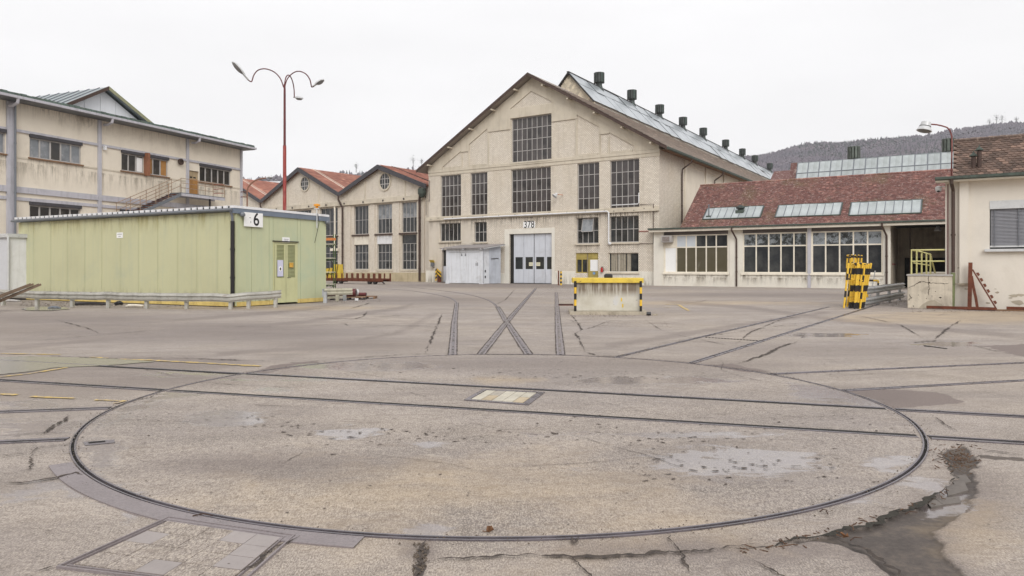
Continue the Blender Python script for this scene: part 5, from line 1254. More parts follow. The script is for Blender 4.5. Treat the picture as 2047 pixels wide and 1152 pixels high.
# raised roof gable (cross monitor)
tm = 2.2; gA = L.px(211, 178, tm); gL = L.px(158, 202, tm); gR = L.px(268, 227, tm)
zbm = ze + .2; xl, xr, xa, za = gL[0], gR[0], gA[0], gA[1]
sL = (za - gL[1]) / (xa - gL[0]); sR = (za - gR[1]) / (gR[0] - xa)
xbl = xa - (za - zbm) / max(sL, .1); xbr = xa + (za - zbm) / max(sR, .1)
WPAN = paint('white_panel', rgb(232, 234, 237), .5, var=.04, scale=1, streak=.1)
n = 7
for k in range(n):
    a = xbl + .2 + (xbr - xbl - .4) * k / n; b = xbl + .2 + (xbr - xbl - .4) * (k + 1) / n - .03
    top_ = lambda x: za - .12 - (sL * (xa - x) if x < xa else sR * (x - xa))
    poly = [(a, zbm), (b, zbm), (b, max(zbm + .02, top_(b))), ((xa, top_(xa)) if a < xa < b else None), (a, max(zbm + .02, top_(a)))]; poly = [p for p in poly if p]
    MB().prism(poly, XZ, tm + .2, tm + .26).build('gable_panel', WPAN, lb)
dm = depth - .5
mb = MB(); mb.prism([(xbl - .3, zbm - .02), (xa, za), (xa, za + .12), (xbl - .3, zbm + .10)], lambda a, b, d: (a, d, b), tm - .3, dm); mb.build('monitor_roof', ZINC, lb)
mb = MB(); mb.prism([(xa, za), (xbr + .3, zbm - .02), (xbr + .3, zbm + .10), (xa, za + .12)], lambda a, b, d: (a, d, b), tm - .3, dm); mb.build('monitor_roof', ZINC, lb)
mb = MB(); mb.prism([(xbl - .3, zbm - .1), (xa, za - .1), (xa, za + .16), (xbl - .3, zbm + .16)], lambda a, b, d: (a, d, b), tm - .36, tm - .302)
mb.build('monitor_verge', PIPE_D, lb); mb = MB(); mb.prism([(xa + .003, za - .1), (xbr + .3, zbm - .1), (xbr + .3, zbm + .16), (xa + .003, za + .16)], lambda a, b, d: (a, d, b), tm - .36, tm - .302); mb.build('monitor_verge', paint('verge_olive', rgb(150, 150, 118), .6, var=.15, streak=.3), lb)
for k in range(25):
    y = tm + .6 + k * 1.05
    MB().beam((xbl - .3, y, zbm + .14), (xa, y, za + .15), .05, .05).build('roof_seam', GREYM, lb)
# outside stair and landing
st = thing('steel_stair', 'outside steel stair with landing and rusty rails below the factory door', 'staircase', (L.o[0], L.o[1], 0), L.rot)
zl_ = dr[2] - .02; la, lb_ = lx(337), lx(425); lw = 1.25
MB().box(la, lb_, -lw, -.13, zl_ - .06, zl_).build('landing', GREYM, st)
for y in (-lw, -.2): MB().box(la, lb_, y - .03, y + .03, zl_ - .26, zl_ - .061).build('landing_beam', STEEL_G, st)
MB().box(lx(396), lx(398), -lw + .04, -lw + .16, 0, zl_ - .261).build('support_post', DARKM, st)
foot = lx(250); zf = L.px(250, 425)[1]; slope_ = (zl_ - zf) / (la - foot); x_end = la - zl_ / slope_
for y in (-lw, -.25): MB().beam((la, y, zl_ - .15), (max(x_end, 1), y, .0 if x_end > 1 else zl_ - .15 - slope_ * (la - 1)), .05, .22).build('stringer', GREYM, st)
ntr = int(zl_ / .19); tr0 = MB().box(-.14, .14, -lw + .03, -.28, -.03, .0).build('tread', RUST, st)
for k in range(ntr):
    p = (la - (k + 1) * .19 / slope_, 0, zl_ - (k + 1) * .19)
    if k == 0: tr0.location = p
    else: inst(tr0, p, st)
RAILR = paint('rusty_rail_paint', rgb(158, 132, 108), .7, var=.25, scale=4, rust=.12)
def hrail(y, pts, hs=(1.05, .7, .35)):
    mb = MB()
    for h_ in hs: mb.tube([(p[0], y, p[1] + h_) for p in pts], .022, 6)
    for p in pts: mb.tube([(p[0], y, p[1]), (p[0], y, p[1] + 1.05)], .022, 6)
    return mb
q = lambda t: (la + (foot - la) * t, zl_ + (zf - zl_) * t)
for y in (-lw + .02, -.3): hrail(y, [q(1.25), q(.95), q(.6), q(.3), q(0)], (1.0, .5)).build('stair_handrail', RAILR, st)
hrail(-lw + .02, [(la, zl_), (lx(354), zl_), (lx(372), zl_), (lx(386), zl_), (lx(402), zl_), (lb_, zl_)]).build('landing_rail', RAILR, st)
mb = MB()
for h_ in (1.05, .7, .35): mb.tube([(lb_, -lw + .02, zl_ + h_), (lb_, -.13, zl_ + h_)], .022, 6)
mb.build('end_rail', REDP, st)

# ================================================================== green sheet-metal building
gc = G(471.4, 614.8)
N = Frame(gc, (2777, -1420)); cu_ = N
gb = root(N, 'green_sheet_building', 'pale green sheet-metal building with corrugated roof, double door and number board 6', 'shed')
Lw = -N.px(37, 560)[0]; Dp = N.py(652, 560)[0]; zG = N.px(471, 416.5)[1]; zG2 = N.py(652, 434)[1]
lu = [37, 67, 100.5, 134, 169, 203, 240, 276.5, 315, 354, 393.5, 434, 471]
xs = [N.px(u, 500)[0] for u in lu]; xs[0] = -Lw; xs[-1] = 0
for k in range(12):
    a, b = xs[k] + .008, xs[k + 1] - .008
    mb = MB(); mb.box(a, b, 0, .06, .20, zG - .14)
    mb.box(a + .05, a + .065, -.006, -.0005, .21, zG - .16); p_ = mb.build('wall_panel', GREEN, gb)
    MB().box(a, b, -.012, .05, .03, .197).build('skirting', YELSK, gb)
MB().box(-Lw + .02, -.02, .062, .1, .05, zG - .1).build('inner_wall', DARKM, gb)
ru = [473.5, 503, 538, 546, 594.4, 601, 630, 652]
ts = [N.py(u, 500)[0] for u in ru]; ts[0] = .0; ts[-1] = Dp
dtop = N.py(570, 486.5)[1]
def ztop(t): return zG + (zG2 - zG) * t / Dp - .2
YZp = lambda x0: (lambda a, b, d: (x0 - d, a, b))
for k, (a, b, z0) in enumerate(((ts[0], ts[1], .2), (ts[1], ts[2], .2), (ts[2], ts[3], .2), (ts[3], ts[4], dtop + .06), (ts[4], ts[5], .2), (ts[5], ts[6], .2), (ts[6], ts[7], .2))):
    a_, b_ = a + .008, b - .008
    MB().prism([(a_, z0), (b_, z0), (b_, ztop(b_)), (a_, ztop(a_))], YZp(0), 0, .06).build('wall_panel', GREEN_R, gb)
    if z0 < 1: MB().prism([(a_, .03), (b_, .03), (b_, .197), (a_, .197)], YZp(.012), 0, .06).build('skirting', YELSK, gb)
MB().box(-.1, -.062, .1, Dp, dtop + .1, zG - .3).build('inner_wall', DARKM, gb)
MB().box(-Lw, -.02, Dp - .06, Dp - .0, .1, zG2 - .1).build('back_wall', GREEN, gb); MB().box(-Lw, -Lw + .05, .1, Dp - .08, .1, zG2 - .1).build('end_wall', GREEN, gb)
streak(gb, XZ, -Lw, -.1, .75, .55, STAIN_B, -.008, 'base_stain'); streak(gb, XZ, -Lw, -.15, zG - .15, .8, stain_mat('eave_yellowing', rgb(186, 168, 96), .5, 3.0), -.008)
mb = MB(); mb.face([(.004, ts[0] + .05, .2), (.004, ts[3], .2), (.004, ts[3], .8), (.004, ts[0] + .05, .8)]); mb.build('base_stain', STAIN_B, gb)
# double door with louvres
d0, d1 = ts[3] + .06, ts[4] - .06; dm_ = (d0 + d1) / 2; zlo, zhi = N.py(570, 555.6)[1], N.py(570, 490)[1]
mb = MB(); mb.prism([(d0 - .06, .06), (d0, .06), (d0, dtop), (d1, dtop), (d1, .06), (d1 + .06, .06), (d1 + .06, dtop + .05), (d0 - .06, dtop + .05)], YZp(.02), 0, .08); mb.build('door_frame', DOORG, gb)
MB().prism([(d0 - .1, dtop + .055), (d1 + .1, dtop + .055), (d1 + .1, dtop + .09), (d0 - .1, dtop + .09)], YZp(.07), 0, .1).build('door_hood', DARKM, gb)
for k, (a, b) in enumerate(((d0 + .01, dm_ - .01), (dm_ + .01, d1 - .01))):
    lf = MB(); wall(lf, (a, b, .08, dtop - .02), [(a + .09, b - .09, zlo, zhi)], YZp(.03), .05, thick=.05); lf = lf.build('door', DOORG, gb)
    sm = MB(); w2 = (b - a) / 2 - .09; sm.prism([(0, 0), (.035, .0), (.005, .05), (-.02, .05)], lambda p, q, d: (-.0 + p, d, q), -w2, w2)
    n = 24; s0 = None
    for j in range(n):
        loc = (-.01, (a + b) / 2, zlo + (zhi - zlo - .05) * j / (n - 1))
        if s0 is None: s0 = sm.build('slat', LOUVER, lf); s0.location = loc
        else: inst(s0, loc, lf)
    if k == 0:
        PAP = paint('paper_notice_lilac', rgb(206, 206, 226), .7, var=.02); yy = (a + b) / 2 - .02; zc = N.py(560, 536)[1]
        MB().box(.05, .056, yy - .17, yy + .15, zc - .35, zc + .33).build('notice', PAP, lf)
        MB().prism([(yy - .01 + .09 * math.cos(t * .5236), zc - .03 + .11 * math.sin(t * .5236)) for t in range(12)], YZp(.06), 0, .003).build('notice_disc', PAPER, lf); MB().prism([(yy - .01 + .04 * math.cos(t * .785), zc - .04 + .06 * math.sin(t * .785)) for t in range(8)], YZp(.064), 0, .003).build('notice_mark', BLACK, lf)
    else:
        yy = (a + b) / 2 - .03; zc = N.py(582, 530)[1]; MB().box(.05, .06, yy - .11, yy + .11, zc - .10, zc + .10).build('notice', paint('yellow_notice', rgb(214, 166, 70), .6), lf)
    if k == 1:
        mb = MB(); mb.tube([(.03, a + .07, 1.12), (.09, a + .07, 1.12), (.09, a + .2, 1.12)], .012, 6); mb.build('handle', DARKM, lf)
# roof, ribs, trims
MB().box(-Lw - .16, -.02, -.13, -.02, zG - .04, zG + .085).build('eave_gap_shade', BLACKP, gb)  # black strip standing in for the shaded gaps between the roof ribs
fz = lambda t: zG + (zG2 - zG) * t / Dp
nr = 42; pitch = (Lw + .25) / nr; rb = MB()
MB().prism([(-.14, fz(-.14) - .03), (Dp + .1, fz(Dp) - .03), (Dp + .1, fz(Dp) + .0), (-.14, fz(-.14) + .0)], lambda p, q, d: (d, p, q), -Lw - .15, -.02).build('roof_sheet', ZINC, gb)
rb.prism([(-.17, fz(-.17) + .003), (Dp + .1, fz(Dp) + .003), (Dp + .1, fz(Dp) + .10), (-.17, fz(-.17) + .10)], lambda p, q, d: (d, p, q), -pitch * .33, pitch * .33)
r0 = rb.build('roof_rib', WHITE, gb); r0.location = (-Lw - .1 + pitch / 2, 0, 0)
for k in range(1, nr): inst(r0, (-Lw - .1 + pitch * (k + .5), 0, 0), gb)
MB().box(-Lw - .18, -.0, -.135, -.02, zG - .13, zG - .045).build('eave_trim', TRIM_B, gb)
mb = MB(); mb.tube([(-Lw - .2, -.2, zG - .07), (.02, -.2, zG - .07)], .055, 8); mb.build('gutter', GREYM, gb)
MB().prism([(-.16, fz(-.16) - .20), (Dp + .15, fz(Dp) - .20), (Dp + .15, fz(Dp) + .09), (-.16, fz(-.16) + .09)], YZp(.07), 0, .09).build('verge_trim', TRIM_B, gb)
mb = MB(); mb.tube([(-.07, -.2, zG - .1), (-.07, -.12, zG - .3), (-.07, -.10, zG - .5)], .05, 8); mb.build('pipe_head', GREYM, gb)
downpipe(gb, [(-.07, -.10, zG - .5), (-.07, -.10, .06)], .075, BLACKP)
MB().box(-.02, .02, -.02, .02, .05, zG - .2).build('corner_trim', GREEN_R, gb)
# number board: faded 1, black 6
na, nb_ = N.py(485, 430)[0], N.py(522.5, 430)[0]; nz0, nz1 = N.py(500, 453.5)[1], N.py(500, 425.5)[1]
MB().box(.065, .085, na, nb_, nz0, nz1).build('number_board', PAPER, gb)
text_mesh('6', .72, BLACK, 'number', gb, FACE_YZ(.089, na + (nb_ - na) * .64, (nz0 + nz1) / 2), .002, .008, .9)
mb = MB(); yy = na + (nb_ - na) * .33; mb.box(.086, .088, yy, yy + .03, nz0 + .14, nz0 + .22); mb.box(.086, .088, yy - .06, yy + .02, nz1 - .22, nz1 - .19); mb.build('number_remnant', FAINT, gb)
x = N.px(240, 470)[0]; z = N.px(240, 470.5)[1]
s1 = MB().box(x - .21, x + .21, -.02, -.007, z - .12, z + .12).build('small_sign', PAPER, gb)
for q_, wd in ((.04, .15), (-.05, .08)): MB().box(x - wd, x + wd, -.0225, -.0205, z + q_ - .012, z + q_ + .015).build('print_line', FAINT, s1)
yy = N.py(571.5, 480)[0]; z = N.py(571.5, 480)[1]
s2 = MB().box(.007, .02, yy - .22, yy + .2, z - .11, z + .11).build('small_sign', PAPER, gb)
for q_, wd in ((.03, .13), (-.04, .1)): MB().box(.0205, .0225, yy - wd, yy + wd, z + q_ - .012, z + q_ + .012).build('print_line', FAINT, s2)
for u, v in ((479, 430), (649, 446)):
    t_, z_ = N.py(u, v); sp = MB(); sp.tube([(.02, t_, z_), (.12, t_, z_)], .03, 6); sp.lathe((.16, t_, z_ - .08), [(.05, 0), (.1, .04), (.11, .10), (.07, .17), (.02, .19)], 10); sp.build('wall_spotlight', GREYM, gb)
mb = MB()
for t_, z_ in ((N.py(646, 455)[0], N.py(646, 450)[1]),):
    for k in range(14): mb.box(.007, .012, t_ + rnd.uniform(-.25, .15), t_ + rnd.uniform(-.25, .15) + .04, z_ + rnd.uniform(-.5, .1), z_ + rnd.uniform(-.45, .12))

# beacon mast behind / on the verge of the green building
t_, _ = N.py(630, 420); bx_, by_ = N.w(.1, t_)
bm = thing('beacon_mast', 'slim mast with orange beacon at the verge of the green building', 'beacon', (bx_, by_, 0))
zb_ = AT(630, 440, by_)[2]; z2 = AT(630, 418, by_)[2]; zz = AT(630, 411, by_)[2]
MB().tube([(0, 0, AT(630, 456, by_)[2]), (0, 0, z2)], .025, 8).build('mast', LAMPM, bm)
MB().box(-.12, .12, -.05, .05, z2, z2 + .03).build('base_plate', LAMPM, bm)
mb = MB(); mb.lathe((0, 0, z2 + .03), [(.06, 0), (.06, .08), (.14, .10), (.14, .17), (.05, .2)], 12); mb.build('beacon_light', ORANGE, bm)
mb = MB(); mb.tube([(.05, -.05, z2 - .2), (.12, -.08, z2 - .6), (.03, -.05, z2 - 1.0), (-.08, -.05, z2 - 1.5)], .012, 5); mb.build('cable', BLACKP, bm)

# ================================================================== annexe with tiled roof, long windows and loading alcove
o_ = H.w(H.px(1310, 500)[0], -.35); A_ = Frame(o_, (2219.5, -1420))
an = root(A_, 'tiled_annexe', 'low cream annexe with wine-red tiled roof, skylights and wide gridded windows', 'workshop')
ax_ = lambda u, t=0: A_.px(u, 500, t)[0]
zA = A_.px(1400, 455.5)[1]; zh = A_.px(1400, 463.5)[1] - .25; zs = A_.px(1400, 546)[1]
W1, W2, W3, AL = (ax_(1327), ax_(1455.5)), (ax_(1484.5), ax_(1613.5)), (ax_(1622), ax_(1764.7)), (ax_(1780), ax_(1895))
E = ax_(2010); TOPW = A_.px(1400, 462)[1]
mb = MB(); wall(mb, (0, E, 0, zA - .02), [(W1[0], W1[1], zs, TOPW), (W2[0], W2[1], zs, TOPW), (W3[0], W3[1], zs, TOPW), (AL[0], AL[1], 0, TOPW)], XZ, .32, thick=.35)
mb.face([(0, 0, 0), (0, 6, 0), (0, 6, zA), (0, 0, zA)]); mb.build('wall', PLASTER_W, an)
SHUT = paint('blind_box_brown', rgb(92, 84, 80), .6, var=.1, scale=1.5)
zbar = A_.px(1330, 470.6)[1]
for (a, b) in (W1, W2, W3): MB().box(a, b, .06, .3, zbar, TOPW - .003).build('blind_box', SHUT, an)
tr_ = A_.px(1400, 494)[1]
def cols(us): return [ax_(u) for u in us]
SHEET = paint('insulation_sheet', rgb(196, 202, 208), .6, var=.05, scale=2)
w1 = window(an, XZ, W1[0], W1[1], zs, zbar, 0, 0, d=.14, bar=.10, edge=.10, fm=FRAME_C, gm=GLASS_A, acol=cols((1327, 1351.5, 1371, 1390.5, 1411, 1431, 1455.5)), arow=[zs, tr_, zbar], gms={(0, 0): PAPER, (1, 1): SHEET, (2, 1): SHEET, (0, 1): FRAME_C, (3, 1): GLASS_B, (4, 1): GLASS_B, (5, 1): GLASS_B})
w2 = window(an, XZ, W2[0], W2[1], zs, zbar, 0, 0, d=.14, bar=.10, edge=.10, fm=FRAME_C, gm=GLASS_B, acol=cols((1484.5, 1511, 1536, 1560.5, 1586.5, 1613.5)), arow=[zs, tr_, zbar], gms={(i, 1): GLASS_F for i in range(5)})
w3 = window(an, XZ, W3[0], W3[1], zs, zbar, 0, 0, d=.14, bar=.10, edge=.10, fm=FRAME_C, gm=GLASS_B, acol=cols((1622, 1650, 1678, 1705.5, 1734, 1764.7)), arow=[zs, tr_, zbar], gms={(i, 1): GLASS_F for i in range(5)})
streak(an, XZ, .1, ax_(1779), zs - .14, zs - .2, STAIN_D)
streak(an, XZ, .1, ax_(1779), .75, .74, stain_mat('splash_low', rgb(120, 102, 76), .55, 2.2))
for (a, b) in (W1, W2, W3): MB().box(a - .1, b + .1, -.10, .12, zs - .13, zs - .003).build('sill', FRAME_C, an)
MB().box(ax_(1614.5), ax_(1621), -.05, -.003, .0, zA - .05).build('steel_post', STEEL_G, an)
for a, b in ((0, ax_(1326)), (ax_(1459), ax_(1480)), (ax_(1766), ax_(1779))): MB().box(a, b, -.05, -.003, 0, zA - .05).build('pier', PLASTER_W, an)
acx = ax_(1336); zac = A_.px(1336, 478.5)[1]
ac = thing('air_conditioner', 'boxy grey air conditioner stuck out of the top left annexe window', 'air conditioner', (*A_.w(acx, 0), zac), A_.rot)
MB().box(-.42, .42, -.55, .1, -.28, .28).build('casing', FRAME_L, ac, bevel=.02)
mb = MB()
for k in range(8): mb.box(-.36, .36, -.565, -.552, -.22 + k * .056, -.20 + k * .056)
mb.build('grille', FRAME_L, ac); MB().box(-.33, .28, -.556, -.551, -.20, .20).build('grille_back', paint('grille_brown', rgb(104, 84, 74), .6), ac)
# alcove room
MB().box(AL[0] - .12, AL[0] - .005, .33, 6.4, 0, TOPW + .1).build('alcove_side', INT, an)
MB().box(AL[0], AL[1] + 2, 6.3, 6.4, 0, TOPW + .1).build('alcove_back', INT, an); MB().box(AL[1] + 1.9, AL[1] + 2, .4, 6.3, 0, TOPW + .1).build('alcove_side', INT, an)
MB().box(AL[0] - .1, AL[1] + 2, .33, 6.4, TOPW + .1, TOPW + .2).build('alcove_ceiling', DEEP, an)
MB().box(ax_(1780) + .5, AL[1] + 1.8, 6.2, 6.28, 0, 2.3).build('inner_door', DEEP, an)
MB().box(ax_(1778, .4) + .1, ax_(1778, .4) + .9, .35, .37, 1.62, 1.72) 
mb = MB(); mb.box(AL[0] - .004, AL[0] + .006, 1.5, 4.5, 1.75, 1.85); mb.build('red_stripe', REDP, an)
MB().box(ax_(1818, 4), ax_(1819.5, 4) + .04, 4, 4.1, 0, TOPW).build('inner_post', PIPE_D, an)
mb = MB(); mb.lathe((ax_(1875, 3), 3, TOPW - .45), [(.22, .1), (.25, .16), (.16, .35), (.1, .45)], 12); mb.build('ceiling_lamp', LAMPM, an)
# fascia, gutter, roof
TA = 4.8; p_r = A_.px(1400, 372, TA); zR = p_r[1]; xv = A_.px(1363.7, 452)[0]; ev = -.55
MB().box(-.25, E, ev, -.003, zA - .28, zA - .02).build('fascia', FRAME_C, an)
mb = MB(); mb.prism([(ev - .14, zA + .02), (ev - .14, zA - .08), (ev - .02, zA - .10), (ev - .02, zA + .04)], lambda a, b, d: (d, a, b), -.3, E); mb.build('gutter', COPPER, an)
MB().box(-.3, xv + 1, ev + .02, 6, zA - .015, zA + .03).build('flat_roof', DARKM, an)
rise = zR - zA; run = TA - ev
MB().prism([(ev, zA), (TA, zR), (TA, zR - .12), (ev, zA - .12)], lambda a, b, d: (d, a, b), xv, E).build('roof_slope', TILE_A, an)
MB().prism([(TA + .02, zR), (TA + 6, zA + .5), (TA + 6, zA), (TA + .02, zR - .12)], lambda a, b, d: (d, a, b), xv, E).build('roof_slope', TILE_A, an)
MB().prism([(ev, zA - .1), (TA, zR - .05), (TA + 5, zA - .1)], lambda a, b, d: (d, a, b), xv + .1, xv + .3).build('gable_end', PLASTER_W, an)
slen = math.hypot(run, rise)
def roofpt(u, v):
    """facade x and distance up the slope of the roof point behind pixel (u, v)"""
    lo, hi = ev, TA
    for _ in range(40):
        t = (lo + hi) / 2; x, z = A_.px(u, v, t)
        if z > zA + rise * (t - ev) / run: lo = t
        else: hi = t
    return A_.px(u, v, t)[0], (t - ev) / run * slen
SK = []
for c in (((1405, 440), (1414, 419.5), (1528, 411.8), (1519.4, 435.8), 8), ((1549.6, 435), (1560, 411.8), (1684.4, 407), (1678.6, 431.7), 8), ((1697, 431.8), (1704.4, 406.4), (1843.4, 400.5), (1841.3, 427.8), 8)):
    q = [roofpt(*p) for p in c[:4]]; SK.append((min(q[0][0], q[1][0]), max(q[2][0], q[3][0]), (q[0][1] + q[3][1]) / 2, (q[1][1] + q[2][1]) / 2, c[4]))
Vd = Vector((0, run, rise)).normalized(); Nd = Vector((0, -rise, run)).normalized()
nu_, nv_ = int((E - xv) / .21), int(slen / .172)
mb = MB(); tiles(mb, (xv, ev, zA + .01), (1, 0, 0), Vd, nu_, nv_, .21, .172, skip=lambda a, b: any(s[0] < xv + a < s[1] and s[2] < b < s[3] for s in SK), lift=.038)
o = mb.build('roof_tiling', TILE_A, an); o['kind'] = 'stuff'
mb = MB()                                             # pale verge and ridge tiles
for k in range(int((E - xv) / .4)):
    x = xv + k * .4; mb.cur = rnd.uniform(.2, .9); mb.tube([(x, TA, zR + .03), (x + .39, TA, zR + .04)], .09, 6)
mb.cur = 0; o = mb.build('ridge_tiling', TILE_A, an); o['kind'] = 'stuff'
S3 = lambda a, b, h=0: Vector((a, ev, zA)) + Vd * b + Nd * h
slabs = ['first skylight from the left, with a flue at its corner', 'middle skylight of the three on the tiles', 'right-hand skylight of the three on the tiles']
for k, (a0, a1, b0, b1, n) in enumerate(SK):
    mb = MB()
    for (p, q_) in ((S3(a0, b0, .03), S3(a1, b0, .03)), (S3(a0, b1, .03), S3(a1, b1, .03)), (S3(a0, b0, .03), S3(a0, b1, .03)), (S3(a1, b0, .03), S3(a1, b1, .03))): mb.beam(p, q_, .09, .12, up=Nd)
    skf = mb.build('skylight', COPPER, an); skf['label'] = slabs[k]
    pw_ = (a1 - a0 - .1) / n; c = [(-pw_ / 2 + .012, 0), (pw_ / 2 - .012, 0)]
    pm = MB(); P = [Vector((x, 0, 0)) + Vd * y + Nd * h for h in (0, .02) for x, y in ((-pw_ / 2 + .015, 0), (pw_ / 2 - .015, 0), (pw_ / 2 - .015, b1 - b0 - .08), (-pw_ / 2 + .015, b1 - b0 - .08))]
    pm.v = [tuple(p) for p in P]; pm.f = [(0, 3, 2, 1), (4, 5, 6, 7), (0, 1, 5, 4), (1, 2, 6, 5), (2, 3, 7, 6), (3, 0, 4, 7)]; pm.c = [0] * 6
    p0_ = None
    for i in range(n):
        loc = S3(a0 + .05 + pw_ * (i + .5), b0 + .04, .06)
        if p0_ is None: p0_ = pm.build('pane', ROOFGL, skf); p0_.location = loc
        else: inst(p0_, loc, skf, rot=(rnd.gauss(0, .006), 0, 0))
    mb = MB()
    for i in range(n + 1): mb.beam(S3(a0 + .05 + pw_ * i, b0 + .03, .085), S3(a0 + .05 + pw_ * i, b1 - .03, .085), .05, .03, up=Nd)
    o = mb.build('glazing_bar', GREYM, skf); o['kind'] = 'stuff'
fx, fb = roofpt(1417, 434); p = S3(fx, fb)
fl = thing('roof_flue', 'thin grey flue pipe rising from the corner of the first skylight', 'flue', (*A_.w(p.x, p.y), p.z), A_.rot)
MB().tube([(0, 0, 0), (0, 0, .95)], .055, 8).build('pipe', GREYM, fl); mb = MB(); mb.lathe((0, 0, .95), [(.07, 0), (.08, .05), (.02, .1)], 8); mb.build('cap', GREYM, fl); MB().box(-.2, .2, -.16, .16, -.05, .1).build('flashing', COPPER, fl)
fx, fb = roofpt(1480, 424); p = S3(fx, fb)
fl = thing('roof_fan', 'round dark exhaust fan on the first skylight', 'roof fan', (*A_.w(p.x, p.y), p.z), A_.rot)
MB().box(-.32, .32, -.3, .3, -.3, .12).build('base', COPPER, fl)
mb = MB(); mb.lathe((0, 0, .1), [(.18, 0), (.18, .15), (.36, .2), (.36, .32), (.1, .45)], 12); mb.build('cowl', VENTM, fl)
# glass-roofed monitor behind the ridge
x0m = A_.px(1590, 361, TA + .2)[0]; x1m = E; zb = zR + .02; t0m = TA + .15
tt_ = TA + 1.0; zt_ = A_.px(1595, 327.5, tt_)[1]; gl_ = Vector((0, tt_ - t0m, zt_ - zb)); gL_ = gl_.length; gd = gl_.normalized(); gn = Vector((0, -gd.z, gd.y))
MB().prism([(t0m, zb - .3), (t0m, zb), (tt_, zt_), (tt_ + 3, zb - .3)], lambda a, b, d: (d, a, b), x0m + .05, x1m).build('monitor_body', DARKM, an)
MB().prism([(t0m, zb - .3), (t0m, zb + .05), (tt_, zt_ + .1), (tt_ + 3, zb - .3)], lambda a, b, d: (d, a, b), x0m - .5, x0m + .02).build('monitor_end', TILE_A, an)
npm = 20; _um = [A_.px(1592 + 17.0 * k, 340, TA + .5)[0] for k in range(npm + 8)]
pwm = 0.86
for r_ in range(2):
    b0, b1 = ((.02, gL_ * .36), (gL_ * .37, gL_ - .02))[r_]; base = MB()
    P = [gd * y + gn * h + Vector((x, 0, 0)) for h in (.03, .05) for x, y in ((.025, b0), (pwm - .025, b0), (pwm - .025, b1), (.025, b1))]
    base.v = [tuple(p) for p in P]; base.f = [(0, 3, 2, 1), (4, 5, 6, 7), (0, 1, 5, 4), (1, 2, 6, 5), (2, 3, 7, 6), (3, 0, 4, 7)]; base.c = [0] * 6; f0 = None; x = x0m + .06
    while x + pwm < x1m:
        loc = (x, t0m, zb)
        if f0 is None: f0 = base.build('glass_panel', ROOFGL, an); f0.location = loc
        else: inst(f0, loc, an, rot=(rnd.gauss(0, .008), 0, 0))
        x += pwm
mb = MB(); x = x0m + .06
while x < x1m: mb.beam(Vector((x, t0m, zb)) + gn * .06, Vector((x, tt_, zt_)) + gn * .06, .07, .04, up=gn); x += pwm
mb.beam(Vector((x0m, t0m, zb)) + gd * gL_ * .365 + gn * .06, Vector((x1m, t0m, zb)) + gd * gL_ * .365 + gn * .06, .05, .05, up=gn)
o = mb.build('glazing_bar', GREYM, an); o['kind'] = 'stuff'
MB().box(x0m, x1m, tt_ - .05, tt_ + .1, zt_ - .02, zt_ + .06).build('ridge_cap', ZINC, an)
# second tiled roof peeking over the ridge, left of the monitor
x0, x1 = A_.px(1540, 350, TA + 5)[0], A_.px(1580, 350, TA + 5)[0]; z1_, z0_ = A_.px(1545, 348, TA + 6)[1], zR - .5
mb = MB(); mb.prism([(TA + 3, z0_), (TA + 6.5, z1_ + .3), (TA + 8, z0_)], lambda a, b, d: (d, a, b), x0, x1 + .6); mb.build('rear_roof', TILE_A, an)
for k, (u, v) in enumerate(((1473, 452), (1772.6, 448))):
    x = ax_(u); downpipe(an, [(x - .25, ev - .08, zA - .05), (x - .25, ev - .08, zA - .3), (x, -.14, zA - 1.0), (x, -.12, zA - 1.3), (x, -.12, .05)], .07)
# cowls on the annexe ridges
for u, v, lab, w_ in ((1707, 313, 'green cowl on the glass monitor behind the tiled annexe roof', .8), (1897, 300, 'green cowl partly hidden behind the red lamp arm', .8)):
    o = copy_tree(vp); x, z = A_.px(u, 500, tt_ + .3)[0], 0; o.location = (*A_.w(x, tt_ + .3), zt_ - .35); o.scale = (.8, .8, .85); o['label'] = lab
    if 'group' in o: o['group'] = 'cowls on the annexe monitor'
    for c in o.children:
        if c.name.startswith(('louvre', 'neck', 'cap')): c.data = c.data.copy(); c.data.materials[0] = paint('cowl_green', rgb(98, 106, 99), .6, .3, var=.25, scale=2, streak=.8, dirt=rgb(52, 48, 44), dirt_amt=.5)

# ================================================================== right-hand building with the big blind
Rf = Frame(G(1815, HY + .0267 * (1815 + 1196)), (2219.5, -1420))
rbd = root(Rf, 'cream_building', 'near cream building at the right edge with brown tiled roof and closed grey blind', 'building')
rx = lambda u, t=0: Rf.px(u, 500, t)[0]
x0 = rx(1889.7); zE = Rf.px(1895, 358)[1]; x1 = rx(2047) + 6
wv = (rx(1978.5), rx(2047) + 1.2, Rf.px(1978, 498)[1], Rf.px(1978, 402)[1])
mb = MB(); wall(mb, (x0, x1, 0, zE), [wv], XZ, .3, thick=.35); mb.face([(x0, 0, 0), (x0, 9, 0), (x0, 9, zE), (x0, 0, zE)]); mb.face([(x1, 0, 0), (x1, 9, 0), (x1, 9, zE), (x1, 0, zE)]); mb.face([(x0, 9, 0), (x1, 9, 0), (x1, 9, zE), (x0, 9, zE)])
mb.build('wall', PLASTER_R, rbd)
MB().box(rx(1918), rx(1936.5), -.13, -.003, Rf.px(1925, 566)[1], zE - .1).build('pier', PLASTER_R, rbd)
MB().box(rx(1916), rx(1938), -.16, -.003, Rf.px(1925, 567)[1] - .04, Rf.px(1925, 566)[1] - .003).build('pier_foot', CONC, rbd)
MB().box(wv[0], wv[1], -.02, .14, wv[3] - .30, wv[3] - .003).build('blind_box', LAMPM, rbd)
ns = 26; h_ = (wv[3] - .30 - wv[2] - .14) / ns; sm = MB(); hw = (wv[1] - wv[0]) / 2 - .03
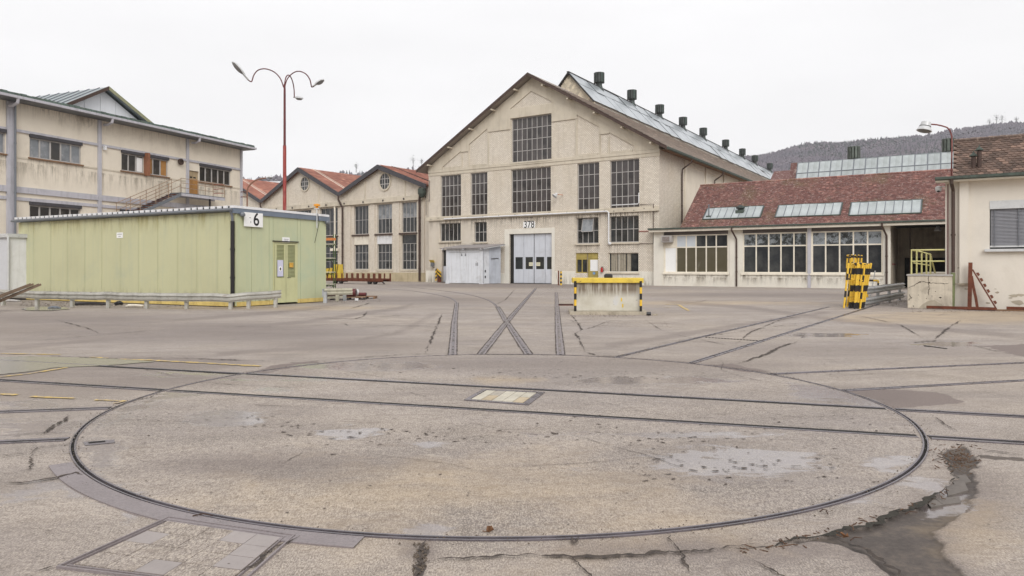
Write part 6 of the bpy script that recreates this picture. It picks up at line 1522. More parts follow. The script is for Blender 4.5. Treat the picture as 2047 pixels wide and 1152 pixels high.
sm.prism([(.034, -.006), (-.012, h_ * .96), (-.02, h_ * .96), (.024, -.012)], lambda a, b, d: (d, -a, b), -hw, hw)
s0 = None
for k in range(ns):
    loc = ((wv[0] + wv[1]) / 2, .08, wv[2] + .14 + h_ * k)
    if s0 is None: s0 = sm.build('blind_slat', BLIND, rbd); s0.location = loc
    else: inst(s0, loc, rbd, rot=(rnd.gauss(0, .02), 0, rnd.gauss(0, .0012)))
MB().box(wv[0] + .01, wv[1], .06, .12, wv[2] + .06, wv[2] + .12).build('blind_rail', LAMPM, rbd); MB().box(wv[0], wv[1], .2, .24, wv[2], wv[3]).build('pane', GLASS_B, rbd)
for u in (1988, 2036): MB().box(rx(u), rx(u) + .02, .01, .03, wv[2] + .1, wv[3] - .3).build('blind_cord', GREYM, rbd)
MB().box(rx(1968), wv[1] + .1, -.16, .1, wv[2] - .1, wv[2] - .003).build('sill', LAMPM, rbd)
TR_ = 1.75; zRr = zE + 1.60; evr = -.45
MB().prism([(evr, zE + .02), (TR_, zRr), (TR_, zRr - .1), (evr, zE - .08)], lambda a, b, d: (d, a, b), x0 + .25, x1).build('roof_slope', TILE_R, rbd)
MB().prism([(TR_ + .02, zRr), (9, zE + .02), (9, zE - .08), (TR_ + .02, zRr - .1)], lambda a, b, d: (d, a, b), x0 + .3, x1).build('roof_slope', TILE_R, rbd)
MB().prism([(evr + .1, zE - .06), (TR_, zRr - .06), (9, zE - .06)], lambda a, b, d: (d, a, b), x0 + .35, x0 + .5).build('gable_end', PLASTER_R, rbd)
MB().box(x0 - .3, x1, evr, -.003, zE - .14, zE - .03).build('soffit', FRAME_C, rbd)
mb = MB(); mb.prism([(evr - .13, zE + .03), (evr - .13, zE - .06), (evr - .0, zE - .09), (evr - .0, zE + .05)], lambda a, b, d: (d, a, b), x0 - .32, x1); mb.build('gutter', COPPER, rbd)
Vr = Vector((0, TR_ - evr, zRr - zE)).normalized(); Nr = Vector((0, -Vr.z, Vr.y)); sr = math.hypot(TR_ - evr, zRr - zE)
# single tiles, each its own object; rest of the roof out of frame joined
tmesh = {}
tw, tl = .19, .17; nv_ = int(sr / tl) + 1; cnt = 0; rest = MB(); xt0 = x0 + .25
for j in range(nv_):
    for i in range(48):
        a = xt0 + (i + (j % 2) * .5) * tw; loc = Vector((a, evr, zE + .03)) + Vr * (j * tl + rnd.gauss(0, .008)) + Nr * rnd.uniform(0, .01)
        ins = a < rx(2047) + .5 and cnt < 298
        kx = rnd.randint(0, 5)
        if kx not in tmesh:
            m_ = MB(); m_.cur = max(.01, [.15, .35, .5, .65, .8, .98][kx]); T = Vr * (tl * 1.3); h_ = Nr * .032
            p, q_ = Vector((.004, 0, 0)), Vector((tw - .004, 0, 0)); pm_ = Vector((tw / 2, 0, 0)) - Vr * .03
            m_.face([p + h_, pm_ + h_, q_ + h_, q_ + T + Nr * .004, p + T + Nr * .004]); m_.face([p, pm_, pm_ + h_, p + h_]); m_.face([pm_, q_, q_ + h_, pm_ + h_]); tmesh[kx] = (m_, None)
        m_, ob = tmesh[kx]
        if ins:
            if ob is None: ob = m_.build('roof_tile', TILE_R, rbd); ob.location = loc; tmesh[kx] = (m_, ob)
            else: inst(ob, loc, rbd, rot=(0, rnd.gauss(0, .006), rnd.gauss(0, .01)))
            cnt += 1
        else:
            b = len(rest.v); rest.v += [tuple(Vector(v) + loc) for v in m_.v]; rest.f += [tuple(k + b for k in f_) for f_ in m_.f]; rest.c += m_.c
o = rest.build('roof_tiling', TILE_R, rbd); o['kind'] = 'stuff'
mb = MB()
for k in range(int((x1 - xt0) / .4)): mb.cur = rnd.uniform(.1, .6); mb.tube([(xt0 + k * .4, TR_, zRr + .03), (xt0 + k * .4 + .39, TR_, zRr + .035)], .085, 6)
mb.cur = 0; o = mb.build('ridge_tiling', TILE_R, rbd); o['kind'] = 'stuff'
for u, hh, lab in ((1946, .42, 'small roof pipe with pointed hat, left and shorter of the pair'), (1957.5, .62, 'taller roof pipe with pointed copper hat, right of the pair')):
    x = rx(u, .1); b = (.55) ; p = Vector((x, evr, zE + .02)) + Vr * b
    c = thing('vent_pipe', lab, 'vent pipe', (*Rf.w(p.x, p.y), p.z), Rf.rot, 'pair of vent pipes on the brown tiles')
    MB().tube([(0, 0, -.05), (0, 0, hh)], .075, 10).build('pipe', PIPE_D, c)
    mb = MB(); mb.lathe((0, 0, hh + .02), [(.14, 0), (.14, .02), (.02, .14), (.012, .2)], 10); mb.build('hat', COPPER, c)
xp = rx(1905.5); zgr = Rf.px(1905, 545)[1]
downpipe(rbd, [(xp - .05, evr - .06, zE - .06), (xp - .05, evr - .06, zE - .2), (xp, -.14, zE - .45), (xp, -.12, zE - .7), (xp, -.12, zgr)], .06)
downpipe(rbd, [(xp, -.12, zgr - .01), (xp - .02, -.12, .02)], .068, paint('mossy_pipe', rgb(116, 124, 84), .7, var=.2, scale=3, dirt_amt=.4), name='downpipe_foot', rings=False)
xc = rx(1895); mb = MB(); mb.tube([(xc, -.05, zE - .2), (xc, -.05, Rf.px(1895, 560)[1]), (xc - .12, -.05, Rf.px(1893, 566)[1]), (xc - .25, -.05, Rf.px(1885, 572)[1])], .018, 6); mb.build('conduit', REDP_D, rbd)
cm_ = thing('security_camera', 'small white dome camera under the eave of the right-hand building', 'camera', (*Rf.w(x0 - .02, .0), Rf.px(1879, 378)[1]), Rf.rot)
MB().box(-.12, .0, .0, .06, .06, .1).build('arm', LAMPM, cm_); mb = MB(); mb.lathe((-.2, .03, -.12), [(.02, 0), (.09, .04), (.11, .12), (.11, .2), (.03, .24)], 12); mb.build('housing', LAMPM, cm_); mb = MB(); mb.lathe((-.2, -.0, -.13), [(.02, 0), (.06, .03), (.07, .07)], 10); mb.build('dome', BLACKP, cm_)
mb = MB()                                               # patches of bare render knocked out of the foot of the wall
bare = CONC
for (u, v, s_) in ((1994, 585, .06), (2027, 592, .12), (2040, 590, .09), (2035, 605, .16), (1975, 606, .05), (1932, 578, .05), (1916, 536, .04), (1910, 568, .05), (1990, 578, .03), (2020, 596, .05)):
    x, z = Rf.px(u, v); n = 9; mb.prism([(x + s_ * 1.6 * rnd.uniform(.5, 1) * math.cos(6.283 * k / n), z + s_ * .7 * rnd.uniform(.5, 1) * math.sin(6.283 * k / n)) for k in range(n)], XZ, -.005, -.002)
o = mb.build('bare_render', CONC, rbd); o['kind'] = 'stuff'
# loading dock
dk = thing('loading_dock', 'cracked whitewashed concrete loading dock beside the cream building', 'loading dock', (Rf.o[0], Rf.o[1], 0), Rf.rot)
zd = Rf.px(1850, 548.5)[1]; xd1 = rx(1904)
DOCKM = paint('dock_plaster', rgb(206, 196, 178), .9, var=.1, scale=1.8, bump=.6, bs=20, streak=.35, dirt=rgb(110, 98, 86), dirt_amt=.5)
MB().box(0, x0 - .003, -.28, 17.5, 0, zd - .06).build('dock_body', DOCKM, dk, bevel=.02); MB().box(x0 - .003, xd1, -.28, -.005, 0, zd - .06).build('dock_nose', DOCKM, dk)
MB().box(-.03, xd1 + .02, -.31, -.008, zd - .058, zd).build('dock_edge', FRAME_L, dk); MB().box(-.03, x0 - .003, -.004, 17.5, zd - .058, zd).build('dock_floor', CONC, dk)
mb = MB()
def vcrack(P, w0):
    P = [Rf.px(u, v, -.28) for u, v in P]; Q = []
    for a, b in zip(P, P[1:]):
        for k in range(6): t = k / 6; Q.append((a[0] + (b[0] - a[0]) * t + rnd.gauss(0, .012), a[1] + (b[1] - a[1]) * t + rnd.gauss(0, .012)))
    Q.append(P[-1])
    for a, b in zip(Q, Q[1:]): mb.beam((a[0], -.281, a[1]), (b[0], -.281, b[1]), .012, w0 * rnd.uniform(.4, 1.3), up=(0, 0, 1))
for c in ([(1816, 576), (1826, 572), (1836, 565), (1842, 563)], [(1842, 563), (1860, 566), (1888, 567), (1896, 567)], [(1856, 549), (1857, 575), (1856, 590)], [(1816, 600), (1822, 596), (1817, 588)]): vcrack(c, .016)
o = mb.build('crack', CRACKM, dk); o['kind'] = 'stuff'
mb = MB()
for (u, v, s_) in ((1839, 564, .09), (1858, 565, .08), (1870, 583, .04), (1836, 590, .04), (1852, 597, .05), (1863, 592, .04), (1880, 595, .1), (1826, 612, .06), (1884, 554, .03)):
    x, z = Rf.px(u, v, -.28); n = 9; s_ *= .5; mb.prism([(x + s_ * rnd.uniform(.5, 1) * math.cos(6.283 * k / n), z + s_ * .8 * rnd.uniform(.5, 1) * math.sin(6.283 * k / n)) for k in range(n)], XZ, -.286, -.282)
o = mb.build('chipped_spots', CRACKM, dk); o['kind'] = 'stuff'
x, z = Rf.px(1862, 613, -.28); mb = MB(); mb.prism([(x - .42, 0), (x - .3, .15), (x - .1, .3), (x + .1, .33), (x + .3, .2), (x + .5, 0)], XZ, -.288, -.283); mb.build('bare_patch', CONC, dk)
# yellow railing on the dock
yr = thing('yellow_railing', 'pale yellow tube railing on the loading dock', 'railing', (Rf.o[0], Rf.o[1], zd), Rf.rot)
rz = lambda v, u=1850: Rf.px(u, v, .1)[1] - zd
zr1, zr2 = rz(500), rz(522.5); xa_, xb_ = rx(1822, .1), x0 - .02
MB().tube([(xa_, .1, 0), (xa_, .1, zr1), (xb_, .1, zr1)], .032, 8).build('top_rail', YEL_P, yr)
MB().tube([(xa_, .1, zr2), (xb_, .1, zr2)], .026, 8).build('middle_rail', YEL_P, yr)
for k, (u, zt) in enumerate(((1832.5, zr1), (1842.5, rz(505.5)), (1852, rz(506)), (1860, rz(508)))):
    x = rx(u, .9); MB().tube([(x, .9, 0), (x, .9, zt)], .03, 8).build('post', YEL_P, yr)
MB().tube([(rx(1826, .9), .9, zr1), (rx(1834, .9), .9, zr1 - .01), (rx(1860, .9), .9, rz(508)), (rx(1869, 1.4), 1.5, .05)], .028, 8).build('sloping_rail', YEL_P, yr)
MB().tube([(rx(1826, .9), .9, zr2 - .06), (rx(1860, .9), .9, zr2 - .16)], .022, 8).build('sloping_rail', YEL_P, yr)

# ================================================================== wooded hills far behind
prof = [(-2600, 470), (-1500, 430), (-600, 395), (0, 378), (300, 368), (480, 366), (560, 362), (640, 356), (715, 351), (830, 346), (1000, 350), (1250, 346), (1400, 335), (1527, 322), (1580, 311), (1620, 304), (1660, 297), (1727, 292), (1767, 283), (1807, 273),
        (1847, 267), (1901, 262), (1954, 258), (1994, 255), (2047, 261), (2300, 268), (2700, 300), (3400, 350), (4600, 420)]
def ridge_v(u):
    for (a, va), (b, vb) in zip(prof, prof[1:]):
        if a <= u <= b: return va + (vb - va) * (u - a) / (b - a)
    return 470
DH = 950.0
nu_h, nt_h = 260, 40; hv = MB(); grid = []
for j in range(nt_h):
    f_ = j / (nt_h - 1)
    for i in range(nu_h):
        u = -2600 + 7200 * i / (nu_h - 1); Y = 430 + (DH - 430) * f_; x = (u - CX) / F * Y
        zr_ = CH + (HY - ridge_v(u)) / F * DH + 4
        z = zr_ * (f_ ** .8) * (1 + .10 * MN.noise(Vector((x / 160, Y / 160, 1)))) + 5 * MN.noise(Vector((x / 60, Y / 60, 3))) - 3 * (1 - f_)
        hv.v.append((x, Y, z))
for j in range(nt_h - 1):
    for i in range(nu_h - 1): hv.f.append((j * nu_h + i, j * nu_h + i + 1, (j + 1) * nu_h + i + 1, (j + 1) * nu_h + i)); hv.c.append(0)
for i in range(nu_h): x, y, z = hv.v[(nt_h - 1) * nu_h + i]; hv.v.append((x * 1.4, y * 1.5, -5))
b = nt_h * nu_h
for i in range(nu_h - 1): hv.f.append((b - nu_h + i, b - nu_h + i + 1, b + i + 1, b + i)); hv.c.append(0)
HILLM = paint('hill_ground', rgb(108, 103, 108), .95, var=.15, scale=.01, bump=0)
struct(hv.build('hill', HILLM, smooth=True))
def hill_z(u, f_):
    i = (u + 2600) / 7200 * (nu_h - 1); j = f_ * (nt_h - 1); i0 = min(int(i), nu_h - 2); j0 = min(int(j), nt_h - 2)
    a = hv.v[j0 * nu_h + i0]; b_ = hv.v[j0 * nu_h + i0 + 1]; c = hv.v[(j0 + 1) * nu_h + i0]; t, s_ = i - i0, j - j0
    return a[2] + (b_[2] - a[2]) * t + (c[2] - a[2]) * s_
def forest_mat():
    s = NT('winter_wood'); t = s.attr('tint')
    col = s.ramp(t, [(0, rgb(80, 80, 88)), (.3, rgb(96, 92, 101)), (.6, rgb(108, 100, 108)), (.9, rgb(118, 109, 115)), (1, rgb(70, 80, 79))])
    col = s.mix(.35, col, s.ramp(s.noise(.006, 5), [(.35, rgb(82, 83, 92)), (.65, rgb(114, 106, 113))])); return s.done(col, .95)
vb = MB(); nb_h = 120                                   # the valley's other side, behind the camera
for j, (rr_, hh_) in enumerate(((520, 0), (700, 60), (900, 118), (1060, 128), (1200, -4))):
    for i in range(nb_h):
        a = math.radians(188 + 164 * i / (nb_h - 1)); e_ = 1 + .18 * MN.noise(Vector((math.cos(a) * 3, math.sin(a) * 3, 9))) + .05 * MN.noise(Vector((a * 20, rr_ / 80, 2))); e_ *= min(1, 6 * min(i, nb_h - 1 - i) / nb_h + .1)
        vb.v.append((rr_ * math.cos(a), rr_ * math.sin(a), hh_ * e_ - 3))
for j in range(4):
    for i in range(nb_h - 1): vb.f.append((j * nb_h + i, j * nb_h + i + 1, (j + 1) * nb_h + i + 1, (j + 1) * nb_h + i)); vb.c.append(0)
struct(vb.build('hill', paint('far_wood', rgb(92, 90, 92), .95, var=.25, scale=.03, bump=0), smooth=True))
FOREST = forest_mat(); mb = MB(); nprng = random.Random(3)
def tree_blob(x, y, z, r_, h, tint, conifer):
    i = len(mb.v); mb.cur = tint; n = 5
    if conifer:
        for k in range(n): t = 6.283 * k / n + nprng.random(); mb.v.append((x + r_ * .7 * math.cos(t), y + r_ * .7 * math.sin(t), z))
        mb.v.append((x, y, z + h * 1.25))
        for k in range(n): mb.f.append((i + k, i + (k + 1) % n, i + n)); mb.c.append(tint)
    else:
        for k in range(n): t = 6.283 * k / n + nprng.random(); q_ = r_ * nprng.uniform(.7, 1.15); mb.v.append((x + q_ * math.cos(t), y + q_ * math.sin(t), z + h * nprng.uniform(.45, .7)))
        mb.v.append((x, y, z + h * nprng.uniform(.9, 1.15))); mb.v.append((x, y, z))
        for k in range(n):
            mb.f.append((i + k, i + (k + 1) % n, i + n)); mb.c.append(tint); mb.f.append((i + (k + 1) % n, i + k, i + n + 1)); mb.c.append(tint)
for _ in range(46000):
    u = nprng.uniform(1380, 2500) if _ % 6 else nprng.uniform(-600, 1380); f_ = nprng.random() ** .75
    Y = 430 + (DH - 430) * f_; x = (u - CX) / F * Y; z = hill_z(u, f_)
    con = nprng.random() < (.45 if MN.noise(Vector((x / 90, Y / 90, 7))) > .15 else .02)
    tree_blob(x, Y, z - 1, nprng.uniform(1.6, 3.0), nprng.uniform(4, 6.5), 1.0 if con else min(.93, max(.05, .5 + .5 * MN.noise(Vector((x / 45, Y / 45, 4))) + nprng.gauss(0, .12))), con)
mb.cur = 0; tag(mb.build('forest', FOREST), 'bare winter woodland covering the distant hills', 'woodland', kind='stuff')
# taller trees standing out on the skyline
BARK = paint('far_bark', rgb(92, 84, 84), .9); CROWN = paint('far_crown', rgb(96, 96, 94), .95, var=.2, scale=.2)
for k, (u, h, lab) in enumerate(((1978, 13, 'skyline tree left of the tallest one on the right-hand hill'), (1992, 17, 'tallest ragged tree on the skyline of the right-hand hill'), (2003, 14, 'skyline tree just right of the tallest one on the hill'), (2032, 11, 'skyline tree nearest the right edge on the hilltop'),
                                 (826, 16, 'round far tree just above the red roof beside the tall hall'), (843, 12, 'small far tree tight against the hall eave, left side'), (712, 12, 'dark far tree behind the dip between the two gabled roofs'))):
    Y = DH; x = (u - CX) / F * Y; z = hill_z(u, 1.0) - 1
    if k >= 4: z += 3
    t = thing('skyline_tree', lab, 'tree', (x, Y, z), 0, 'trees on the far skyline')
    mt = MB(); mt.tube([(0, 0, 0), (0, 0, h * .6), (.3, 0, h * .85)], [.5, .3, .1], 5); mt.build('trunk', BARK, t)
    mc = MB()
    for _ in range(130):
        a = nprng.uniform(0, 6.28); q_ = abs(nprng.gauss(0, h * .17)); zz = nprng.gauss(h * .72, h * .17); s_ = nprng.uniform(.5, 1.1); c = Vector((q_ * math.cos(a), q_ * math.sin(a), zz)); d1 = Vector((nprng.gauss(0, 1), nprng.gauss(0, 1), nprng.gauss(0, 1))).normalized() * s_; d2 = Vector((nprng.gauss(0, 1), nprng.gauss(0, 1), nprng.gauss(0, 1))).normalized() * s_
        mc.face([c, c + d1, c + d2])
    mc.build('crown', CROWN, t)
# long white building on the slope behind the sheds
fbld = thing('distant_building', 'long low whitish building on the slope behind the red shed roofs', 'building', (-110, 330, 0))
Yb = 330; xa2, xb2 = (440 - CX) / F * Yb, (700 - CX) / F * Yb; zt2_, zb2_ = CH + (HY - 367) / F * Yb, 0
MB().box(xa2 + 110, xb2 + 110, 0, 20, 0, zt2_).build('wall', WHITE, fbld); MB().prism([(-1, zt2_), (10, zt2_ + 2.2), (21, zt2_)], lambda a, b, d: (d, a, b), xa2 + 109, xb2 + 111).build('roof', LAMPM, fbld)
# ================================================================== street lamps
def lamp_head(parent, p, d, l=.95, w_=.34, name='lamp_head'):
    """flat elongated luminaire starting at p, pointing along d (unit), shell above, lens below"""
    p = Vector(p); d = Vector(d).normalized(); side = d.cross(Vector((0, 0, 1))).normalized(); up = side.cross(d).normalized()
    def body(h0, h1, k0, k1, mat, nm, par):
        mb = MB(); n = 10; ringA = []; ringB = []
        for i in range(n + 1):
            t = i / n; ww = w_ / 2 * (.42 + .9 * t - .0 if t < .35 else .735 + .35 * math.sin((t - .35) / .65 * math.pi)) ; ww = w_ / 2 * (.45 if t < .3 else .45 + .55 * math.sin(min(1, (t - .3) / .35) * math.pi / 2)) * (1 if t < .82 else math.sqrt(max(.05, 1 - ((t - .82) / .18) ** 2)))
            hh = h1 * (.5 if t < .3 else 1) * (1 if t < .85 else .6); c = p + d * (l * t)
            sec = [c - side * ww + up * h0, c - side * ww * .8 + up * (h0 + hh * .7), c + up * (h0 + hh), c + side * ww * .8 + up * (h0 + hh * .7), c + side * ww + up * h0, c + up * (h0 - .02)]
            ringA.append(sec)
        for a, b in zip(ringA, ringA[1:]):
            for k in range(6): mb.face([a[k], a[(k + 1) % 6], b[(k + 1) % 6], b[k]])
        mb.face(ringA[0]); mb.face(ringA[-1][::-1]); return mb.build(nm, mat, par, smooth=False)
    h = body(0, .13, 0, 1, LAMPM, name, parent)
    mb = MB(); n = 14; c = p + d * l * .64 - up * .025
    P = [c + d * (l * .30 * math.cos(6.283 * k / n)) + side * (w_ * .42 * math.sin(6.283 * k / n)) for k in range(n)]; Q = [c + (q - c) * .7 - up * .05 for q in P]
    for k in range(n): mb.face([P[k], P[(k + 1) % n], Q[(k + 1) % n], Q[k]])
    mb.face(Q); mb.build('lens', LENS, h); return h
Yl = 40.0; lx0, ly0, _ = AT(569, 420, Yl)
lp = thing('street_lamp', 'tall red steel lamp post with three curved arms behind the green building', 'street lamp', (lx0, ly0, 0))
lz = lambda v: AT(569, v, Yl)[2]; px = Yl / F
MB().tube([(0, 0, 0), (0, 0, lz(292))], [.11, .095], 12).build('lower_pole', REDP, lp)
MB().tube([(0, 0, lz(292)), (0, 0, lz(290)), (0, 0, lz(185))], [.095, .07, .062], 12).build('upper_pole', REDP_D, lp)
MB().tube([(0, 0, lz(185)), (0, 0, lz(168))], [.062, .05], 12).build('top_socket', REDP_D, lp)
def lpx(u, v, dy=0.0): return ((u - 569) * px * (1 + 0), dy, lz(v))
def arm(pts, dy):
    n = len(pts); P = [Vector(lpx(u, v, dy * i / (n - 1))) for i, (u, v) in enumerate(pts)]; Q = []
    PP = [P[0]] + P + [P[-1]]
    for i in range(1, len(PP) - 2):
        for k in range(5):
            t = k / 5; a, b, c, d = PP[i - 1:i + 3]; Q.append(.5 * ((2 * b) + (-a + c) * t + (2 * a - 5 * b + 4 * c - d) * t * t + (-a + 3 * b - 3 * c + d) * t ** 3))
    Q.append(P[-1]); return Q
def far_arm():
    Q = []
    for t in range(25):
        t /= 24; a = math.pi * min(t / .85, 1.0); Q.append(Vector((.10 * t * 4 * px * 2, .85 - .85 * math.cos(a), lz(172) + .85 * math.sin(a) * .95 + (.25 * (t < .02)) - (t > .85) * .25 * (t - .85) / .15)))
    Q[0].z = lz(176); MB().tube(Q, .032, 8).build('arm', REDP_D, lp)
    lamp_head(lp, Q[-1] + Vector((0, -.0, .0)), (.25, 1, .12), .85, .38)
far_arm()
for pts, dy, end in (([(567, 175), (561, 158), (549, 145), (532, 139), (518, 142), (510, 152), (507, 163), (505, 166), (500, 163)], -.3, ((500, 163), (476, 133))),
                     ([(569, 175), (574, 158), (585, 146), (597, 142), (610, 147), (618, 158), (620.5, 169), (621.5, 172.5), (626, 171)], .2, ((623, 172), (647, 159)))):
    Q = arm(pts, dy); MB().tube(Q, .032, 8).build('arm', REDP_D, lp)
    if end:
        a = Vector(lpx(*end[0], dy)); b = Vector(lpx(*end[1], dy * 2.0 - .3)); lamp_head(lp, a, b - a, (b - a).length, .40)
    else:
        a = Q[-1]; lamp_head(lp, a + Vector((0, .25, 0)), (.35, -1, .12), .8, .36)
# bracket lamp at the factory corner
zf_ = AT(520, 380, 58); Yb_ = 59
x0_, y0_, _ = AT(495, 420, Yb_); pb = Yb_ / F
wl = thing('bracket_lamp', 'small street lamp on a rusty curved arm at the corner of the cream factory', 'street lamp', (x0_, y0_, 0))
lq = lambda u, v: ((u - 495) * pb, 0, CH + (HY - v) * pb)
MB().tube([lq(494, 470), lq(494, 385), lq(496, 375), lq(502, 367), lq(510, 361), lq(520, 358), lq(532, 356)], .06, 8).build('arm', paint('rusty_tan', rgb(134, 96, 76), .7, rust=.1), wl)
for v in (384, 394): MB().tube([lq(481, v), lq(494, v)], .035, 6).build('bracket', RUST, wl)
lamp_head(wl, lq(532, 356), (1, -.2, .05), .55, .35)
# red arm lamp on the right
Yr = 27.3; x0_, y0_, _ = AT(1902, 350, Yr); pr_ = Yr / F
rl = thing('arm_lamp', 'white bell-shaped yard lamp on a rusty red swan-neck pipe above the cream building', 'street lamp', (x0_, y0_, 0))
lq = lambda u, v: ((u - 1902) * pr_, 0, CH + (HY - v) * pr_)
MB().tube([lq(1902, 352), lq(1903, 290), lq(1902.5, 272), lq(1899, 261), lq(1893, 255), lq(1882, 251.5), lq(1872, 249.5), lq(1862, 248.8)], .028, 8).build('arm', paint('faded_rust_red', rgb(128, 72, 66), .7, var=.25, scale=5, rust=.1, dirt_amt=.3, dirt=rgb(150, 120, 110)), rl)
c = lq(1849, 255); mb = MB(); mb.lathe((0, 0, 0), [(.27, -.14), (.27, -.12), (.20, .02), (.19, .06), (.17, .20), (.12, .23), (.02, .24)], 16)
sh_ = mb.build('shade', LAMPM, rl); sh_.location = c; sh_.rotation_euler = (0, R(14), 0)
mb = MB(); mb.lathe((0, 0, 0), [(.24, -.145), (.2, -.17), (.05, -.2)], 14); mb.build('lens', LENS, sh_); mb = MB(); mb.lathe((0, 0, 0), [(.206, .022), (.206, .045)], 16); mb.build('band', DARKM, sh_)
# spotlight on hall
x, z = H.px(1124, 390, -.1)
sp = thing('spotlight', 'small white reflector spotlight on an orange bracket on the hall front', 'spotlight', (*H.w(x, -.0), z), H.rot)
MB().tube([(0, -.0, 0), (0, -.35, .0), (-.25, -.5, .02)], .03, 6).build('bracket', paint('bracket_orange', rgb(196, 122, 88), .6), sp)
mb = MB(); mb.lathe((0, 0, 0), [(.26, -.2), (.26, -.17), (.14, .05), (.1, .2), (.02, .24)], 14); b_ = mb.build('reflector', LAMPM, sp); b_.location = (-.42, -.6, -.02); b_.rotation_euler = (R(-35), R(30), 0)
MB().lathe((0, 0, -.19), [(.01, 0), (.24, 0), (.24, .01)], 14).build('lens', DARKM, b_)

# ================================================================== crash barriers
def wbeam(mb, P, nrm, h0=.31, z0=.0, th=.012):
    """W profile swept along points P (x, y, zc); nrm = horizontal outward normal"""
    prof_ = [(-.155, .0), (-.12, .0), (-.10, .07), (-.05, .08), (-.03, .02), (-.0, .0), (.03, .02), (.05, .08), (.10, .07), (.12, .0), (.155, .0)]
    n = Vector((nrm[0], nrm[1], 0)); rows_ = []
    for p in P: rows_.append([Vector(p) + n * o + Vector((0, 0, z)) for z, o in prof_])
    for a, b in zip(rows_, rows_[1:]):
        for k in range(len(prof_) - 1): mb.face([a[k], b[k], b[k + 1], a[k + 1]])
    for r_ in (rows_[0], rows_[-1]):
        for k in range(len(prof_) - 1): mb.face([r_[k], r_[k + 1], r_[k + 1] - n * .012, r_[k] - n * .012])
    return mb
br = thing('crash_barrier', 'long dented rusty-edged crash barrier in front of the green building', 'crash barrier', (0, 0, 0))
posts = [(5, 611), (73, 614), (143, 615.5), (215.6, 616.5), (292, 617.5), (372, 618), (460, 618.5), (496, 617.5), (550, 615)]
pg = [G(u, v) for u, v in posts]; br.location = (pg[3][0], pg[3][1], 0); bo = pg[3]
top_v = [(-60, 577), (5, 579), (73, 582), (143, 583), (215, 584), (292, 585.5), (372, 586), (430, 586.5), (460, 587), (496, 585), (565, 580)]
PP_ = []
def interp(tab, u):
    for (a, b), (c, d) in zip(tab, tab[1:]):
        if a <= u <= c: return b + (d - b) * (u - a) / (c - a)
    return tab[-1][1] if u > tab[-1][0] else tab[0][1]
base_t = [(-60, 608)] + posts + [(565, 614)]
u = -60
while u <= 565:
    gx, gy = G(u, interp(base_t, u)); gy -= .10; zt_u = CH + (HY - interp(top_v, u)) / F * gy
    dent = .03 * MN.noise(Vector((u / 40, 1, 5))) ; PP_.append((gx - bo[0], gy - bo[1] + .04 * MN.noise(Vector((u / 55, 3, 1))), zt_u - .155 + dent)); u += 6
wbeam(MB(), PP_, (0, -1)).build('beam', GALV, br)
for k, (x, y) in enumerate(pg):
    mb = MB(); X, Y_ = x - bo[0], y - bo[1]
    mb.box(X - .06, X - .05, Y_ - .02, Y_ + .10, 0, .60); mb.box(X - .05, X + .05, Y_ - .03, Y_ - .02, 0, .60); mb.box(X + .05, X + .06, Y_ - .02, Y_ + .10, 0, .60)
    o = mb.build('post', GALV, br); o.rotation_euler = (0, rnd.gauss(0, .01), 0)
    mb = MB(); mb.lathe((X, 0, 0), [(.018, 0), (.018, .01), (.005, .016)], 8)
b2 = thing('crash_barrier', 'short yellowed white barrier section at the right corner of the green building', 'crash barrier', (*G(652, 605.5), 0))
bo2 = G(652, 605.5); P = []
for k in range(9):
    u = 650 + k * 56 / 8; gx, gy = G(u, 605.3 - 3.2 * k / 8); zt_u = CH + (HY - (574.3 - .5 * k / 8)) / F * gy; P.append((gx - bo2[0], gy - bo2[1] - .1, zt_u - .2))
wbeam(MB(), P, (0, -1)).build('beam', GALV_Y, b2)
for u, v, m_ in ((649.5, 606, GALV_N), (674, 602.5, GALV_Y), (688.5, 601.8, GALV_N)):
    x, y = G(u, v); X, Y_ = x - bo2[0], y - bo2[1]; mb = MB(); mb.box(X - .07, X + .07, Y_ - .02, Y_ + .12, 0, .50); mb.build('post', m_, b2)
x, y = G(655, 603); x2, y2 = G(688, 600.5); MB().beam((x - bo2[0], y - bo2[1], .17), (x2 - bo2[0], y2 - bo2[1], .17), .06, .1).build('lower_rail', GALV_Y, b2)
x, y = G(645, 606); MB().box(x - bo2[0] - .02, x - bo2[0] + .02, -.25, .15, .28, .62).build('end_plate', GALV_N, b2)
# right: two beams one above the other, running back beside the dock
q0 = G(1726, 614); q1 = G(1806, 600)
b3 = thing('crash_barrier', 'double-height clean galvanised barrier leading from the striped barriers to the dock', 'crash barrier', (*q0, 0))
d = Vector((q1[0] - q0[0], q1[1] - q0[1], 0)); dl_ = d.normalized(); nn = Vector((dl_.y, -dl_.x, 0))
if nn.y > 0: nn = -nn
z_t0, z_t1 = CH + (HY - 573) / F * q0[1], CH + (HY - 564) / F * q1[1]
for nm, zo in (('upper_beam', -.17), ('lower_beam', -.60)):
    P = []
    for k in range(17):
        t = k / 16; p = d * t; P.append((p.x, p.y, z_t0 + (z_t1 - z_t0) * t + zo + (.02 * MN.noise(Vector((t * 7, zo, 2))))))
    wbeam(MB(), P, (nn.x, nn.y)).build(nm, GALV_N, b3)
for t in (.06, .36, .64, .93):
    p = d * t - nn * .07; mb = MB(); mb.box(p.x - .05, p.x + .05, p.y - .05, p.y + .05, 0, .78); mb.build('post', GALV_N, b3)
p = d * 0; mb = MB()
for zo in (-.17, -.6): mb.box(-.12, .02, -.06, .03, z_t0 + zo - .17, z_t0 + zo + .17)
o = mb.build('end_caps', GALV_N, b3); o['kind'] = 'stuff'

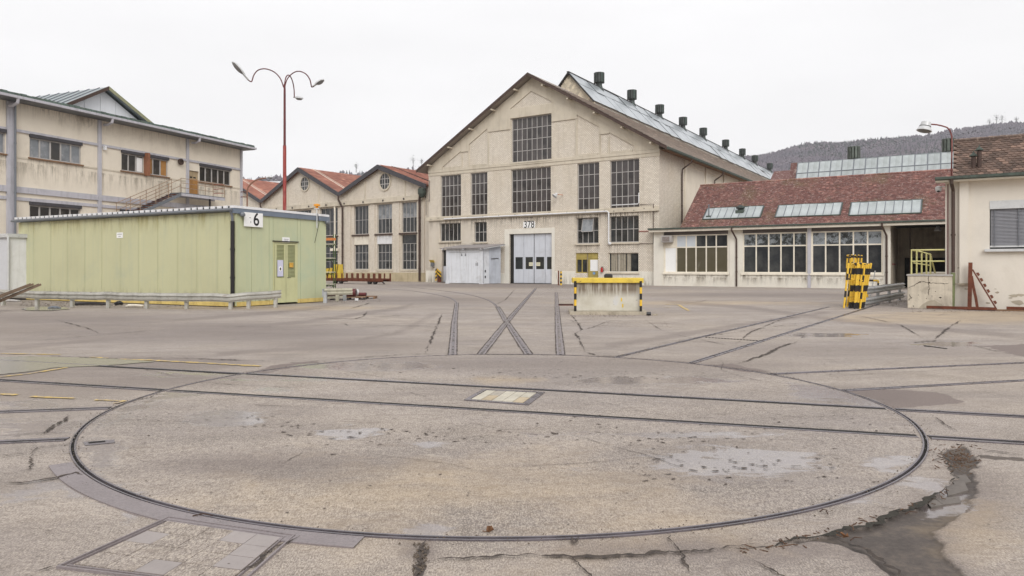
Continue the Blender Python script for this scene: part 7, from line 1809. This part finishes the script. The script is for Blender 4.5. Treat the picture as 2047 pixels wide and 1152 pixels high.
# ================================================================== striped barriers leaning in a bundle
def sb_frame(parent, base, top, w_, lean, ns=5):
    pass
def barrier(label, u, v, w_, h_, yaw, leanx=0.0, leany=0.0, rungs=(.62,), st0=0):
    x, y = G(u, v); t = thing('striped_barrier', label, 'barrier', (x, y, 0), yaw, 'stack of yellow and black barriers')
    t.rotation_euler = (leany, leanx, yaw)
    def stripes(p, q, L=.27, ph=0):
        p, q = Vector(p), Vector(q); D = (q - p).length; c = 0; pts = [p.copy()]; st_ = []; k = ph
        while c < D - .01: l_ = L * (1.35 if k % 2 == 0 else .8); l_ = min(l_, D - c); c += l_; pts.append(p + (q - p) * (c / D)); st_.append(k % 2); k += 1
        return pts, st_
    for k, sx in enumerate((-w_ / 2, w_ / 2)):
        pts, st_ = stripes((sx, 0, 0), (sx, 0, h_), .30, st0 + 1); mb = MB(); mb.tube(pts, .036, 8, stripes=st_); mb.build('leg', HAZ, t)
    pts, st_ = stripes((-w_ / 2, 0, h_), (w_ / 2, 0, h_), .3, st0 + 1)
    if w_ < .6: MB().tube(pts, .040, 8, stripes=st_).build('top_bar', HAZ, t)
    for z in rungs: pts, st_ = stripes((-w_ / 2, 0, z), (w_ / 2, 0, z), .2, st0); MB().tube(pts, .028, 8, stripes=st_).build('rung', HAZ, t)
    return t
ord_ = ['first', 'second', 'third', 'fourth', 'fifth', 'sixth', 'seventh']
for k in range(4):
    barrier('%s from the left of the four tallest barriers behind the bundle' % ord_[k], 1694 + k * 5.6, 612.0 - .5 * k, .5, 2.02 + rnd.uniform(-.04, .03), 1.50 + rnd.uniform(-.05, .05), .02, .05 + .008 * k, rungs=(), st0=0)
for k in range(7):
    barrier('%s from the left in the tight front bundle of barriers' % ord_[k], 1703 + k * 3.0, 617.5 - .35 * k, .42, 1.68 + rnd.uniform(-.03, .03), 1.52 + rnd.uniform(-.03, .03), rnd.gauss(0, .012), .075 + .016 * k, rungs=(), st0=0)
barrier('wide barrier standing left of the bundle, nearest the yard', 1703, 617.8, .74, 1.72, .30, .10, .03, rungs=(1.10,), st0=1)
barrier('wide barrier standing left of the bundle, set just behind the nearest', 1709, 615.6, .70, 1.74, .24, .10, .05, rungs=(1.06,), st0=1)
barrier('short yellow-topped barrier half hidden behind the galvanised rail', 1744, 606, .5, .98, .15, .03, 0, rungs=(.5,), st0=0)
x, y = G(1738, 604); pb_ = thing('grey_pole', 'thin grey pole poking up behind the striped barriers', 'pole', (x, y, 0)); MB().tube([(0, 0, 0), (.25, 0, 1.35)], .02, 6).build('tube', GALV_N, pb_); MB().tube([(.25, 0, 1.352), (.26, 0, 1.40)], .028, 6).build('cap', LAMPM, pb_)

# ================================================================== rusty props on the right
rf = thing('rusty_strut_frame', 'rusty steel post with toothed slanting strut against the cream wall', 'steel frame', (Rf.o[0], Rf.o[1], 0), Rf.rot)
def RP(u, v, t=-.35): x, z = Rf.px(u, v, t); return (x, t, max(z, .02))
MB().beam(RP(1940, 525), RP(1938, 617), .13, .10, up=(0, 1, 0)).build('post', RUST, rf)
mb = MB(); pts = [RP(1942, 552, -.34), RP(1946, 575, -.34), RP(1951, 598, -.34), RP(1954, 617, -.34)]
for a, b in zip(pts, pts[1:]): mb.beam(a, b, .09, .08, up=(0, 1, 0))
mb.build('curved_brace', RUST, rf)
a, b = Vector(RP(1944, 539)), Vector(RP(1993, 620)); MB().beam(a, b, .05, .07, up=(0, 1, 0)).build('slanting_strut', RUST, rf)
dv = (b - a); tooth = None
for k in range(1, 7):
    p = a + dv * (k / 7.2); m_ = MB(); m_.prism([(-.07, -.03), (.07, -.03), (.05, .05), (-.05, .05)], lambda q, w_, d: (q, d, w_), -.05, .05)
    if tooth is None: tooth = m_.build('tooth', RUST, rf); tooth.location = p + Vector((.06, 0, .03)); tooth.rotation_euler = (0, math.atan2(-dv.z, dv.x), 0)
    else: inst(tooth, p + Vector((.06, 0, .03)), rf, rot=(0, math.atan2(-dv.z, dv.x), 0))
gb_ = thing('steel_beam', 'long rusty steel channel lying along the foot of the cream wall', 'steel beam', (Rf.o[0], Rf.o[1], 0), Rf.rot)
a, b = RP(1852, 617, -.55), RP(1990, 620, -.5); mb = MB(); mb.box(a[0], b[0], -.62, -.46, .02, .05); mb.box(a[0], b[0], -.62, -.60, .051, .12); mb.box(a[0], b[0], -.48, -.46, .051, .12); mb.build('channel', RUST, gb_)
g2 = thing('steel_beam', 'second rusty bar running out of frame at the right wall foot', 'steel beam', (Rf.o[0], Rf.o[1], 0), Rf.rot); a = RP(2012, 612, -.3); MB().box(a[0], a[0] + 3.2, -.36, -.22, .05, .15).build('bar', RUST, g2); MB().box(a[0] - 1.2, a[0] + 3, -.52, -.24, .005, .045).build('plank', WOOD, g2)

# ================================================================== concrete block with yellow cap
cb0, cb1 = G(1146, 629), G(1287, 629.5)
C_ = Frame(cb0, (cb1[0] - cb0[0], cb1[1] - cb0[1])); bw = math.hypot(cb1[0] - cb0[0], cb1[1] - cb0[1])
cb = thing('buffer_block', 'whitewashed concrete buffer block with a yellow steel cap in mid yard', 'concrete block', (cb0[0], cb0[1], 0), C_.rot)
cz = C_.px(1215, 556, .3)[1]; bz0 = .10
BLK = NT('stained_buffer'); s = BLK; sx = s.n('ShaderNodeSeparateXYZ'); s.l(s.tc.outputs['Object'], sx.inputs[0])
st_ = s.noise(1, 5, .7, vec=s.mapped((9, 3, .6))); zz_ = s.thr(sx.outputs[2], .55, .80)
n1 = s.noise(5, 7, .7); col = s.ramp(s.noise(2.4, 6), [(.3, rgb(184, 178, 162)), (.6, rgb(202, 198, 186)), (.8, rgb(196, 197, 202))])
col = s.mix(s.math('MULTIPLY', s.thr(st_, .34, .52), s.math('MULTIPLY', zz_, .95)), col, rgb(116, 102, 86))
col = s.mix(s.thr(n1, .66, .72), col, rgb(110, 98, 84)); BLK = s.done(col, .85, 0, s.bump(s.noise(26, 5), .5, .008))
MB().box(.06, bw - .06, .28, 1.25, bz0 + .004, cz - .1).build('block', BLK, cb, bevel=.015)
MB().box(-.02, bw + .02, .18, 1.3, cz - .16, cz).build('cap', YEL, cb, bevel=.01)
mb = MB(); n = 40                                         # ragged base slab
P = []
for k in range(n): t = k / n; P.append((-.12 + (bw + .30) * t, -.10 + rnd.gauss(0, .015)))
P += [(bw + .18, 1.5), (-.12, 1.5)]; mb.prism(P, XY, .0, bz0); mb.build('base_slab', CONC, cb)
for u in (1150, 1281):
    x = C_.px(u, 600, .1)[0]; zz1 = C_.px(u, 561, .1)[1]; n = 5; pts = [(x, .1, bz0 - .02 + (zz1 - bz0) * k / n) for k in range(n + 1)]
    MB().tube(pts, .042, 10, stripes=[1, 0, 1, 0, 1]).build('striped_post', HAZ, cb)
mb = MB(); 
for (a_, b_) in ((1.58, .42), (1.62, .22)): mb.box(a_, a_ + .05, .276, .279, b_, b_ + .12)
o = mb.build('yellow_smear', YEL, cb); o['kind'] = 'stuff'
bx2 = thing('rubber_pad', 'small black rubber pad standing on the yellow cap of the block', 'rubber pad', (*C_.w(C_.px(1216, 550, .6)[0], .6), cz), C_.rot); MB().box(-.14, .14, -.07, .07, 0, .12).build('pad', BLACKP, bx2, bevel=.02); MB().box(-.1, .1, -.05, .05, .121, .14).build('top_lip', DARKM, bx2)
x, y = G(1131, 611); hp_ = thing('black_bar', 'flat black steel bar lying left of the concrete block', 'steel bar', (x, y, 0), C_.rot); MB().box(-.30, .30, -.06, .06, .0, .07).build('bar', BLACKP, hp_); MB().tube([(-.3, -.07, .02), (.32, -.07, .02)], .018, 6).build('rod', RUST, hp_)
x, y = G(1296, 631); hp_ = thing('broken_lump', 'black pipe end and broken concrete at the right foot of the block', 'rubble', (x, y, 0)); mb = MB(); mb.tube([(-.06, 0, .06), (.08, -.02, .06)], .06, 8); mb.build('pipe_end', BLACKP, hp_)
mb = MB()
for k in range(7): c = Vector((.12 + rnd.uniform(0, .16), rnd.uniform(-.08, .1), .0)); s_ = rnd.uniform(.03, .06); mb.prism([(c.x + s_ * math.cos(t), c.y + s_ * math.sin(t) * .8) for t in (0, 1.2, 2.4, 3.7, 5.1)], XY, 0, s_)
o = mb.build('chunks', CONC, hp_); o['kind'] = 'stuff'

# ================================================================== small shed in front of the hall
W_ = Frame(G(893, 567), (2219.5, -1420)); ws = root(W_, 'white_shed', 'small chipped pale grey shed with corrugated lean-to roof at the hall front', 'small shed')
wd = W_.px(966, 568)[0]; wz = W_.px(893, 497)[1]; dpt = 2.7
SHG = paint('shed_side_grey', rgb(194, 199, 208), .6, var=.1, scale=1, streak=.4, dirt=rgb(140, 140, 140), dirt_amt=.25)
MB().box(.1, wd - .1, 0.0, .06, .12, wz - .05).build('inner', DARKM, ws)
for a, b in ((0, .32), (wd - .42, wd)): MB().box(a, b, -.10, .12, 0, wz - .02).build('corner_post', WHITE_CH, ws)
mb = MB(); mb.prism([(-.05, 0), (.36, 0), (.30, .35), (0, .35)], XZ, -.14, -.101); mb.build('post_foot', WHITE_CH, ws)
MB().box(.323, wd - .423, -.08, .1, wz - .38, wz - .02).build('lintel', WHITE_CH, ws)
dm2 = (.323 + wd - .423) / 2
for a, b in ((.335, dm2 - .008), (dm2 + .008, wd - .435)):
    lf = MB().box(a, b, -.05, -.005, .06, wz - .40).build('door', WHITE_CH, ws)
    xh = b - .25 if a < 1 else a + .18; MB().prism([(xh - .09, wz - .75), (xh + .09, wz - .75), (xh, wz - .45)], XZ, -.06, -.052).build('vent_mark', GREYM, lf)
x = wd - .8; mb = MB(); mb.box(x, x + .05, -.08, -.051, 1.7, 2.0); mb.build('door_handle', DARKM, ws)
mb = MB(); mb.box(x + .18, x + .22, -.08, -.051, 1.7, 2.0); mb.build('door_handle', DARKM, ws)
sw_ = dpt; sp_ = .0; ang = W_.py(1001, 560, wd)[0]; dpt = max(1.8, min(ang, 4.2))
zbk = wz + .42
for k in range(3):
    a, b = dpt * k / 3 + .01, dpt * (k + 1) / 3 - .01; MB().prism([(a, .03), (b, .03), (b, wz - .05 + .35 * b / dpt), (a, wz - .05 + .35 * a / dpt)], YZp(wd), 0, .06).build('side_panel', SHG if k else WHITE_CH, ws)
MB().prism([(dpt * .45, 2.35), (dpt * .85, 2.4), (dpt * .85, 2.46), (dpt * .45, 2.41)], YZp(wd + .05), 0, .05).build('side_latch', DARKM, ws)
mb = MB()
for z in (.55, 1.1): mb.prism([(.25, z), (.4, z), (.4, z + .22), (.25, z + .22)], YZp(wd + .03), 0, .03)
o = mb.build('padlock', BLACKP, ws); o['kind'] = 'stuff'
ROOFC = paint('fibre_cement', rgb(150, 144, 142), .85, var=.1, scale=1.5, bump=.2, dirt_amt=.3)
nr = 22; pt_ = (wd + .8) / nr; mb = MB(); seg = nr * 6; prs = []
for i in range(seg + 1):
    x = -.55 + (wd + .95) * i / seg; prs.append((x, .045 * math.sin(i / 6 * 6.283)))
for (x0_, h0), (x1_, h1) in zip(prs, prs[1:]):
    A0, A1 = (x0_, -.45, wz + .0 + h0), (x1_, -.45, wz + .0 + h1); B0, B1 = (x0_, dpt + .2, zbk + h0), (x1_, dpt + .2, zbk + h1)
    mb.face([A0, A1, B1, B0]); mb.face([(A0[0], A0[1], A0[2] - .03), (A1[0], A1[1], A1[2] - .03), A1, A0])
mb.build('corrugated_roof', ROOFC, ws)
MB().prism([(-.45, wz - .12), (dpt + .2, zbk - .12), (dpt + .2, zbk - .04), (-.45, wz - .04)], YZp(wd + .38), 0, .05).build('verge_board', LAMPM, ws)
for x in (-.3, wd * .5, wd - .1): MB().box(x, x + .14, -.4, -.12, wz - .16, wz - .05).build('rafter_end', WHITE_CH, ws)

# ================================================================== things along the hall front
def on_hall(u, v, t=-.3): x, z = H.px(u, v, t); return H.w(x, t), z
(p, z) = on_hall(864, 525)
ph = thing('emergency_phone', 'grey call box under a little yellow roof left of the shed', 'call box', (*p, z), H.rot); MB().box(-.14, .14, -.1, .2, -.42, .0).build('box', GREYM, ph)
MB().prism([(-.3, .0), (.3, 0), (.3, .26), (-.3, .26)], lambda a, b, d: (a, d - b * .9, b), .05, .1).build('hood', YEL, ph); MB().tube([(.1, -.12, -.35), (.25, -.14, -.6), (.42, -.1, -.5)], .03, 6).build('handset_cord', BLACKP, ph)
(p, z) = on_hall(877, 566, -.25); hb = thing('hazard_board', 'leaning yellow and black striped board beside the side door', 'warning board', (*p, 0), H.rot)
mb = MB(); n = 6
for k in range(n): mb.cur = k % 2; mb.prism([(-.40, .15 + k * .2), (-.22, .25 + k * .2), (-.22, .45 + k * .2), (-.40, .35 + k * .2)], XZ, -.06, -.02)
mb.cur = 0; mb.build('striped_edge', HAZ, hb); mb = MB()
for k in range(4): mb.cur = (k + 1) % 2; mb.prism([(-.21, .75 + k * .18), (.34, .55 + k * .18 - .2), (.34, .55 + k * .18), (-.21, .93 + k * .18)], XZ, -.04, .0)
mb.cur = 0; mb.build('board', HAZ, hb); MB().box(-.2, .32, .005, .05, .02, 1.1).build('rust_panel', RUST, hb)
def pole(label, u, v, h, r=.07, lean=0, grp='striped guard posts at the hall gate', mat=HAZ, st=(1, 0)):
    x, y = G(u, v); t = thing('bollard', label, 'bollard', (x, y, 0), 0, grp); n = 7; MB().tube([(lean * k / n, 0, h * k / n) for k in range(n + 1)], r, 10, stripes=[st[k % 2] for k in range(n)]).build('post', mat, t)
    MB().lathe((lean, 0, h), [(r, .001), (r * .7, .03), (.01, .04)], 10).build('top', DARKM if mat is HAZ else mat, t); return t
pole('striped bollard at the left jamb of the numbered gate', 1016.5, 566.5, 2.45)
pole('striped bollard at the right jamb of the numbered gate', 1102.5, 567, 2.3)
pole('rusty thin bollard, left of the close pair right of the gate', 1116.5, 570.5, 1.25, .06, mat=RUST, grp=None)
pole('yellow bollard, right of the close pair right of the gate', 1121.5, 570.5, 1.2, .08, grp=None, st=(0, 1))
(p, z) = on_hall(1203, 540, -.2); fe = thing('fire_extinguisher', 'small red fire extinguisher on the brick pier by the yellow door', 'fire extinguisher', (*p, z), H.rot)
mb = MB(); mb.lathe((0, 0, -.2), [(.09, 0), (.11, .05), (.11, .34), (.06, .42)], 12); mb.build('cylinder', RED, fe); mb = MB(); mb.box(-.06, .14, -.04, .04, .225, .29); mb.build('valve', BLACKP, fe); MB().tube([(.1, 0, .25), (.2, 0, .1), (.17, 0, -.15)], .02, 6).build('hose', BLACKP, fe)

# ================================================================== left of the hall: wagon, mossy rack, wedges, cylinders
wg = Frame(G(650, 566.5), (1923.5, -1420)); w0 = thing('rail_trolley', 'low rusty stake trolley parked before the gabled sheds', 'trolley', (wg.o[0], wg.o[1], 0), wg.rot)
wa = lambda u: wg.px(u, 560)[0]; zt_ = wg.px(720, 556)[1]
for t in (-.5, .5): MB().box(wa(652), wa(773), t - .06, t + .06, zt_ - .3, zt_ - .02).build('side_beam', RUST, w0)
MB().box(wa(652), wa(771), -.44, .44, zt_ - .12, zt_ - .05).build('deck', RUST, w0)
stk = MB().box(-.06, .06, -.04, .04, 0, .62)
sk = None
for u in (654, 664, 673, 683, 693.5, 704, 715, 726, 737, 748, 759, 770.5):
    for t in (-.5, .5):
        loc = (wa(u), t - .10 if t < 0 else t + .10, zt_ - .18)
        if sk is None: sk = stk.build('stake', RUST, w0); sk.location = loc
        else: inst(sk, loc, w0)
for u in (684, 752):
    for du in (-5.5, 5.5):
        mb = MB(); mb.tube([(wa(u + du), -.55, .22), (wa(u + du), -.35, .22)], .22, 12); mb.build('wheel', BLACKP, w0)
    MB().box(wa(u - 5), wa(u + 5), -.4, .4, .18, .42).build('bogie', DARKM, w0)
MB().beam((wa(765), -.3, .45), (wa(778), -.6, .08), .1, .08).build('drawbar', BLACKP, w0)
for k, u in enumerate((656, 663, 671, 680)):
    x, y = wg.w(wg.px(u, 560, .2)[0], .15); t = thing('yellow_wedge', ['first yellow wedge on the trolley, nearest the green building', 'second yellow wedge on the trolley from the left', 'third yellow wedge on the trolley, taller', 'right-hand yellow wedge on the trolley'][k], 'wedge', (x, y, zt_ - .05), wg.rot + .2, 'yellow wedges on the trolley')
    h = (.95, 1.0, 1.35, 1.35)[k]; MB().prism([(-.32, 0), (.32, 0), (.20, h), (-.05, h)], XZ, -.2, .2).build('body', YEL, t); MB().prism([(-.33, .0), (-.27, 0), (.0, h + .02), (-.06, h + .02)], XZ, -.23, -.202).build('black_edge', BLACKP, t)
# mossy rack
x, y = G(654, 582); rk_ = thing('mossy_rack', 'narrow yellow-green rack with mossy shelves beside the green building', 'rack', (x, y, 0))
Yk = y; kz = lambda v: CH + (HY - v) / F * Yk; hw = .42
for dx, dy in ((-hw, 0), (hw, 0), (-hw, .5), (hw, .5)): MB().tube([(dx, dy, 0), (dx, dy, kz(468))], .03, 6).build('upright', PLANTG if dx > 0 else YEL_P, rk_)
for v in (569, 545, 517, 489):
    sf = MB().box(-hw - .1, hw + .02, -.04, .55, kz(v), kz(v) + .05).build('shelf', GALV_Y, rk_); mb = MB()
    for _ in range(90):
        c = Vector((rnd.uniform(-hw, hw), rnd.uniform(-.06, .5), kz(v) - .02 - abs(rnd.gauss(0, .06)))); d1 = Vector((rnd.gauss(0, 1), rnd.gauss(0, 1), rnd.gauss(0, 1))).normalized() * .10; d2 = Vector((rnd.gauss(0, 1), rnd.gauss(0, 1), rnd.gauss(0, 1))).normalized() * .10; mb.face([c, c + d1, c + d2])
    mb.build('moss', PLANTG, sf)
MB().box(-hw - .3, hw + .15, -.06, .0, kz(481), kz(476)).build('orange_crossbar', paint('orange_bar', rgb(196, 120, 60), .6, rust=.1), rk_)
# pallets with rusty cylinders
x, y = G(700, 599); pl_ = thing('pallet', 'dark wooden pallet under the rusty cylinder behind the short barrier', 'pallet', (x, y, 0), .12)
for k in range(7): MB().box(-.95, .75, -.5 + k * .16, -.5 + k * .16 + .11, .11, .135).build('board', WOOD, pl_)
for dx in (-.9, -.1, .65): MB().box(dx, dx + .1, -.5, .57, .0, .108).build('bearer', DARKM, pl_)
cy = thing('rusty_cylinder', 'fat rust-red cylinder lying behind the short white barrier', 'steel cylinder', (x - .55, y + .0, .14), .12)
mb = MB(); mb.tube([(-.8, 0, .19), (.78, 0, .19)], .19, 18); mb.build('shell', REDP_D, cy); mb = MB(); mb.tube([(.781, 0, .19), (.80, 0, .19)], .20, 18); mb.build('end_flange', REDP_D, cy); mb = MB(); mb.tube([(.84, .1, .2), (.9, .12, .2)], .16, 14); mb.build('white_ring', LAMPM, cy)
x, y = G(735, 597); pl2 = thing('pallet', 'second pallet with small rusty pipe, right end of the pile', 'pallet', (x, y, 0), .05)
for k in range(5): MB().box(-.55, .42, -.4 + k * .17, -.4 + k * .17 + .12, .10, .125).build('board', WOOD, pl2)
for dx in (-.5, -.1, .33): MB().box(dx, dx + .09, -.4, .42, .0, .098).build('bearer', WOOD, pl2)
c2 = thing('rusty_pipe', 'short rust-red pipe lying on the right-hand pallet', 'pipe', (x - .55, y + .1, .13), .05); MB().tube([(-.3, 0, .08), (.45, 0, .08)], .085, 12).build('tube', REDP_D, c2); MB().tube([(.451, 0, .08), (.47, 0, .08)], .07, 12).build('end_plug', DARKM, c2)
x, y = G(713, 602.5); wb = thing('white_block', 'tiny white block at the pallet edge', 'block', (x, y, .02)); MB().box(-.08, .08, -.03, .03, 0, .12).build('block', LAMPM, wb, bevel=.01); MB().box(-.06, .06, -.034, -.0302, .03, .09).build('face_plate', WHITE, wb)

# ================================================================== far left: white cabin, leaning beams, litter
cab = Frame(G(-90, 597), (2777, -1420)); cr_ = cab.px(19, 575)[0]; ztc = cab.px(0, 467)[1]
wc = thing('white_cabin', 'white panelled cabin cut by the left edge next to the green building', 'cabin', (cab.o[0], cab.o[1], 0), cab.rot)
for k in range(3): a = -.5 + (cr_ + .5) * k / 3; b = -.5 + (cr_ + .5) * (k + 1) / 3 - .01; MB().box(a, b, 0, .06, .35, ztc - .2).build('wall_panel', paint('cabin_white', rgb(206, 208, 212), .5, var=.04, streak=.1), wc)
MB().prism([(.02, .35), (3.2, .35), (3.2, ztc - .2), (.02, ztc - .2)], YZp(cr_), 0, .05).build('side_panel', WHITE, wc)
MB().box(-.6, cr_ + .1, -.12, 3.3, ztc - .2, ztc - .02).build('roof_edge', LAMPM, wc); MB().box(-.5, cr_, .1, 3.1, 0, .35).build('plinth', DARKM, wc)
MB().tube([(cr_ + .08, -.1, ztc - .2), (cr_ + .08, -.1, .4)], .05, 8).build('downpipe', LAMPM, wc)
for k, (u0, v0, u1, v1, lab) in enumerate(((-30, 606, 64, 570, 'upper of the two steel channels leaning over the barrier, far left'), (-20, 612, 80, 570.5, 'lower and longer of the two steel channels leaning over the barrier, far left'))):
    Ya, Yb = 24.6 + k * .35, 26.2 + k * .2; a, b = Vector(AT(u0, v0, Ya)), Vector(AT(u1, v1, Yb)); a0_ = a + (a - b) * .25
    t = thing('steel_channel', lab, 'steel channel', (a.x, a.y, 0)); o3 = Vector((a.x, a.y, 0)); P0_ = a0_ - o3; P1_ = b - o3
    MB().beam(P0_, P1_, .14, .018).build('web', paint('brown_steel', rgb(128, 108, 90), .7, .1, var=.2, scale=3, dirt_amt=.4, dirt=rgb(58, 50, 44)), t)
    for s_ in (-.07, .07): q_ = Vector((0, 0, .035)); mb = MB(); sd_v = (P1_ - P0_).cross(Vector((0, 0, 1))).normalized() * s_; mb.beam(P0_ + sd_v + q_, P1_ + sd_v + q_, .016, .07); mb.build('flange', paint('brown_steel', rgb(104, 82, 66)), t)
JUNK = [(105, 618, .5, .09, 'grey strip of bent metal under the barrier near the left end', GREYM), (180, 611, 1.6, .12, 'long dark bar lying under the middle of the barrier', DARKM), (235, 612, .3, .2, 'dark round lump on the litter behind the barrier', BLACKP), (268, 614.5, .7, .10, 'bundle of pale birch-like sticks behind the barrier', FRAME_C), (20, 604, .7, .1, 'pale boards stacked at the left end of the barrier', FRAME_L)]
for u, v, l, h, lab, m_ in JUNK:
    x, y = G(u, v); t = thing('litter', lab, 'litter', (x, y, 0), rnd.uniform(-.1, .1))
    for k in range(3):
        yy = k * .09; mb = MB(); mb.tube([(-l / 2 + rnd.uniform(0, .1), yy, h * .4 + .02 * k), (0, yy + .02, h * .5 + .02), (l / 2 - rnd.uniform(0, .1), yy, h * .4)], [h * .35, h * .42, h * .3], 6); mb.build('piece', m_, t)
mb = MB()                                                  # dead leaves and grit along the barrier foot and wall feet
for (u0, u1, v0, v1, n, s_) in ((40, 240, 604, 614, 500, .05), (240, 480, 608, 616, 160, .04), (1820, 2047, 613, 626, 260, .035), (1100, 1700, 573, 579, 200, .05), (845, 1010, 566, 570, 60, .05), (1740, 1815, 600, 612, 160, .04), (650, 760, 598, 606, 80, .04), (1140, 1300, 630, 636, 90, .03)):
    for _ in range(n):
        x, y = G(rnd.uniform(u0, u1), rnd.uniform(v0, v1)); a = rnd.uniform(0, 6.28); q_ = s_ * rnd.uniform(.3, 1.1); z = rnd.uniform(.01, .03)
        mb.face([(x + q_ * math.cos(a + t), y + q_ * .7 * math.sin(a + t), z + rnd.uniform(0, .02)) for t in (0, 1.9, 3.1, 4.6)])
tag(mb.build('leaf_litter', paint('leaf_litter_brown', rgb(74, 58, 44), .9, var=.4, scale=12)), 'dead leaves and grit gathered along walls and the barrier foot', 'leaf litter', kind='stuff')

# ------------------------------------------------------------------ thin winter air between here and the hills
hz_m = bpy.data.materials.new('haze_air'); hz_m.use_nodes = True; ht = hz_m.node_tree; ht.nodes.clear()
ho = ht.nodes.new('ShaderNodeOutputMaterial'); pv = ht.nodes.new('ShaderNodeVolumePrincipled')
pv.inputs['Color'].default_value = (.985, .99, 1.0, 1); pv.inputs['Density'].default_value = .00022; pv.inputs['Anisotropy'].default_value = .2
ht.links.new(pv.outputs[0], ho.inputs['Volume'])
mb = MB(); mb.box(-1720, 2700, -1230, 1440, -6.5, 215); hzo = mb.build('haze', hz_m); tag(hzo, 'thin pale winter haze over the yard and hills', 'haze', kind='stuff')
